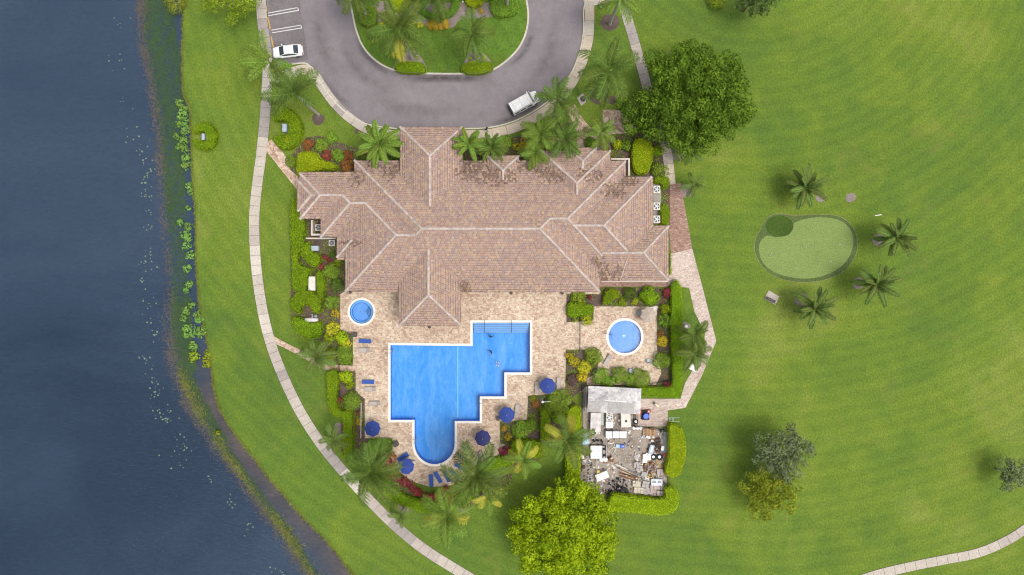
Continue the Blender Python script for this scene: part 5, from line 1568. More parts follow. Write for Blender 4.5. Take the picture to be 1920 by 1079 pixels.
for i in range(60000):
    a = reed[rng.integers(len(reed))]
    y = a[1]
    if y < 330: w = 62 if y < 120 else 62 - (y - 120) * 0.11
    elif y < 560: w = 40 - (y - 330) * 0.05
    elif y < 700: w = 38
    elif y < 830: w = 26
    else: w = 13
    u = rng.random()
    x = a[0] + 6 + u * w
    dn = 0.62 + 0.38 * math.sin(x * 0.21 + y * 0.05) * math.cos(y * 0.09)
    if 400 < y < 560: dn *= 0.45
    if y > 700: dn *= 0.75
    if rng.random() < dn: wp.append((x, y + rng.normal(0, 4)))
strands('lake_weed', 'dark green weed bed floating under the shore', wp, 42000, 0.30, 'f_weed', z=-0.312, width=0.05, upright=0.04)
gp_ = []
for i in range(5200):
    a = reed[rng.integers(len(reed))]
    if a[1] < 690: continue
    if math.sin(a[1] * 0.045) + 0.6 * math.sin(a[1] * 0.13 + 1.0) + rng.normal(0, 0.5) < 0.0 and rng.random() < 0.85: continue
    u = abs(rng.normal(0, 1))
    gp_.append((a[0] + 5 + u * (10 if a[1] < 850 or a[1] > 960 else 5), a[1] + rng.normal(0, 3)))
strands('marsh_grass', 'yellow green marsh grass along the lower reed line', gp_, 4200, 0.6, 'f_bankgrass', upright=0.5)
bp_ = [(x + rng.uniform(-2.5, 1.5), y + rng.uniform(-4, 4)) for x, y in shore_px for _ in range(34)]
strands('bank_grass', 'rough pale grass overhanging the water edge', bp_, 9000, 0.35, 'f_bankgrass', z=-0.04, upright=0.9, width=0.03)
padm = MB()
pv = [(0.16 * math.cos(a), 0.16 * math.sin(a), 0.012 if i % 2 else 0.0) for i, a in enumerate(np.linspace(0.25, TAU - 0.25, 9))]
padm.add([(0, 0, 0.0)] + pv, [(0, i, i + 1) for i in range(1, 9)])
PADS = [padm.mesh('lily_pad', MATS['f_pad'])]
for x, y, n_, sp in ((222, 40, 5, 10), (215, 120, 7, 12), (237, 200, 4, 8), (240, 250, 6, 12), (262, 285, 6, 7), (268, 300, 6, 6), (275, 325, 8, 9), (270, 345, 7, 8), (277, 366, 10, 6), (280, 397, 5, 4), (283, 430, 5, 9), (283, 475, 6, 6), (275, 500, 12, 11),
                     (269, 528, 4, 3), (277, 560, 7, 8), (280, 600, 5, 9), (286, 626, 8, 6), (275, 680, 10, 10), (287, 715, 10, 7), (290, 740, 10, 6), (298, 770, 12, 9), (315, 785, 12, 9), (340, 843, 14, 13), (335, 860, 10, 14), (392, 900, 5, 4), (432, 945, 7, 8), (465, 990, 7, 7), (520, 1065, 6, 8)):
    for _ in range(n_):
        p = P(x + rng.normal(0, sp), y + rng.normal(0, sp), -0.3)
        s = rng.uniform(0.4, 1.05)
        tag(obj('lily_pad', PADS[0], None, (p.x, p.y, -0.305), (0, 0, rng.uniform(0, TAU)), (s, s * rng.uniform(0.6, 1), 1)), 'pale floating lily pad scattered on the open lake', 'lily pad', 'lily pads on the lake')
# ------------------------------------------------------------------ furniture
plain('canvas_blue', (0.030, 0.060, 0.26), 0.85, 0.15, 2.0)
plain('canvas_navy', (0.030, 0.034, 0.13), 0.85, 0.15, 2.0)
plain('canvas_beige', (0.44, 0.36, 0.30), 0.85, 0.12, 2.0)
plain('sling_blue', (0.030, 0.085, 0.34), 0.8, 0.15, 3.0)
plain('sling_grey', (0.42, 0.37, 0.34), 0.8, 0.15, 3.0)
plain('frame_grey', (0.25, 0.24, 0.23), 0.5, 0.15)
plain('white_plastic', (0.76, 0.75, 0.73), 0.5, 0.12, 2.0)
plain('off_white', (0.66, 0.62, 0.55), 0.6, 0.22, 2.0)
plain('dirty_white', (0.62, 0.58, 0.57), 0.7, 0.35, 1.2)
plain('grey_paint', (0.33, 0.36, 0.38), 0.5, 0.15)
plain('blue_grey', (0.36, 0.43, 0.50), 0.5, 0.2)
plain('bin_brown', (0.075, 0.06, 0.055), 0.6, 0.2)
plain('black_rubber', (0.022, 0.022, 0.024), 0.8, 0.3)
plain('tyre_black', (0.03, 0.03, 0.03), 0.85, 0.3)
plain('bright_blue', (0.02, 0.09, 0.55), 0.4, 0.15)
plain('orange_plastic', (0.62, 0.15, 0.06), 0.5, 0.2)
plain('red_paint', (0.42, 0.05, 0.05), 0.5, 0.2)
plain('yellow_paint', (0.60, 0.42, 0.04), 0.5, 0.2)
plain('rust', (0.16, 0.085, 0.06), 0.9, 0.4, 5.0)
plain('timber', (0.42, 0.24, 0.12), 0.8, 0.3, 5.0)
plain('timber_pale', (0.52, 0.36, 0.20), 0.8, 0.3, 5.0)
plain('stone_grey', (0.42, 0.385, 0.37), 0.9, 0.3, 3.0)
plain('stone_pink', (0.45, 0.37, 0.345), 0.9, 0.3, 3.0)
plain('stone_cream', (0.56, 0.50, 0.40), 0.9, 0.25, 3.0)
plain('tarp_blue', (0.42, 0.60, 0.68), 0.6, 0.3, 2.0)
plain('car_white', (0.80, 0.80, 0.80), 0.25, 0.05, 1.0, spec=0.6)
plain('van_white', (0.82, 0.82, 0.82), 0.5, 0.18, 1.6)
plain('lamp_glass', (0.70, 0.70, 0.70), 0.2, 0.1)
plain('lamp_red', (0.35, 0.02, 0.02), 0.3, 0.1)

def lounger(label, px, py, ang, mat, flat=False, group=None):
    p = P(px, py, 0.35)
    root = empty('sun_lounger', (p.x, p.y, 0.03), math.radians(ang), label, 'sun lounger', group)
    MB().box((0.30, 0, 0.31), (1.22, 0.60, 0.045)).build('seat', MATS[mat], root, bevel=0.012)
    a = 0.06 if flat else 0.5
    b = MB()
    x0, x1 = -0.33, -0.33 - 0.66 * math.cos(a)
    z0, z1 = 0.31, 0.31 + 0.66 * math.sin(a)
    b.add([(x0, -0.3, z0), (x0, 0.3, z0), (x1, 0.3, z1), (x1, -0.3, z1), (x0, -0.3, z0 + 0.045), (x0, 0.3, z0 + 0.045), (x1, 0.3, z1 + 0.045), (x1, -0.3, z1 + 0.045)],
          [(0, 1, 2, 3), (7, 6, 5, 4), (0, 4, 5, 1), (1, 5, 6, 2), (2, 6, 7, 3), (3, 7, 4, 0)])
    b.build('backrest', MATS[mat], root, fix=True)
    for s in (-1, 1):
        MB().box((0.0, s * 0.325, 0.29), (1.92, 0.04, 0.06)).build('side_rail', MATS['frame_grey'], root)
        for x in (-0.75, 0.75):
            MB().box((x, s * 0.325, 0.13), (0.05, 0.045, 0.26)).build('leg', MATS['frame_grey'], root)
    return root
for lb, x, y, a, m, fl in (
    ('blue lounger beside the small dark deck bin', 684, 640, 178, 'sling_blue', True), ('grey lounger below the blue lounger near the deck bin', 683, 657, 182, 'sling_grey', False),
    ('blue lounger in the pair beside the curved hedge', 690, 716.5, 178, 'sling_blue', True), ('grey lounger in the pair beside the curved hedge', 694, 730, 182, 'sling_grey', False),
    ('single grey lounger facing the pool beside the broad leafy shrub', 702.5, 757, 182, 'sling_grey', False),
    ('blue lounger leaning out above the blue parasol at the pool end', 755, 857.5, 215, 'sling_blue', True),
    ('upright blue lounger at the near end of the row by the crotons', 808.5, 902, -88, 'sling_blue', True), ('blue lounger second in the row by the crotons', 821, 895, 121, 'sling_blue', True),
    ('blue lounger third in the row by the crotons', 837.5, 893, 116, 'sling_blue', True), ('blue lounger fourth in the row under the palm', 852, 890, 135, 'sling_blue', True), ('blue lounger half hidden under the large palm fronds', 863, 876, 150, 'sling_blue', True),
    ('grey lounger at the rounded pool end, first of two', 876.5, 844, 125, 'sling_grey', False), ('grey lounger at the rounded pool end, second of two', 870, 858.5, 138, 'sling_grey', False),
    ('pale lounger under the palm below the dark blue parasol', 899, 858, 250, 'sling_grey', False),
    ('grey lounger on the pool side of the upper parasol', 1007, 727, 88, 'sling_grey', False), ('grey lounger on the hedge side of the upper parasol', 1047.5, 719, 88, 'sling_grey', False),
    ('grey lounger beside the middle parasol', 969.5, 770, 85, 'sling_grey', False), ('grey lounger standing at an angle beside the wading pool', 1140, 675, 240, 'sling_grey', False)):
    lounger(lb, x, y, a, m, fl)

def parasol(label, px, py, r_px, mat, rot=0.0, scallop=False):
    h = 2.55
    p = P(px, py, h - 0.2)
    root = empty('parasol', (p.x, p.y, 0.03), rot, label, 'parasol')
    R = r_px / S * (H - h) / H
    for i in range(8):
        a0, a1 = TAU * i / 8, TAU * (i + 1) / 8
        e0 = Vector((R * math.cos(a0), R * math.sin(a0), h - 0.55)); e1 = Vector((R * math.cos(a1), R * math.sin(a1), h - 0.55))
        m = (e0 + e1) / 2 * (0.86 if scallop else 0.985) + Vector((0, 0, 0.03)); m.z = h - 0.53
        top = Vector((0, 0, h)); mid0, mid1 = e0 * 0.5, e1 * 0.5
        mid0.z = mid1.z = h - 0.24
        mm = m * 0.5; mm.z = h - 0.265
        drop = Vector((0, 0, -0.09))
        MB().add([top, mid0, mm, mid1, e0, m, e1, e0 + drop, m + drop, e1 + drop], [(0, 1, 2), (0, 2, 3), (1, 4, 5, 2), (2, 5, 6, 3), (4, 7, 8, 5), (5, 8, 9, 6)]).build('canopy_panel', MATS[mat], root)
        MB().tube([top * 0.985, mid0 * 0.99, e0 * 0.99], 0.012, 5).build('rib', MATS['frame_grey'], root)
    MB().cyl((0, 0, 0.05), 0.022, h + 0.02, 10).build('pole', MATS['frame_grey'], root)
    MB().cyl((0, 0, h - 0.01), 0.05, 0.06, 10, 0.015).build('finial', MATS['white_plastic'], root)
    MB().cyl((0, 0, 0.0), 0.27, 0.08, 20, 0.22).build('base', MATS['dark_metal'], root)
parasol('blue parasol between two grey loungers by the stepped pool edge', 1027, 724.5, 15.5, 'canvas_blue', 0.2)
parasol('blue parasol with one grey lounger beside the golden shrub', 950, 779, 15.5, 'canvas_blue', 0.35)
parasol('dark navy parasol beside the dark red bush', 905, 823, 15.5, 'canvas_navy', 0.1)
parasol('blue parasol beside the clipped green square on the lake side', 697.5, 805, 15.5, 'canvas_blue', 0.0)
parasol('blue parasol touching the crimson croton band', 761, 876, 15.5, 'canvas_blue', 0.25)
parasol('beige scalloped parasol in the wading pool court', 1217, 591, 16.5, 'canvas_beige', 0.2, True)

def chair(label, px, py, ang, mat='sling_grey', group=None):
    p = P(px, py, 0.4)
    root = empty('patio_chair', (p.x, p.y, 0.03), math.radians(ang), label, 'chair', group)
    MB().box((0, 0, 0.42), (0.56, 0.56, 0.05)).build('seat', MATS[mat], root, bevel=0.015)
    MB().box((-0.30, 0, 0.66), (0.06, 0.54, 0.46)).build('backrest', MATS[mat], root, bevel=0.015)
    for sx in (-0.25, 0.25):
        for sy in (-0.25, 0.25):
            MB().box((sx, sy, 0.2), (0.04, 0.04, 0.4)).build('leg', MATS['frame_grey'], root)
    for sy in (-0.3, 0.3):
        MB().box((0, sy, 0.62), (0.5, 0.05, 0.035)).build('armrest', MATS['frame_grey'], root)
for lb, x, y, a, m in (('pale chair in the court corner beside the round shrub', 1216, 677, 100, 'blue_grey'), ('grey chair between the shrubs of the row behind the shed', 1183, 695, 80, 'blue_grey'), ('grey chair beside the beige parasol facing the wading pool', 1199, 587, 0, 'blue_grey'),
                       ('pale chair behind the beige parasol at the court wall', 1229, 578, 240, 'off_white'), ('white chair between the blue lounger and the pool end parasol', 768, 859, 30, 'off_white'), ('pale chair beside the pool end parasol', 776, 868, 200, 'off_white')):
    chair(lb, x, y, a, m)
t = empty('patio_table', P(1219, 580), 0.2, 'small pale table under the edge of the beige parasol', 'table')
MB().box((0, 0, 0.7), (1.2, 0.7, 0.04)).build('tabletop', MATS['off_white'], t, bevel=0.01)
for sx in (-0.5, 0.5):
    for sy in (-0.28, 0.28):
        MB().box((sx, sy, 0.34), (0.05, 0.05, 0.68)).build('leg', MATS['frame_grey'], t)

def bin_(label, px, py, w=0.7, h=0.9, rot=0.0, mat='bin_brown'):
    p = P(px, py, h)
    root = empty('litter_bin', (p.x, p.y, 0.03), rot, label, 'bin')
    MB().box((0, 0, h * 0.45), (w, w, h * 0.9)).build('body', MATS[mat], root, bevel=0.03)
    MB().box((0, 0, h * 0.94), (w * 1.08, w * 1.08, h * 0.08)).box((0, 0, h * 1.0), (w * 0.5, w * 0.5, 0.05)).build('lid', MATS[mat], root, bevel=0.02)
bin_('small dark bin at the deck corner below the hot tub', 663, 628)
bin_('small dark bin beside the clipped green square', 741.5, 834, rot=0.5)
bin_('small dark box beside the middle parasol', 933.5, 786, 0.5, 0.7)
for lb, x, y in (('dark planter pot at the eave beside the hot tub', 658, 548.5), ('dark planter pot below the pool porch roof', 806, 613.5), ('dark planter pot at the eave facing the pool steps', 958.5, 550), ('pair sized dark planter pot at the eave near the court', 1054, 550)):
    root = empty('planter_pot', P(x, y, 0.03), 0, lb, 'pot')
    MB().cyl((0, 0, 0), 0.16, 0.45, 16, 0.23).build('pot', MATS['bin_brown'], root)
    MB().cyl((0, 0, 0.40), 0.2, 0.02, 16).build('soil', MATS['mulch'], root)

def lamp_post(label, px, py, h, arm_px=None):
    p = P(px, py)
    root = empty('lamp_post', (p.x, p.y, 0.03), 0, label, 'lamp')
    MB().cyl((0, 0, 0), 0.12, 0.25, 12, 0.07).cyl((0, 0, 0.25), 0.05, h - 0.25, 10, 0.04).build('post', MATS['white_plastic'], root)
    a = Vector((1.2, 0.05, h)) if arm_px else Vector((0, 0, h + 0.1))
    MB().tube([(0, 0, h), a], 0.04, 6).build('arm', MATS['white_plastic'], root)
    MB().box((a.x * 0.0, a.y * 0.0, h + 0.08), (0.4, 0.3, 0.14)).build('lamp_head', MATS['off_white'], root, bevel=0.03)
lamp_post('white lamp post with a short arm beside the amber shrub', 1016, 748, 3.0, True)
r_ = empty('pool_pole', P(679, 790), 0, 'long white cleaning pole on two stands along the deck edge', 'pole')
a, b = P(679.5, 757, 0.9), P(679, 822, 0.9)
MB().tube([(0.04, a.y - P(679, 790).y, 0.9), (0, b.y - P(679, 790).y, 0.9)], 0.045, 8).build('pole', MATS['white_plastic'], r_)
for yy in (a.y, b.y + 0.4):
    MB().cyl((0, yy - P(679, 790).y, 0.03), 0.05, 0.85, 8).build('stand', MATS['steel'], r_)

# ------------------------------------------------------------------ air conditioners and cabinets
def air_con(label, px, py, w=1.0, d=1.0, h=0.95, fan=True, group=None, rot=0.0, z=0.0):
    p = P(px, py, z + h)
    root = empty('air_conditioner', (p.x, p.y, z), rot, label, 'air conditioner', group)
    MB().box((0, 0, h / 2), (w, d, h)).build('casing', MATS['off_white'], root, bevel=0.03)
    if fan:
        f = MB().cyl((0, 0, h), min(w, d) * 0.42, 0.02, 28).build('fan_opening', MATS['dark_metal'], root)
        for i in range(5):
            a = TAU * i / 5
            r = min(w, d) * 0.40
            q = [(0.07 * math.cos(a - 1), 0.07 * math.sin(a - 1)), (r * math.cos(a - 0.22), r * math.sin(a - 0.22)), (r * math.cos(a + 0.26), r * math.sin(a + 0.26)), (0.07 * math.cos(a + 1), 0.07 * math.sin(a + 1))]
            MB().prism(q, h + 0.022, h + 0.032).build('fan_blade', MATS['steel'], f)
        g_ = MB()
        for rr in (0.14, 0.25, 0.36):
            g_.torus((0, 0, h + 0.06), rr * min(w, d) / 0.95 * 1.1, 0.008, 24, 4)
        g_.build('grille', MATS['steel'], root)
        MB().cyl((0, 0, h + 0.03), 0.09, 0.05, 14).build('hub', MATS['steel'], root)
    for s in (-1, 1):
        MB().box((s * (w / 2 + 0.006), 0, h * 0.5), (0.02, d * 0.8, h * 0.7)).build('louvre', MATS['grey_paint'], root)
    return root
for lb, y in (('air conditioner on the wall pad, first from the hedge mass end', 355.5), ('middle air conditioner on the wall pad', 387), ('air conditioner on the wall pad beside the gable corner', 411.5)):
    air_con(lb, 1231.5, y, 1.05, 1.15, 1.2)
r_ = empty('equipment_pad', P(1231, 383), 0, 'long pale equipment pad carrying the wall air conditioners', 'pad')
MB().box((0, 0, 0.06), (1.35, 6.2, 0.1)).box((0, 0.9, 0.12), (0.3, 0.3, 0.08)).build('pad', MATS['concrete_grey'], r_, bevel=0.02)
air_con('air conditioner inside the little walled court at the lake side', 597, 427, 1.0, 1.0, 1.0)
air_con('low pale unit beside the screen wall under the eave', 622, 456, 0.95, 0.85, 0.8, True)
def cabinet(name, label, px, py, w, d, h, mat, rot=0.0, cat='cabinet'):
    p = P(px, py, h)
    root = empty(name, (p.x, p.y, 0.0), math.radians(rot), label, cat)
    MB().box((0, 0, h / 2), (w, d, h)).build('body', MATS[mat], root, bevel=0.03)
    MB().box((0, 0, h + 0.03), (w * 1.06, d * 1.06, 0.06)).build('lid', MATS[mat], root, bevel=0.015)
    MB().box((w * 0.2, -d / 2 - 0.01, h * 0.5), (w * 0.1, 0.03, 0.12)).build('handle', MATS['dark_metal'], root)
    return root
cabinet('transformer_box', 'grey green transformer box inside the rough hedge mass', 533.5, 240, 0.62, 1.15, 1.2, 'blue_grey')
cabinet('utility_cabinet', 'small pale cabinet inside the ring topiary on the lakeside lawn', 381, 257, 0.42, 0.95, 0.9, 'blue_grey')
cabinet('utility_cabinet', 'rounded pale blue cabinet beside the kidney shaped topiary', 590.5, 466, 1.05, 0.75, 0.9, 'blue_grey')
cabinet('planter_box', 'white planter box with dark soil stains beside the upright hedge', 585, 532, 1.0, 2.05, 0.8, 'off_white', 0, 'planter')
r_ = empty('storage_tank', P(586, 600), 0, 'white horizontal tank with pipework below the horseshoe topiary', 'tank')
secs = [[(x, 0.36 * f * math.cos(th), 0.55 + 0.36 * f * math.sin(th)) for th in np.linspace(0, TAU, 16, endpoint=False)] for x, f in ((-1.1, 0.3), (-1.05, 0.7), (-0.9, 1), (0.9, 1), (1.05, 0.7), (1.1, 0.3))]
MB().loft(secs).build('tank', MATS['dirty_white'], r_, smooth=True, fix=True)
MB().tube([(0.1, 0.3, 0.6), (0.1, 0.9, 0.6), (0.1, 0.95, 0.1)], 0.07, 8).tube([(0.1, 0.6, 0.6), (0.7, 0.6, 0.6)], 0.09, 8).cyl((0.75, 0.6, 0.1), 0.24, 0.7, 14).build('pipework', MATS['steel'], r_)
for x in (-0.6, 0.6):
    MB().box((x, 0, 0.12), (0.15, 0.6, 0.24)).build('foot', MATS['frame_grey'], r_)
for lb, x, y, w_, d_, a_ in (('white box lying on the pale brick path under the palm', 1300, 690, 1.15, 0.85, -25),):
    cabinet('storage_box', lb, x, y, w_, d_, 0.6, 'white_plastic', a_, 'box')

# ------------------------------------------------------------------ fences and gates
def fence(label, pts, h=1.2, z=0.03, mat='dark_metal', step=0.14, post=1.6):
    q = [P(*p) for p in pts]
    o = q[0]
    root = empty('metal_fence', (o.x, o.y, z), 0, label, 'fence')
    for a, b in zip(q, q[1:]):
        a, b = a - o, b - o
        L = (b - a).length
        for zz in (0.12, h - 0.08):
            MB().tube([(a.x, a.y, zz), (b.x, b.y, zz)], 0.022, 4).build('rail', MATS[mat], root)
        n = max(1, round(L / post))
        for i in range(n + 1):
            p = a.lerp(b, i / n)
            MB().box((p.x, p.y, h / 2 + 0.02), (0.06, 0.06, h + 0.04)).build('post', MATS[mat], root)
        pk = MB(); n = int(L / step)
        for i in range(1, n):
            p = a.lerp(b, i / n)
            pk.box((p.x, p.y, h / 2), (0.022, 0.022, h - 0.1))
        tag(pk.build('pickets', MATS[mat], root), kind='stuff')
fence('dark metal gate line between the main deck and the wading pool court', [(1087, 596), (1086.5, 657)])
fence('dark metal fence along the court side of the tall straight hedge', [(1255, 575), (1256, 640), (1257, 712), (1205, 722)])
fence('dark metal gate at the narrow curving paver path', [(637.5, 683), (638, 700), (638, 742)])
fence('dark metal fence behind the curved hedge beside the deck', [(663.5, 772), (664, 852)])
fence('dark metal fence beside the dark hedge block and coconut palm', [(1012, 768), (1012, 826), (958, 828)])
fence('black fence round the storage yard entrance bay', [(1188, 776), (1187, 798), (1215, 801), (1252, 806)], 1.7, mat='black_rubber')
fence('black fence along the lake side of the storage yard', [(1090.5, 722), (1091, 800), (1089, 880)], 1.7)
fence('black fence along the bright hedges of the storage yard', [(1252, 806), (1250, 930), (1200, 931), (1135, 924)], 1.7)

# ------------------------------------------------------------------ vehicles
def wheel(root, x, y, r=0.33, w=0.22):
    s = 1 if y > 0 else -1
    secs = [[(x + rr * math.cos(th), y + yy * s, r + rr * math.sin(th)) for th in np.linspace(0, TAU, 20, endpoint=False)] for yy, rr in ((-w / 2, r * 0.85), (-w / 2 + 0.03, r), (w / 2 - 0.03, r), (w / 2, r * 0.8))]
    ty = MB().loft(secs).build('wheel', MATS['tyre_black'], root, fix=True)
    secs = [[(x + rr * math.cos(th), y + yy * s, r + rr * math.sin(th)) for th in np.linspace(0, TAU, 16, endpoint=False)] for yy, rr in ((w / 2 - 0.01, r * 0.62), (w / 2 + 0.015, r * 0.5))]
    MB().loft(secs).build('rim', MATS['steel'], ty, fix=True)
def sec(x, hw, z0, z1, shoulder, n=5):
    """rounded box section across the car"""
    pts = []
    for s in (1, -1):
        q = [(hw * 0.88, z0), (hw, z0 + 0.18), (hw, z0 + (z1 - z0) * 0.62), (hw * shoulder, z1 - 0.05), (hw * shoulder * 0.72, z1), (hw * 0.3, z1 + 0.012)]
        q = [(x, s * a, b) for a, b in q]
        pts += q if s == 1 else q[::-1]
    return pts
def sedan(label, px, py, ang):
    p = P(px, py, 0.8)
    root = empty('car', (p.x, p.y, 0.01), math.radians(ang), label, 'car')
    L = [(-2.36, 0.62, 0.42, 0.72, 0.9), (-2.28, 0.78, 0.30, 0.84, 0.9), (-2.0, 0.88, 0.22, 0.95, 0.9), (-1.5, 0.91, 0.20, 1.0, 0.9), (-0.9, 0.92, 0.20, 0.98, 0.93), (0.0, 0.92, 0.20, 0.96, 0.94), (0.8, 0.92, 0.20, 0.95, 0.93),
         (1.3, 0.91, 0.20, 0.93, 0.9), (1.8, 0.88, 0.22, 0.86, 0.88), (2.15, 0.80, 0.28, 0.76, 0.88), (2.32, 0.62, 0.36, 0.64, 0.9)]
    MB().loft([sec(*q) for q in L]).build('body', MATS['car_white'], root, smooth=True, fix=True)
    def gh(x, hw, z, t=1.0): return [(x, s * hw * f, z + dz) for s, f, dz in ((1, 1, -0.03), (1, 0.86, 0.0), (1, 0.4, 0.025), (-1, 0.4, 0.025), (-1, 0.86, 0.0), (-1, 1, -0.03))]
    # glasshouse: dark shell, with the white roof panel set proud
    gsec = [gh(-1.72, 0.66, 0.99), gh(-1.05, 0.64, 1.36), gh(-0.55, 0.635, 1.42), gh(0.15, 0.63, 1.42), gh(0.45, 0.64, 1.36), gh(1.22, 0.70, 0.97)]
    low = [[(s_[0][0], 0.80 if abs(s_[0][0]) < 1.1 else 0.74, 0.93), *s_, (s_[0][0], -0.80 if abs(s_[0][0]) < 1.1 else -0.74, 0.93)] for s_ in gsec]
    MB().loft(low).build('windows', MATS['glass_dark'], root, fix=True)
    rf = MB()
    rs = [gh(-1.08, 0.655, 1.372), gh(-0.55, 0.65, 1.437), gh(0.15, 0.645, 1.437), gh(0.42, 0.65, 1.385)]
    rf.loft(rs, cap=False)
    rf.build('roof', MATS['car_white'], root, smooth=True)
    for s in (-1, 1):
        MB().tube([(-1.75, s * 0.71, 0.99), (-1.05, s * 0.665, 1.35), (0.42, s * 0.665, 1.36), (1.25, s * 0.745, 0.97)], 0.045, 6).build('pillar', MATS['car_white'], root)
        MB().box((0.75, s * 1.0, 0.98), (0.16, 0.2, 0.13)).build('mirror', MATS['car_white'], root, bevel=0.03)
        MB().box((2.16, s * 0.60, 0.68), (0.2, 0.28, 0.1)).build('headlight', MATS['lamp_glass'], root, bevel=0.02)
        MB().box((-2.25, s * 0.62, 0.78), (0.16, 0.3, 0.12)).build('tail_light', MATS['lamp_red'], root, bevel=0.02)
        for x in (-1.38, 1.4):
            wheel(root, x, s * 0.82)
    MB().box((2.33, 0, 0.5), (0.04, 0.9, 0.16)).build('grille', MATS['dark_metal'], root)
sedan('white sedan parked across the bay beside the yellow line', 539, 96, 186)
def van(label, px, py, ang):
    p = P(px, py, 1.2)
    root = empty('van', (p.x, p.y, 0.01), math.radians(ang), label, 'van')
    L = [(-2.35, 0.90, 0.45, 1.70, 0.92), (-2.3, 0.97, 0.38, 1.9, 0.92), (-1.5, 0.99, 0.34, 1.98, 0.9), (0.6, 0.99, 0.34, 2.0, 0.9), (1.0, 0.98, 0.34, 1.93, 0.88), (1.25, 0.97, 0.34, 1.55, 0.9), (1.42, 0.97, 0.34, 1.12, 0.93), (2.0, 0.94, 0.34, 1.05, 0.9), (2.35, 0.86, 0.40, 0.92, 0.9), (2.42, 0.7, 0.45, 0.8, 0.9)]
    MB().loft([sec(*q) for q in L]).build('body', MATS['van_white'], root, smooth=False, fix=True)
    MB().add([(1.06, -0.78, 1.93), (1.06, 0.78, 1.93), (1.47, 0.84, 1.14), (1.47, -0.84, 1.14)], [(0, 3, 2, 1)]).build('windscreen', MATS['glass_dark'], root)
    for s in (-1, 1):
        for x0, x1 in ((-2.1, -1.35), (-1.2, -0.25), (0.15, 0.85)):
            MB().box(((x0 + x1) / 2, s * 0.975, 1.42), (x1 - x0, 0.06, 0.46)).build('side_window', MATS['glass_dark'], root, bevel=0.01)
        MB().tube([(-2.25, s * 0.86, 2.03), (0.9, s * 0.86, 2.06)], 0.03, 6).build('roof_rail', MATS['steel'], root)
        MB().box((1.05, s * 1.12, 1.3), (0.14, 0.24, 0.26)).build('mirror', MATS['van_white'], root, bevel=0.02)
        MB().box((2.36, s * 0.62, 0.72), (0.14, 0.3, 0.18)).build('headlight', MATS['lamp_glass'], root)
        MB().box((-2.36, s * 0.8, 1.0), (0.05, 0.12, 0.4)).build('tail_light', MATS['lamp_red'], root)
        for x in (-1.5, 1.65):
            wheel(root, x, s * 0.88, 0.36, 0.24)
    MB().box((-2.36, 0, 1.45), (0.06, 1.3, 0.45)).build('rear_window', MATS['glass_dark'], root)
    for x in (-1.9, -0.6, 0.6):
        MB().box((x, 0, 2.06), (0.06, 1.74, 0.04)).build('roof_bar', MATS['off_white'], root)
    MB().box((-2.45, 0, 0.5), (0.16, 1.8, 0.16)).build('bumper', MATS['dark_metal'], root, bevel=0.03)
    MB().box((1.25, 0, 2.03), (0.05, 1.9, 0.10)).build('visor', MATS['off_white'], root)
van('white van with a mottled dirty roof parked at the drive edge under the palm', 983, 192, 29)

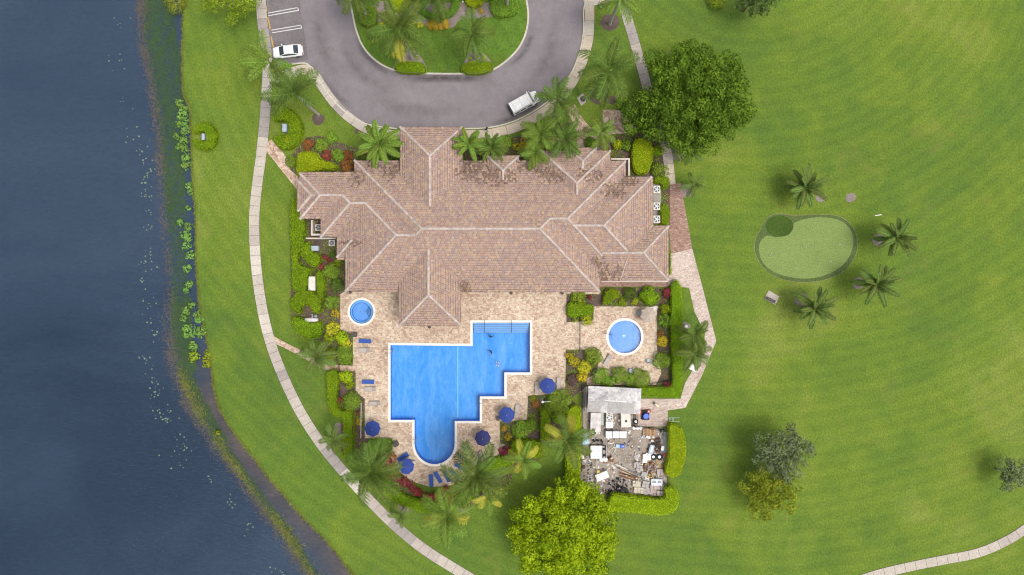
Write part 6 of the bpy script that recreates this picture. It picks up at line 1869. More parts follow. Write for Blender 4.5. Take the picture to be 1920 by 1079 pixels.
# ------------------------------------------------------------------ people
plain('skin', (0.42, 0.25, 0.17), 0.6, 0.08, 4.0)
plain('hair_dark', (0.02, 0.015, 0.012), 0.7, 0.2, 20.0)
plain('dark_cloth', (0.025, 0.025, 0.032), 0.9, 0.2, 8.0)
plain('swim_dark', (0.02, 0.035, 0.06), 0.8, 0.2, 8.0)
plain('shoe', (0.03, 0.03, 0.03), 0.7, 0.2)
def person(label, loc, rz, joints, cloth, split, mats, rx=0.0):
    """one continuous skinned body; joints: name -> (x, y, z); cloth(z-test) picks the material per face"""
    J = joints
    V, E, R, idx = [], [], [], {}
    def v(nm, co, r):
        idx[nm] = len(V); V.append(co); R.append(r)
    rad = dict(pelvis=0.14, waist=0.125, chest=0.15, neck=0.058, head=0.088, crown=0.075, face=0.078)
    for k in ('pelvis', 'waist', 'chest', 'neck', 'head', 'crown'):
        v(k, J[k], rad[k])
    for a, b in (('pelvis', 'waist'), ('waist', 'chest'), ('chest', 'neck'), ('neck', 'head'), ('head', 'crown')):
        E.append((idx[a], idx[b]))
    for s in ('l', 'r'):
        for k, r in (('shoulder', 0.068), ('elbow', 0.045), ('wrist', 0.03), ('palm', 0.036), ('hip', 0.095), ('knee', 0.062), ('ankle', 0.042), ('toe', 0.04)):
            v(s + k, J[s + k], r)
        E += [(idx['chest'], idx[s + 'shoulder']), (idx[s + 'shoulder'], idx[s + 'elbow']), (idx[s + 'elbow'], idx[s + 'wrist']), (idx[s + 'wrist'], idx[s + 'palm']),
              (idx['pelvis'], idx[s + 'hip']), (idx[s + 'hip'], idx[s + 'knee']), (idx[s + 'knee'], idx[s + 'ankle']), (idx[s + 'ankle'], idx[s + 'toe'])]
        w, p_ = Vector(J[s + 'wrist']), Vector(J[s + 'palm'])
        d = (p_ - w).normalized(); sd = Vector((1, 0, 0)) - d * d.x
        sd = sd.normalized() if sd.length > 0.1 else Vector((0, 1, 0))
        cu = d.cross(sd) * (0.25 if s == 'l' else -0.25)
        for f, (o_, ln) in enumerate(((-0.030, 0.065), (-0.010, 0.078), (0.010, 0.073), (0.030, 0.055))):
            k = f'{s}f{f}'
            v(k, tuple(p_ + sd * o_ + d * (0.025 + ln * 0.45)), 0.0095); v(k + 't', tuple(p_ + sd * o_ + d * (0.025 + ln * 0.9) + cu * 0.08), 0.008)
            E += [(idx[s + 'palm'], idx[k]), (idx[k], idx[k + 't'])]
        v(s + 'th', tuple(w.lerp(p_, 0.5) + sd * 0.05 + d * 0.02), 0.011); v(s + 'tht', tuple(w.lerp(p_, 0.5) + sd * 0.065 + d * 0.06), 0.009)
        E += [(idx[s + 'wrist'], idx[s + 'th']), (idx[s + 'th'], idx[s + 'tht'])]
    me = bpy.data.meshes.new('body_src')
    me.from_pydata(V, E, [])
    o = bpy.data.objects.new('body_src', me); C.objects.link(o)
    o.modifiers.new('skin', 'SKIN'); o.modifiers.new('sub', 'SUBSURF').levels = 1
    sv = me.skin_vertices[0].data
    for i, r in enumerate(R):
        sv[i].radius = (r, r); sv[i].use_root = (i == idx['pelvis'])
    dg = bpy.context.evaluated_depsgraph_get(); dg.update()
    ev = bpy.data.meshes.new_from_object(o.evaluated_get(dg))
    bpy.data.objects.remove(o)
    ev.name = 'body'
    ev.materials.clear()
    for m in mats: ev.materials.append(MATS[m])
    for f in ev.polygons:
        f.use_smooth = True
        f.material_index = cloth(f.center)
    root = empty('person', loc, rz, label, 'person')
    root.rotation_euler = (rx, 0, rz)
    b = obj('body', ev, root)
    hd = Vector(J['head']); cr = Vector(J['crown']); up = (cr - hd).normalized()
    face = Vector(J['look']).normalized(); side = up.cross(face).normalized()
    hm = MB(); secs = []
    for t in np.linspace(0.02, 0.98, 7):
        th = math.pi * 0.62 * t
        c_ = cr + up * (-0.045 + 0.115 * math.cos(th)) - face * 0.02
        r = 0.115 * math.sin(th) + 0.004
        secs.append([tuple(c_ + side * r * math.cos(a) + face * r * 0.95 * math.sin(a)) for a in np.linspace(0, TAU, 14, endpoint=False)])
    hm.loft(secs).build('hair', MATS['hair_dark'], root, smooth=True, fix=True)
    fc = hd.lerp(cr, 0.35)
    MB().add([fc + face * 0.085 + up * 0.03, fc + face * 0.085 - up * 0.02 + side * 0.014, fc + face * 0.112 - up * 0.018, fc + face * 0.085 - up * 0.02 - side * 0.014], [(0, 1, 2), (0, 2, 3), (1, 3, 2)]).build('nose', MATS['skin'], b)
    for s in (-1, 1):
        q = fc + face * 0.084 + side * 0.032 * s + up * 0.022
        MB().cyl(tuple(q - Vector((0, 0, 0.006))), 0.011, 0.012, 8).build('eye', MATS['hair_dark'], b)
        q = fc + side * 0.088 * s
        MB().box(tuple(q), (0.03, 0.03, 0.055)).build('ear', MATS['skin'], b, bevel=0.008)
    q = fc + face * 0.082 - up * 0.05
    MB().box(tuple(q), (0.016, 0.042, 0.010)).build('mouth', plain('lips', (0.3, 0.1, 0.09), 0.6, 0.1), b)
    return root
walk = dict(pelvis=(0, 0, 0.95), waist=(0.01, 0, 1.12), chest=(0.03, 0, 1.36), neck=(0.05, 0, 1.52), head=(0.07, 0, 1.60), crown=(0.08, 0, 1.70), look=(1, 0, -0.1),
            lshoulder=(0.03, 0.19, 1.42), lelbow=(0.12, 0.25, 1.15), lwrist=(0.30, 0.24, 0.98), lpalm=(0.36, 0.23, 0.93), rshoulder=(0.03, -0.19, 1.42), relbow=(-0.12, -0.24, 1.16), rwrist=(-0.20, -0.24, 0.92), rpalm=(-0.21, -0.24, 0.84),
            lhip=(0, 0.09, 0.92), lknee=(-0.06, 0.09, 0.50), lankle=(-0.30, 0.09, 0.14), ltoe=(-0.18, 0.10, 0.045), rhip=(0, -0.09, 0.92), rknee=(0.16, -0.09, 0.52), rankle=(0.24, -0.09, 0.09), rtoe=(0.40, -0.10, 0.045))
pp_ = P(913, 243, 0.9)
person('person in dark clothes walking on the pavement by the stocky palms', (pp_.x, pp_.y, 0.125), math.radians(150), walk, lambda c_: 1 if 0.10 < c_.z < 1.50 and not (abs(c_.y) > 0.21 and c_.z < 1.05) else (2 if c_.z <= 0.10 else 0), None, ['skin', 'dark_cloth', 'shoe'])
stand = dict(pelvis=(0, 0, 0.95), waist=(0, 0, 1.12), chest=(0.02, 0, 1.36), neck=(0.02, 0, 1.52), head=(0.03, 0, 1.60), crown=(0.035, 0, 1.70), look=(1, 0, -0.2),
            lshoulder=(0.02, 0.19, 1.42), lelbow=(0.16, 0.36, 1.26), lwrist=(0.36, 0.36, 1.24), lpalm=(0.43, 0.34, 1.24), rshoulder=(0.02, -0.19, 1.42), relbow=(0.14, -0.38, 1.26), rwrist=(0.33, -0.42, 1.24), rpalm=(0.40, -0.41, 1.24),
            lhip=(0, 0.09, 0.92), lknee=(0.05, 0.11, 0.50), lankle=(0.0, 0.12, 0.09), ltoe=(0.15, 0.13, 0.045), rhip=(0, -0.09, 0.92), rknee=(0.02, -0.11, 0.50), rankle=(-0.05, -0.12, 0.09), rtoe=(0.10, -0.13, 0.045))
for lb, x, y, a, z in (('bather with dark hair and suit standing at the foot of the pool steps', 920, 632, 80, -1.49), ('bather with dark hair and suit standing in the middle of the stepped pool arm', 921, 661, 200, -1.49)):
    q = P(x, y)
    person(lb, (q.x, q.y, z), math.radians(a), stand, lambda c_: 1 if 0.5 < c_.z < 1.50 else 0, None, ['skin', 'swim_dark'])
r_ = empty('swim_ring', (*P(933, 683)[:2], -0.12), 0.3, 'thin red and white swim ring floating near the pool corner', 'swim ring')
for i in range(8):
    secs = []
    for q in range(5):
        a = TAU * (i + q / 4 * 0.98) / 8
        secs.append([((0.30 + 0.055 * math.cos(b)) * math.cos(a) * 0.8, (0.30 + 0.055 * math.cos(b)) * math.sin(a) * 1.15, 0.03 + 0.055 * math.sin(b)) for b in np.linspace(0, TAU, 8, endpoint=False)])
    MB().loft(secs).build('segment', MATS['red_paint' if i % 2 else 'off_white'], r_, smooth=True, fix=True)

# ------------------------------------------------------------------ putting green things, bench
for i, (x, y) in enumerate(((1444.5, 479), (1508.5, 461), (1573, 457.5), (1555.5, 492), (1490, 501.5))):
    r_ = empty('golf_flag', P(x, y, 0.02), rng.uniform(0, 6), 'small white practice flag in a hole of the putting green', 'flag', 'flags on the putting green')
    MB().cyl((0, 0, 0), 0.014, 0.75, 8).build('pin', MATS['white_plastic'], r_)
    MB().add([(0, 0, 0.74), (0.34, 0.02, 0.64), (0, 0, 0.52), (0, 0.012, 0.74), (0.34, 0.032, 0.64), (0, 0.012, 0.52)], [(0, 2, 1), (3, 4, 5), (0, 1, 4, 3), (1, 2, 5, 4)]).build('cloth', MATS['white_plastic'], r_)
    MB().torus((0, 0, 0.005), 0.075, 0.014, 16, 6).build('cup', MATS['off_white'], r_)
tag(MB().prism(PP([(1441, 545), (1461, 556), (1454, 572), (1433, 561)]), 0.0, 0.05).build('bench_pad', MATS['concrete_pink']), 'tilted concrete pad on the lawn', kind='structure')
r_ = empty('park_bench', P(1444, 562.5, 0.05), math.radians(-27), 'dark bench on the tilted concrete pad beside the putting green', 'bench')
for i in range(3):
    MB().box((0, -0.15 + i * 0.15, 0.45), (1.5, 0.12, 0.04)).build('seat_slat', MATS['bin_brown'], r_)
for i in range(2):
    MB().box((0, -0.26, 0.62 + i * 0.17), (1.5, 0.04, 0.13)).build('back_slat', MATS['bin_brown'], r_)
for s in (-0.6, 0.6):
    MB().box((s, 0, 0.22), (0.07, 0.42, 0.43)).box((s, -0.23, 0.62), (0.06, 0.05, 0.42)).build('leg', MATS['dark_metal'], r_)
r_ = empty('marker_board', P(1646, 404), 0.15, 'short white stake lying on the lawn beside the stocky palm', 'stake')
MB().box((0, 0, 0.06), (1.05, 0.16, 0.07)).box((0.5, 0, 0.06), (0.14, 0.1, 0.09)).build('board', MATS['off_white'], r_, bevel=0.015)
r_ = empty('bollard_light', P(1126, 16), 0, 'small dark round bollard light beside the drive slabs', 'light')
MB().cyl((0, 0, 0), 0.16, 0.5, 14, 0.13).build('post', MATS['dark_metal'], r_)
MB().cyl((0, 0, 0.5), 0.2, 0.06, 14, 0.15).build('cap', MATS['steel'], r_)
r_ = empty('garden_light', P(868, 6, 0.11), 0, 'little white garden light on the island bed', 'light')
MB().cyl((0, 0, 0), 0.05, 0.4, 10).build('post', MATS['dark_metal'], r_)
MB().cyl((0, 0, 0.4), 0.13, 0.1, 12, 0.1).build('shade', MATS['white_plastic'], r_)
r_ = empty('path_light', P(1284, 612), 0, 'white topped path light beside the palms at the brick path', 'light')
MB().cyl((0, 0, 0), 0.06, 0.7, 10).build('post', MATS['white_plastic'], r_)
MB().cyl((0, 0, 0.7), 0.28, 0.14, 14, 0.18).build('shade', MATS['white_plastic'], r_)
# ------------------------------------------------------------------ storage yard
r_ = empty('storage_shed', P(1147.5, 746, 0), math.radians(-2.8), 'storage shed with a dirty white and grey flat ridged roof', 'shed')
ground_mat('shed_white', [(0.38, (0.30, 0.28, 0.29)), (0.48, (0.48, 0.46, 0.46)), (0.58, (0.64, 0.62, 0.61))], 0.45, 2.4, 6.0)
ground_mat('shed_grey', [(0.32, (0.25, 0.235, 0.23)), (0.5, (0.36, 0.34, 0.33)), (0.7, (0.46, 0.44, 0.43))], 0.5, 2.5, 6.0)
MB().box((0, 0, 1.2), (7.6, 3.5, 2.4)).build('wall', MATS['stone_grey'], r_)
for i in range(8):
    x0 = -4.05 + i * 1.012
    MB().add([(x0, -0.25, 2.72), (x0 + 1.0, -0.25, 2.72), (x0 + 1.0, 1.98, 2.45), (x0, 1.98, 2.45), (x0, -0.25, 2.66), (x0 + 1.0, -0.25, 2.66), (x0 + 1.0, 1.98, 2.39), (x0, 1.98, 2.39)],
             [(0, 1, 2, 3), (7, 6, 5, 4), (0, 4, 5, 1), (1, 5, 6, 2), (2, 6, 7, 3), (3, 7, 4, 0)]).build('roof_panel', MATS['shed_white'], r_)
    MB().add([(x0, -1.98, 2.40), (x0 + 1.0, -1.98, 2.40), (x0 + 1.0, -0.27, 2.70), (x0, -0.27, 2.70), (x0, -1.98, 2.34), (x0 + 1.0, -1.98, 2.34), (x0 + 1.0, -0.27, 2.64), (x0, -0.27, 2.64)],
             [(0, 1, 2, 3), (7, 6, 5, 4), (0, 4, 5, 1), (1, 5, 6, 2), (2, 6, 7, 3), (3, 7, 4, 0)]).build('roof_panel', MATS['shed_white' if i == 7 or i == 2 else 'shed_grey'], r_)
MB().box((0.2, -0.05, 2.78), (3.2, 0.09, 0.07)).build('ridge_strip', MATS['white_plastic'], r_)
MB().box((2.0, -1.76, 1.0), (1.0, 0.06, 2.0)).build('door', MATS['grey_paint'], r_)
for i, (x, lb) in enumerate(((1094, 'long grey pole leaning along the shed side, next to the fence'), (1097, 'long pale pole leaning along the shed side, next to the shed'))):
    r_ = empty('metal_pole', P(x, 742), 0, lb, 'pole')
    MB().tube([(-0.05, -2.2 - i * 0.4, 0.1), (0.05, 1.6, 1.9)], 0.05, 6).tube([(0.1, -1.9, 0.1), (0.16, 1.5, 1.8)], 0.04, 6).build('pole', MATS['steel' if i == 0 else 'off_white'], r_)

def appliance(name, label, px, py, w, d, h, mat, rot=0.0, top=None, cat='appliance', z=0.02, group=None):
    p = P(px, py, h)
    root = empty(name, (p.x, p.y, z), math.radians(rot), label, cat, group)
    MB().box((0, 0, h * 0.47), (w, d, h * 0.94)).build('body', MATS[mat], root, bevel=0.03)
    MB().box((0, 0, h * 0.97), (w * 1.02, d * 1.02, h * 0.06)).build('top', MATS[top or mat], root, bevel=0.015)
    MB().box((0, -d / 2 - 0.025, h * 0.7), (w * 0.5, 0.04, 0.05)).build('handle', MATS['steel'], root)
    return root
for y, lb in ((771, 'white square air conditioner nearest the shed eave in the yard column'), (783.5, 'white square air conditioner with a dark fan, second in the yard column')):
    air_con(lb, 1143, y, 1.05, 1.0, 0.9)
appliance('white_crate', 'plain white crate third in the yard column', 1142.5, 797, 1.05, 1.0, 0.8, 'white_plastic', cat='crate')
for x, lb in ((1142, 'white crate with a rusty stain at the corner of the yard column'), (1155.5, 'white crate in the middle of the yard row'), (1168.5, 'white crate at the end of the yard row')):
    appliance('white_crate', lb, x, 815.5, 1.0, 1.0, 0.8, 'white_plastic', cat='crate')
r_ = empty('metal_rack', P(1142.5, 807, 0.02), 0, 'low dark rack between the white crates', 'rack')
for s in (-0.35, 0, 0.35):
    MB().box((0, s * 0.6, 0.5), (1.0, 0.06, 0.05)).build('bar', MATS['dark_metal'], r_)
MB().box((-0.48, 0, 0.25), (0.05, 0.5, 0.5)).box((0.48, 0, 0.25), (0.05, 0.5, 0.5)).build('side', MATS['dark_metal'], r_)
r_ = empty('boat_trailer_box', P(1115.5, 790, 0.02), math.radians(-2), 'long stained pale container with jagged white teeth at one end', 'container')
MB().box((0, 0, 0.5), (1.55, 2.9, 0.9)).build('body', MATS['dirty_white'], r_, bevel=0.03)
MB().box((0, 0, 0.98), (1.62, 2.96, 0.06)).build('lid', MATS['dirty_white'], r_, bevel=0.01)
for i in range(7):
    MB().box((-0.66 + i * 0.22, -1.72, 0.5), (0.11, 0.34, 0.06), 0.15).build('tooth', MATS['white_plastic'], r_)
appliance('counter', 'tall white cabinet with a dark square vent beside the black fence', 1173.5, 787, 1.45, 2.35, 1.0, 'off_white', 2, cat='cabinet')
q = P(1174, 790, 1.02)
r_ = empty('vent', (q.x, q.y, 1.02), 0, 'small dark square vent on the tall white cabinet', 'vent')
MB().box((0, 0, 0.04), (0.32, 0.36, 0.08)).box((0, 0, 0.09), (0.2, 0.22, 0.03)).build('hood', MATS['dark_metal'], r_)
for x, lb in ((1188, 'white bucket beside the fence corner, first of three'), (1194.5, 'white bucket beside the fence corner, middle of three'), (1200.5, 'white bucket beside the fence corner, last of three')):
    r_ = empty('bucket', P(x, 802, 0.02), 0, lb, 'bucket')
    MB().cyl((0, 0, 0), 0.19, 0.42, 16, 0.24).build('pail', MATS['white_plastic'], r_)
    MB().cyl((0, 0, 0.42), 0.26, 0.03, 16).build('lid', MATS['white_plastic'], r_)
    MB().tube([(-0.24, 0, 0.38), (-0.18, 0.2, 0.47), (0.18, 0.2, 0.47), (0.24, 0, 0.38)], 0.012, 5).build('handle', MATS['steel'], r_)
r_ = empty('wooden_pallet', P(1217, 809.5, 0.02), math.radians(-2), 'orange brown wooden pallet with loose slats beside the black fence', 'pallet')
for i in range(11):
    MB().box((-0.9 + i * 0.18, rng.uniform(-0.03, 0.03), 0.34 + 0.01 * (i % 3)), (0.12, 1.15, 0.03)).build('slat', MATS['timber' if i % 3 else 'timber_pale'], r_)
for s in (-0.5, 0, 0.5):
    MB().box((0, s, 0.17), (1.95, 0.1, 0.3)).build('bearer', MATS['timber'], r_)
r_ = empty('utility_cart', P(1209.5, 779, 0.03), 0, 'utility cart carrying a bright blue drum', 'cart')
MB().box((0, 0, 0.35), (1.15, 1.3, 0.16)).build('tray', MATS['black_rubber'], r_, bevel=0.04)
MB().cyl((0, 0, 0.43), 0.44, 0.5, 20, 0.42).build('drum', MATS['bright_blue'], r_)
MB().torus((0, 0, 0.93), 0.42, 0.035, 24, 6).build('drum_rim', MATS['bright_blue'], r_)
for sx in (-0.5, 0.5):
    for sy in (-0.5, 0.5):
        MB().torus((sx, sy, 0.15), 0.10, 0.05, 14, 6).build('wheel', MATS['tyre_black'], r_)
MB().tube([(-0.3, 0.65, 0.35), (-0.25, 1.05, 0.8), (0.25, 1.05, 0.8), (0.3, 0.65, 0.35)], 0.03, 6).build('handle', MATS['dark_metal'], r_)
r_ = empty('orange_drum', P(1195.5, 772, 0.02), 0.3, 'orange plastic tub under the shed eave', 'tub')
MB().cyl((0, 0, 0), 0.36, 0.5, 18, 0.46).build('tub', MATS['orange_plastic'], r_)
MB().torus((0, 0, 0.5), 0.46, 0.04, 24, 6).build('rim', MATS['orange_plastic'], r_)
MB().box((0.2, 0.5, 0.25), (0.5, 0.35, 0.5)).build('jerrycan', MATS['orange_plastic'], r_, bevel=0.05)
r_ = empty('pressure_washer', P(1216, 770.5, 0.02), 0.1, 'red engine box beside the blue drum cart', 'machine')
MB().box((0, 0, 0.3), (0.7, 0.4, 0.5)).build('body', MATS['red_paint'], r_, bevel=0.05)
MB().cyl((-0.1, 0, 0.55), 0.13, 0.14, 12).build('cap', MATS['off_white'], r_)
MB().box((-0.9, 0.05, 0.28), (0.9, 0.3, 0.4)).build('engine', MATS['black_rubber'], r_, bevel=0.04)
def tyre(label, px, py, z=0.0, R=0.38, r=0.14, rim=True):
    p = P(px, py, 0.1)
    root = empty('tyre', (p.x, p.y, 0.02 + z), 0, label, 'tyre')
    MB().torus((0, 0, r), R - r * 0.4, r, 28, 10).build('tread', MATS['tyre_black'], root, smooth=True)
    if rim:
        MB().cyl((0, 0, r * 0.7), (R - r) * 0.75, 0.05, 18).build('rim', MATS['steel'], root)
        MB().torus((0, 0, r * 1.1), (R - r) * 0.7, 0.03, 18, 6).build('rim_edge', MATS['steel'], root)
tyre('black tyre lying flat beside the stained white sheets', 1225, 857, R=0.42)
tyre('black tyre lying flat beside the red crate', 1236.5, 857, R=0.44)
r_ = empty('hose_reel', P(1191.5, 790.5, 0.02), 0, 'white hub hose reel in the fence corner', 'reel')
MB().torus((0, 0, 0.14), 0.33, 0.1, 24, 8).build('hose', MATS['black_rubber'], r_, smooth=True)
MB().cyl((0, 0, 0.05), 0.22, 0.16, 18).build('hub', MATS['white_plastic'], r_)
r_ = empty('garden_figure', P(1231, 760, 0.03), -0.6, 'pale yellow sack with a dark handle on the brick path', 'sack')
secs = [[(x, 0.2 * f * math.cos(th), 0.17 + 0.15 * f * math.sin(th)) for th in np.linspace(0, TAU, 12, endpoint=False)] for x, f in ((-0.38, 0.3), (-0.3, 0.8), (0.0, 1.0), (0.3, 0.85), (0.4, 0.35))]
MB().loft(secs).build('sack', plain('sack_cream', (0.70, 0.68, 0.44), 0.8, 0.15), r_, smooth=True, fix=True)
MB().box((-0.55, 0.05, 0.08), (0.3, 0.4, 0.12), 0.4).build('handle', MATS['dark_metal'], r_, bevel=0.03)
r_ = empty('ladder', P(1263.5, 787, 0.06), 0, 'short ladder lying on the grass beside the bulging hedge', 'ladder')
for s in (-0.28, 0.28):
    MB().tube([(-0.8, s, 0.05), (0.85, s, 0.05)], 0.028, 6).build('rail', MATS['tarp_blue' if s > 0 else 'off_white'], r_)
for i in range(4):
    MB().tube([(-0.7 + i * 0.22, -0.28, 0.05), (-0.7 + i * 0.22, 0.28, 0.05)], 0.022, 6).build('rung', MATS['white_plastic'], r_)
# trailer with white bed and dark crates
r_ = empty('flatbed_trailer', P(1121, 846, 0.02), 0, 'white topped trailer with an open dark tray of crates', 'trailer')
MB().box((-0.35, 0, 0.75), (1.75, 2.0, 0.1)).build('bed', MATS['white_plastic'], r_, bevel=0.01)
for i in range(4):
    MB().box((-0.35, -0.75 + i * 0.5, 0.81), (1.7, 0.03, 0.02)).build('seam', MATS['grey_paint'], r_)
MB().box((0.85, 0, 0.5), (0.62, 2.0, 0.06)).build('tray', MATS['black_rubber'], r_)
for s in (0.55, 1.17):
    MB().box((s, 0, 0.68), (0.04, 2.0, 0.4)).build('tray_side', MATS['steel'], r_)
for i in range(6):
    MB().box((0.85 + rng.uniform(-0.1, 0.1), -0.8 + i * 0.32, 0.63), (0.36, 0.24, 0.2), rng.uniform(-0.3, 0.3)).build('crate', MATS[('stone_grey', 'black_rubber', 'stone_pink')[i % 3]], r_, bevel=0.02)
for sx in (-1.0, 0.3):
    for sy in (-0.95, 0.95):
        wheel(r_, sx, sy, 0.3, 0.2)
MB().box((0, 0, 0.55), (2.2, 0.2, 0.2)).build('chassis', MATS['dark_metal'], r_)
for i, (x, y) in enumerate(((1113, 826), (1120, 825.5), (1128, 827))):
    r_ = empty('engine_part', P(x, y, 0.02), rng.uniform(0, 3), 'dark machine parts heaped at the head of the white topped trailer', 'machine part', 'machine parts by the trailer')
    MB().box((0, 0, 0.2), (0.5, 0.3, 0.4)).cyl((0.1, 0, 0.4), 0.12, 0.15, 10).build('block', MATS['black_rubber'], r_, bevel=0.04)
    MB().tube([(-0.3, 0, 0.3), (0.0, 0.25, 0.5), (0.35, 0.1, 0.25)], 0.035, 6).build('pipe', MATS['steel'], r_)
r_ = empty('wash_basin', P(1131, 861, 0.02), 0, 'white double basin below the trailer', 'basin')
for s in (-0.3, 0.3):
    MB().cyl((s, 0, 0), 0.28, 0.4, 20, 0.36).build('bowl', MATS['white_plastic'], r_)
    MB().torus((s, 0, 0.4), 0.33, 0.035, 22, 6).build('rim', MATS['white_plastic'], r_)
r_ = empty('rusty_drum', P(1145, 860, 0.02), 0, 'rusty brown drum with pale rags beside the white basin', 'drum')
MB().cyl((0, 0, 0), 0.36, 0.7, 18).build('drum', MATS['rust'], r_)
MB().torus((0, 0, 0.7), 0.35, 0.03, 20, 6).build('rim', MATS['rust'], r_)
MB().box((0.05, 0.2, 0.76), (0.4, 0.3, 0.12), 0.5).build('rag', plain('rag', (0.6, 0.42, 0.3), 0.9, 0.2), r_, bevel=0.05)
r_ = empty('blue_crate', P(1163, 836, 0.02), -0.05, 'bright blue crate with a pale blue lid beside bent white pipes', 'crate')
MB().box((0.25, 0, 0.25), (0.7, 0.5, 0.5)).build('box', MATS['bright_blue'], r_, bevel=0.03)
MB().box((-0.45, 0, 0.2), (0.6, 0.5, 0.4)).build('lid', MATS['tarp_blue'], r_, bevel=0.03)
MB().cyl((0.35, 0.05, 0.5), 0.08, 0.05, 12).build('cap', MATS['white_plastic'], r_)
for i, (x, y, a) in enumerate(((1150, 840, 0.6), (1153, 845, 1.0), (1144, 832, -0.4))):
    r_ = empty('bent_pipe', P(x, y, 0.02), a, 'bent white plastic pipe lying between the trailer and the blue crate', 'pipe', 'white pipes in the yard')
    MB().tube([(-0.5, 0, 0.06), (0.1, 0.05, 0.1), (0.4, 0.3, 0.08)], 0.06, 8).build('pipe', MATS['white_plastic'], r_, smooth=True)
    MB().cyl((0.4, 0.3, 0.0), 0.1, 0.14, 10).build('elbow', MATS['off_white'], r_)
r_ = empty('tarp_bundle', P(1095.5, 823, 0.02), 0.1, 'pale blue tarpaulin bundle against the lake side fence', 'tarpaulin')
tv = []
for j in range(9):
    for i in range(7):
        u, v_ = i / 6 - 0.5, j / 8 - 0.5
        e = max(0.0, 1 - (u / 0.5) ** 4) * max(0.0, 1 - (v_ / 0.5) ** 4)
        tv.append((u * 1.2 + rng.uniform(-0.04, 0.04), v_ * 1.9, 0.02 + e * (0.45 + rng.uniform(-0.14, 0.14))))
MB().add(tv, [(j * 7 + i, j * 7 + i + 1, (j + 1) * 7 + i + 1, (j + 1) * 7 + i) for j in range(8) for i in range(6)]).build('tarpaulin', MATS['tarp_blue'], r_)
MB().tube([(-0.6, 0.2, 0.1), (0, 0.2, 0.62), (0.6, 0.2, 0.1)], 0.02, 5).build('strap', MATS['white_plastic'], r_)
appliance('white_chest', 'tilted white chest beside the yellow barrel', 1129, 893.5, 1.95, 1.05, 0.8, 'white_plastic', 22, cat='chest')
r_ = empty('yellow_barrel', P(1121.5, 883.5, 0.02), 0, 'small yellow and black barrel beside the tilted white chest', 'barrel')
MB().cyl((0, 0, 0), 0.26, 0.5, 16).build('barrel', MATS['yellow_paint'], r_)
MB().cyl((0, 0, 0.2), 0.268, 0.14, 16).build('band', MATS['black_rubber'], r_)
MB().cyl((0, 0, 0.5), 0.2, 0.04, 16).build('lid', MATS['yellow_paint'], r_)
r_ = empty('yard_lamp_pole', P(1118, 894, 0.02), 0, 'long pale pole lying across the yard beside the tilted white chest', 'pole')
MB().tube([(0.0, 3.2, 0.55), (0.02, 0, 0.85), (0.08, -2.1, 0.15)], 0.05, 8).build('pole', MATS['off_white'], r_)
MB().box((0, 3.2, 0.27), (0.3, 0.14, 0.54)).build('trestle', MATS['dark_metal'], r_)
r_ = empty('pipe_rack', P(1106, 896, 0.02), 0.1, 'small rack of white pipes below the lake side fence', 'rack')
for i in range(3):
    MB().tube([(-0.5, -0.4 + i * 0.4, 0.2), (0.5, -0.3 + i * 0.4, 0.2)], 0.05, 8).build('bar', MATS['dirty_white'], r_)
for s in (-0.25, 0.2):
    MB().tube([(s, -0.6, 0.1), (s, 0.65, 0.1)], 0.05, 8).build('rail', MATS['dirty_white'], r_)
for i, (x, y, rr) in enumerate(((1104, 868, 0.3), (1094, 876, 0.34), (1100, 857, 0.22), (1108, 872, 0.25))):
    r_ = empty('scrap_motor', P(x, y, 0.02), rng.uniform(0, 3), ('grey' if i % 2 == 0 else 'rusty brown') + ' motor casing among the scrap by the lake side fence', 'motor', ('grey' if i % 2 == 0 else 'rusty') + ' scrap motors by the fence')
    MB().cyl((0, 0, 0), rr, 0.35, 14, rr * 0.8).box((rr, 0, 0.12), (rr, rr * 0.8, 0.24)).build('casing', MATS['grey_paint' if i % 2 == 0 else 'rust'], r_)
    MB().cyl((0, 0, 0.35), rr * 0.4, 0.12, 12).build('cap', MATS['dark_metal'], r_)
# brown timber heap and long gutters
r_ = empty('timber_pile', P(1178, 891, 0.02), math.radians(-20), 'pile of dark brown planks beside two long pale gutters', 'timber')
for i in range(14):
    MB().box((rng.uniform(-0.3, 0.3), rng.uniform(-0.5, 0.5), 0.05 + 0.05 * (i % 5)), (rng.uniform(2.2, 3.6), 0.14, 0.045), rng.uniform(-0.14, 0.14)).build('plank', MATS[('rust', 'timber', 'rust', 'stone_cream')[i % 4]], r_)
for i, (x, y, l) in enumerate(((1181, 882.5, 5.0), (1196, 889, 3.6))):
    r_ = empty('gutter', P(x, y, 0.02), math.radians(-25), 'long pale gutter lying beside the brown plank pile', 'gutter', 'gutters in the yard')
    for s in (-0.09, 0.09):
        MB().box((0, s, 0.34), (l, 0.02, 0.12)).build('side', MATS['dirty_white'], r_)
    MB().box((0, 0, 0.28), (l, 0.2, 0.02)).build('trough', MATS['off_white'], r_)
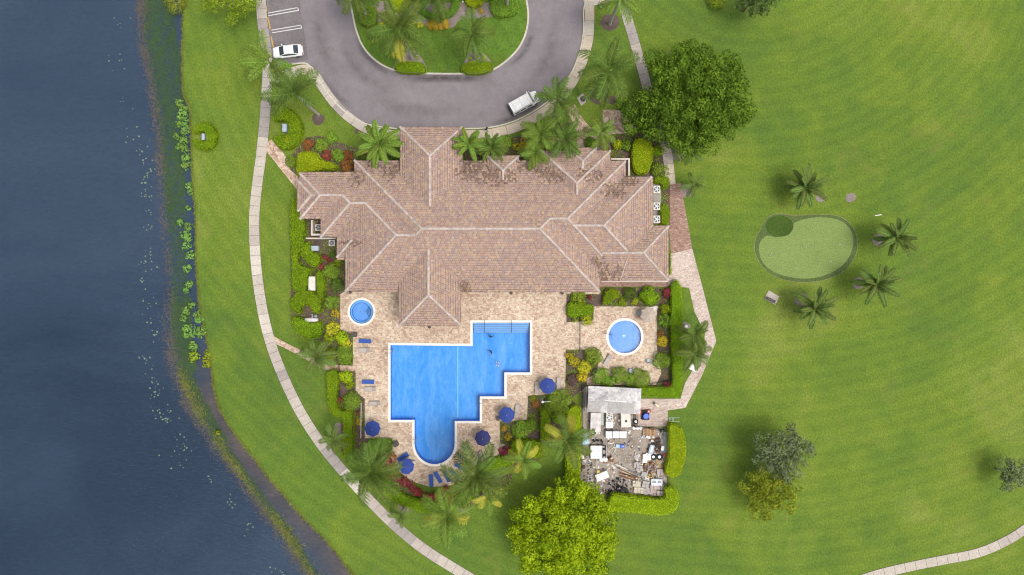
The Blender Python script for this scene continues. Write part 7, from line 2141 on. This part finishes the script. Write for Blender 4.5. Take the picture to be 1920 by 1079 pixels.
# soil, ash and tyre heaps
def heap(label, px, py, rx, ry, h, mats, n, sz):
    root = empty('scrap_heap', P(px, py, 0.014), 0, label, 'heap')
    for m in mats:
        mb = MB()
        for i in range(n):
            a, q = rng.uniform(0, TAU), math.sqrt(rng.random())
            s = sz * rng.uniform(0.4, 1.3)
            x, y = rx * q * math.cos(a), ry * q * math.sin(a)
            z = h * (1 - q * q) * rng.uniform(0.5, 1) + s * 0.3
            rz = rng.uniform(0, 3)
            k = rng.integers(5, 8)
            lo = [(x + s * 0.6 * math.cos(rz + TAU * j / k) * rng.uniform(0.7, 1.2), y + s * 0.6 * math.sin(rz + TAU * j / k) * rng.uniform(0.7, 1.2), z - s * 0.4) for j in range(k)]
            hi = [(x + (p_[0] - x) * 0.6, y + (p_[1] - y) * 0.6, z + s * rng.uniform(0.1, 0.4)) for p_ in lo]
            mb.add(lo + hi, [tuple(range(k, 2 * k))] + [(j, (j + 1) % k, (j + 1) % k + k, j + k) for j in range(k)])
        tag(mb.build('lumps', MATS[m], root), kind='stuff')
heap('black heap of sacks and rubber beside the pale stone stacks', 1160, 908, 1.6, 1.0, 0.6, ['black_rubber', 'stone_grey'], 34, 0.32)
heap('dark shredded heap at the foot fence of the yard', 1150, 922, 1.4, 0.5, 0.4, ['black_rubber'], 40, 0.22)
heap('brown rubble heap between the white sheets and the stone stacks', 1217, 877, 1.2, 1.3, 0.5, ['rust', 'stone_pink', 'timber'], 24, 0.30)
heap('rusty scrap heap beside the blue wheelbarrow', 1232, 834, 0.75, 1.2, 0.7, ['rust', 'bin_brown'], 34, 0.26)
heap('small yellow and grey bottle heap among the stone stacks', 1219, 891, 0.7, 0.55, 0.3, ['yellow_paint', 'stone_cream', 'dark_metal'], 16, 0.2)
heap('pale gravel heap beside the white gutter', 1136, 908, 0.9, 1.0, 0.15, ['stone_grey'], 40, 0.16)
r_ = empty('big_tyre', P(1169, 922, 0.02), 0, 'large black tractor tyre beside the black heap', 'tyre')
MB().torus((0, 0, 0.3), 0.50, 0.28, 28, 10).build('tread', MATS['tyre_black'], r_, smooth=True)
MB().torus((0, 0, 0.5), 0.36, 0.05, 24, 6).build('bead', MATS['black_rubber'], r_)
r_ = empty('wheelbarrow', P(1220, 842, 0.02), math.radians(75), 'pale blue wheelbarrow tray beside the rusty scrap heap', 'wheelbarrow')
MB().loft([[(x, s * w_, z) for s, w_, z in ((1, 0.22 * f, 0.35), (1, 0.36 * f, 0.62), (-1, 0.36 * f, 0.62), (-1, 0.22 * f, 0.35))] for x, f in ((-0.75, 0.7), (-0.5, 1.0), (0.5, 1.0), (0.75, 0.8))]).build('tray', MATS['blue_grey'], r_, fix=True)
MB().box((0.1, 0.0, 0.63), (0.9, 0.3, 0.05)).build('cover', plain('barrow_inside', (0.62, 0.66, 0.72), 0.5, 0.2), r_, bevel=0.015)
MB().cyl((0.8, 0, 0.05), 0.16, 0.1, 14).build('wheel', MATS['tyre_black'], r_)
for s in (-0.3, 0.3):
    MB().tube([(0.7, s * 0.4, 0.25), (-0.6, s, 0.4), (-1.1, s, 0.6)], 0.025, 6).build('handle', MATS['dark_metal'], r_)
# white sheets and stacks of paving
r_ = empty('white_sheets', P(1211, 858, 0.02), 0.05, 'stack of overlapping white sheets beside the two tyres', 'sheets')
for i, (x, y, w_, d_, a_) in enumerate(((0, 0.1, 1.0, 1.0, 0.1), (0.35, 0.2, 0.8, 1.1, -0.08), (-0.25, -0.45, 0.7, 0.6, 0.05), (0.1, 0.3, 1.2, 0.6, 0.0))):
    MB().box((x, y, 0.3 + i * 0.035), (w_, d_, 0.03), a_).build('sheet', MATS['white_plastic'], r_)
MB().box((0, 0, 0.14), (1.2, 1.2, 0.26)).build('bearer', MATS['timber'], r_)
def paver_stack(label, px, py, w, d, h, mat, rot, nx, ny, cat='paving stack'):
    p = P(px, py, h)
    root = empty('paver_stack', (p.x, p.y, 0.02), math.radians(rot), label, cat)
    layers = max(1, round(h / 0.12))
    for z in range(layers):
        for i in range(nx):
            for j in range(ny):
                if z == layers - 1 and rng.random() < 0.12 and nx * ny > 2: continue
                MB().box((-w / 2 + (i + 0.5) * w / nx + rng.uniform(-0.02, 0.02), -d / 2 + (j + 0.5) * d / ny + rng.uniform(-0.02, 0.02), (z + 0.5) * h / layers), (w / nx - 0.03, d / ny - 0.03, h / layers - 0.008), rng.uniform(-0.03, 0.03)).build('paver', MATS[mat], root)
for lb, x, y, w_, d_, h_, m, a_, nx, ny in (
    ('single grey paver pair lying apart beside the white sheets', 1193, 858, 0.65, 0.65, 0.14, 'stone_grey', 20, 1, 1), ('grey paver stack at the upper end of the stone row', 1193, 871, 0.75, 0.7, 0.3, 'stone_grey', 10, 2, 1), ('pale grey paver stack beside the brown rubble heap', 1199, 879, 0.95, 0.8, 0.35, 'stone_grey', -8, 2, 2),
    ('grey stone stack touching the gutter end', 1208, 890, 0.85, 0.8, 0.35, 'stone_grey', -15, 2, 1), ('pinkish stone stack under the bulging hedge fence', 1238, 886, 1.0, 1.0, 0.5, 'stone_pink', 4, 2, 2), ('cream stone stack in the foot row of the yard', 1194, 908, 1.3, 0.9, 0.5, 'stone_cream', -4, 3, 2),
    ('cream stone stack with dark gaps below the first cream stack', 1198, 920, 1.55, 0.95, 0.45, 'stone_cream', -3, 3, 2), ('grey stone stack between the cream stacks and the window unit', 1211, 909, 1.1, 1.0, 0.5, 'stone_grey', -12, 2, 2), ('pink stone slab stack below the window unit', 1232, 914.5, 2.1, 0.75, 0.5, 'stone_pink', 3, 4, 1),
    ('pink stone stack at the fence corner by the rounded hedge end', 1238, 926, 1.2, 0.8, 0.5, 'stone_pink', -10, 2, 2), ('pink stone stack beside the corner stack at the foot fence', 1226, 925, 1.1, 0.85, 0.5, 'stone_pink', -6, 2, 2), ('grey stone stack at the foot fence beside the cream stones', 1213, 921.5, 1.0, 1.0, 0.45, 'stone_grey', 8, 2, 2)):
    paver_stack(lb, x, y, w_, d_, h_, m, a_, nx, ny)
r_ = empty('window_unit', P(1230, 903, 0.02), math.radians(-1), 'pale unit with two dark square vents among the stone stacks', 'vent unit')
MB().box((0, 0, 0.3), (1.75, 1.0, 0.6)).build('body', plain('pale_blue_paint', (0.56, 0.60, 0.66), 0.5, 0.15), r_, bevel=0.03)
for s in (-0.42, 0.42):
    vt = MB().box((s, 0.08, 0.61), (0.52, 0.36, 0.03)).build('vent', MATS['dark_metal'], r_)
    for k_ in range(3):
        MB().box((s, -0.04 + k_ * 0.12, 0.63), (0.5, 0.03, 0.02)).build('slat', MATS['steel'], vt)
appliance('red_crate', 'red crate at the bulging hedge fence', 1248, 854, 0.55, 0.65, 0.5, 'red_paint', 5, cat='crate')
appliance('paint_tin', 'small white tin box beside the rusty scrap heap', 1242.5, 841, 0.45, 0.65, 0.4, 'white_plastic', -8, cat='tin')
r_ = empty('corrugated_sheet', P(1249, 834, 0.02), math.radians(-3), 'long grey corrugated sheet leaning on the bulging hedge fence', 'sheet')
cv = []
for i in range(15):
    x = -0.5 + i / 14
    for y in (-2.0, 2.0):
        cv.append((x, y, 0.45 + x * 0.7 + (0.05 if i % 2 else 0.0)))
MB().add(cv, [(2 * i, 2 * i + 2, 2 * i + 3, 2 * i + 1) for i in range(14)]).build('sheet', MATS['grey_paint'], r_, fix=True)
for y in (-1.5, 1.5):
    MB().box((0.1, y, 0.22), (0.7, 0.1, 0.44)).build('batten', MATS['timber'], r_)
r_ = empty('plank_stack', P(1236, 869, 0.02), math.radians(-70), 'yellowish wooden frame beside the tyres', 'timber')
for i in range(4):
    MB().box((0, -0.25 + i * 0.17, 0.12 + 0.04 * (i % 2)), (1.5, 0.12, 0.05), rng.uniform(-0.06, 0.06)).build('plank', MATS['timber_pale'], r_)
MB().box((0.5, 0, 0.05), (0.12, 0.9, 0.08)).build('bearer', MATS['timber'], r_)
r_ = empty('green_machine', P(1241, 807, 0.02), 0.2, 'small green and dark mower beside the fence gate', 'mower')
MB().box((0, 0, 0.25), (0.6, 0.45, 0.2)).build('deck', MATS['black_rubber'], r_, bevel=0.04)
MB().cyl((0, 0, 0.35), 0.15, 0.16, 12).build('engine', plain('mower_green', (0.05, 0.13, 0.05), 0.5, 0.2), r_)
for sx in (-0.28, 0.28):
    for sy in (-0.24, 0.24):
        MB().torus((sx, sy, 0.1), 0.07, 0.035, 12, 6).build('wheel', MATS['tyre_black'], r_)
r_ = empty('bicycle_frame', P(1243, 819, 0.02), 0.5, 'tangled dark metal frame beside the corrugated sheet', 'metal frame')
for rr in (0.32, 0.24):
    MB().torus((0.1 if rr > 0.3 else -0.25, 0.1 * rr, 0.1 + rr * 0.2), rr, 0.03, 20, 6).build('hoop', MATS['steel' if rr < 0.3 else 'dark_metal'], r_)
MB().tube([(-0.4, -0.3, 0.15), (0.1, 0.2, 0.25), (0.4, -0.2, 0.15)], 0.03, 6).build('bar', MATS['dark_metal'], r_)
for x, y, lb in ((1205.5, 819, 'white tin with a dark centre below the pallet'), (1213, 819, 'round white paint tin below the pallet, middle'), (1216.5, 820, 'round white paint tin below the pallet, last'), (1156, 772.5, 'round white pot beside the white square air conditioner'), (1161, 788, 'small round white pot in the open middle of the yard')):
    r_ = empty('paint_tin', P(x, y, 0.02), 0, lb, 'tin')
    MB().cyl((0, 0, 0), 0.2, 0.3, 16).build('tin', MATS['white_plastic'], r_)
    MB().torus((0, 0, 0.3), 0.19, 0.02, 18, 6).build('rim', MATS['steel'], r_)
    MB().cyl((0, 0, 0.28), 0.12, 0.03, 12).build('lid', MATS['dark_metal' if 'dark' in lb else 'off_white'], r_)
r_ = empty('plank_board', P(1112, 769, 0.02), 0, 'short tan boards lying between the shed and the stained container', 'board')
for i in range(3):
    MB().box((rng.uniform(-0.1, 0.1), -0.2 + i * 0.18, 0.06 + i * 0.03), (1.2, 0.14, 0.05), rng.uniform(-0.08, 0.08)).build('plank', MATS['timber_pale'], r_)
r_ = empty('green_sheet', P(1128.5, 781, 0.02), 0, 'long narrow grey green sheet standing beside the stained container', 'sheet')
MB().box((0, 0, 0.35), (0.45, 2.6, 0.05)).build('sheet', plain('green_grey', (0.38, 0.42, 0.38), 0.6, 0.25), r_, bevel=0.01)
for y in (-1, 1):
    MB().box((0, y, 0.16), (0.4, 0.1, 0.32)).build('trestle', MATS['dark_metal'], r_)
r_ = empty('yellow_sack', P(1091, 856, 0.02), 0.3, 'pale yellow sack against the lake side fence of the yard', 'sack')
secs = [[(0.28 * f * math.cos(th), y, 0.16 + 0.14 * f * math.sin(th)) for th in np.linspace(0, TAU, 12, endpoint=False)] for y, f in ((-0.4, 0.4), (-0.3, 0.9), (0.0, 1.0), (0.3, 0.9), (0.42, 0.35))]
MB().loft(secs).build('sack', MATS['sack_cream'], r_, smooth=True, fix=True)
MB().box((0, 0.48, 0.15), (0.18, 0.12, 0.1)).build('tie', MATS['off_white'], r_)
# loose litter, too small and jumbled to count
def litter(n, box, mats):
    for m in mats:
        mb = MB()
        for i in range(n):
            p = P(rng.uniform(box[0], box[2]), rng.uniform(box[1], box[3]))
            if m != 'stone_grey' and rng.random() < 0.3: continue
            s = rng.uniform(0.06, 0.24)
            mb.box((p.x, p.y, 0.02 + s * 0.25), (s * rng.uniform(0.6, 2.2), s, s * 0.5), rng.uniform(0, 3))
        tag(mb.build('litter', MATS[m]), 'small loose litter on the yard ground', kind='stuff')
litter(170, (1094, 812, 1248, 928), ['stone_grey', 'timber', 'off_white', 'rust', 'dark_metal'])
litter(60, (1098, 770, 1185, 812), ['stone_grey', 'off_white', 'dark_metal'])
litter(120, (1190, 850, 1248, 928), ['stone_pink', 'stone_cream', 'bin_brown', 'off_white'])
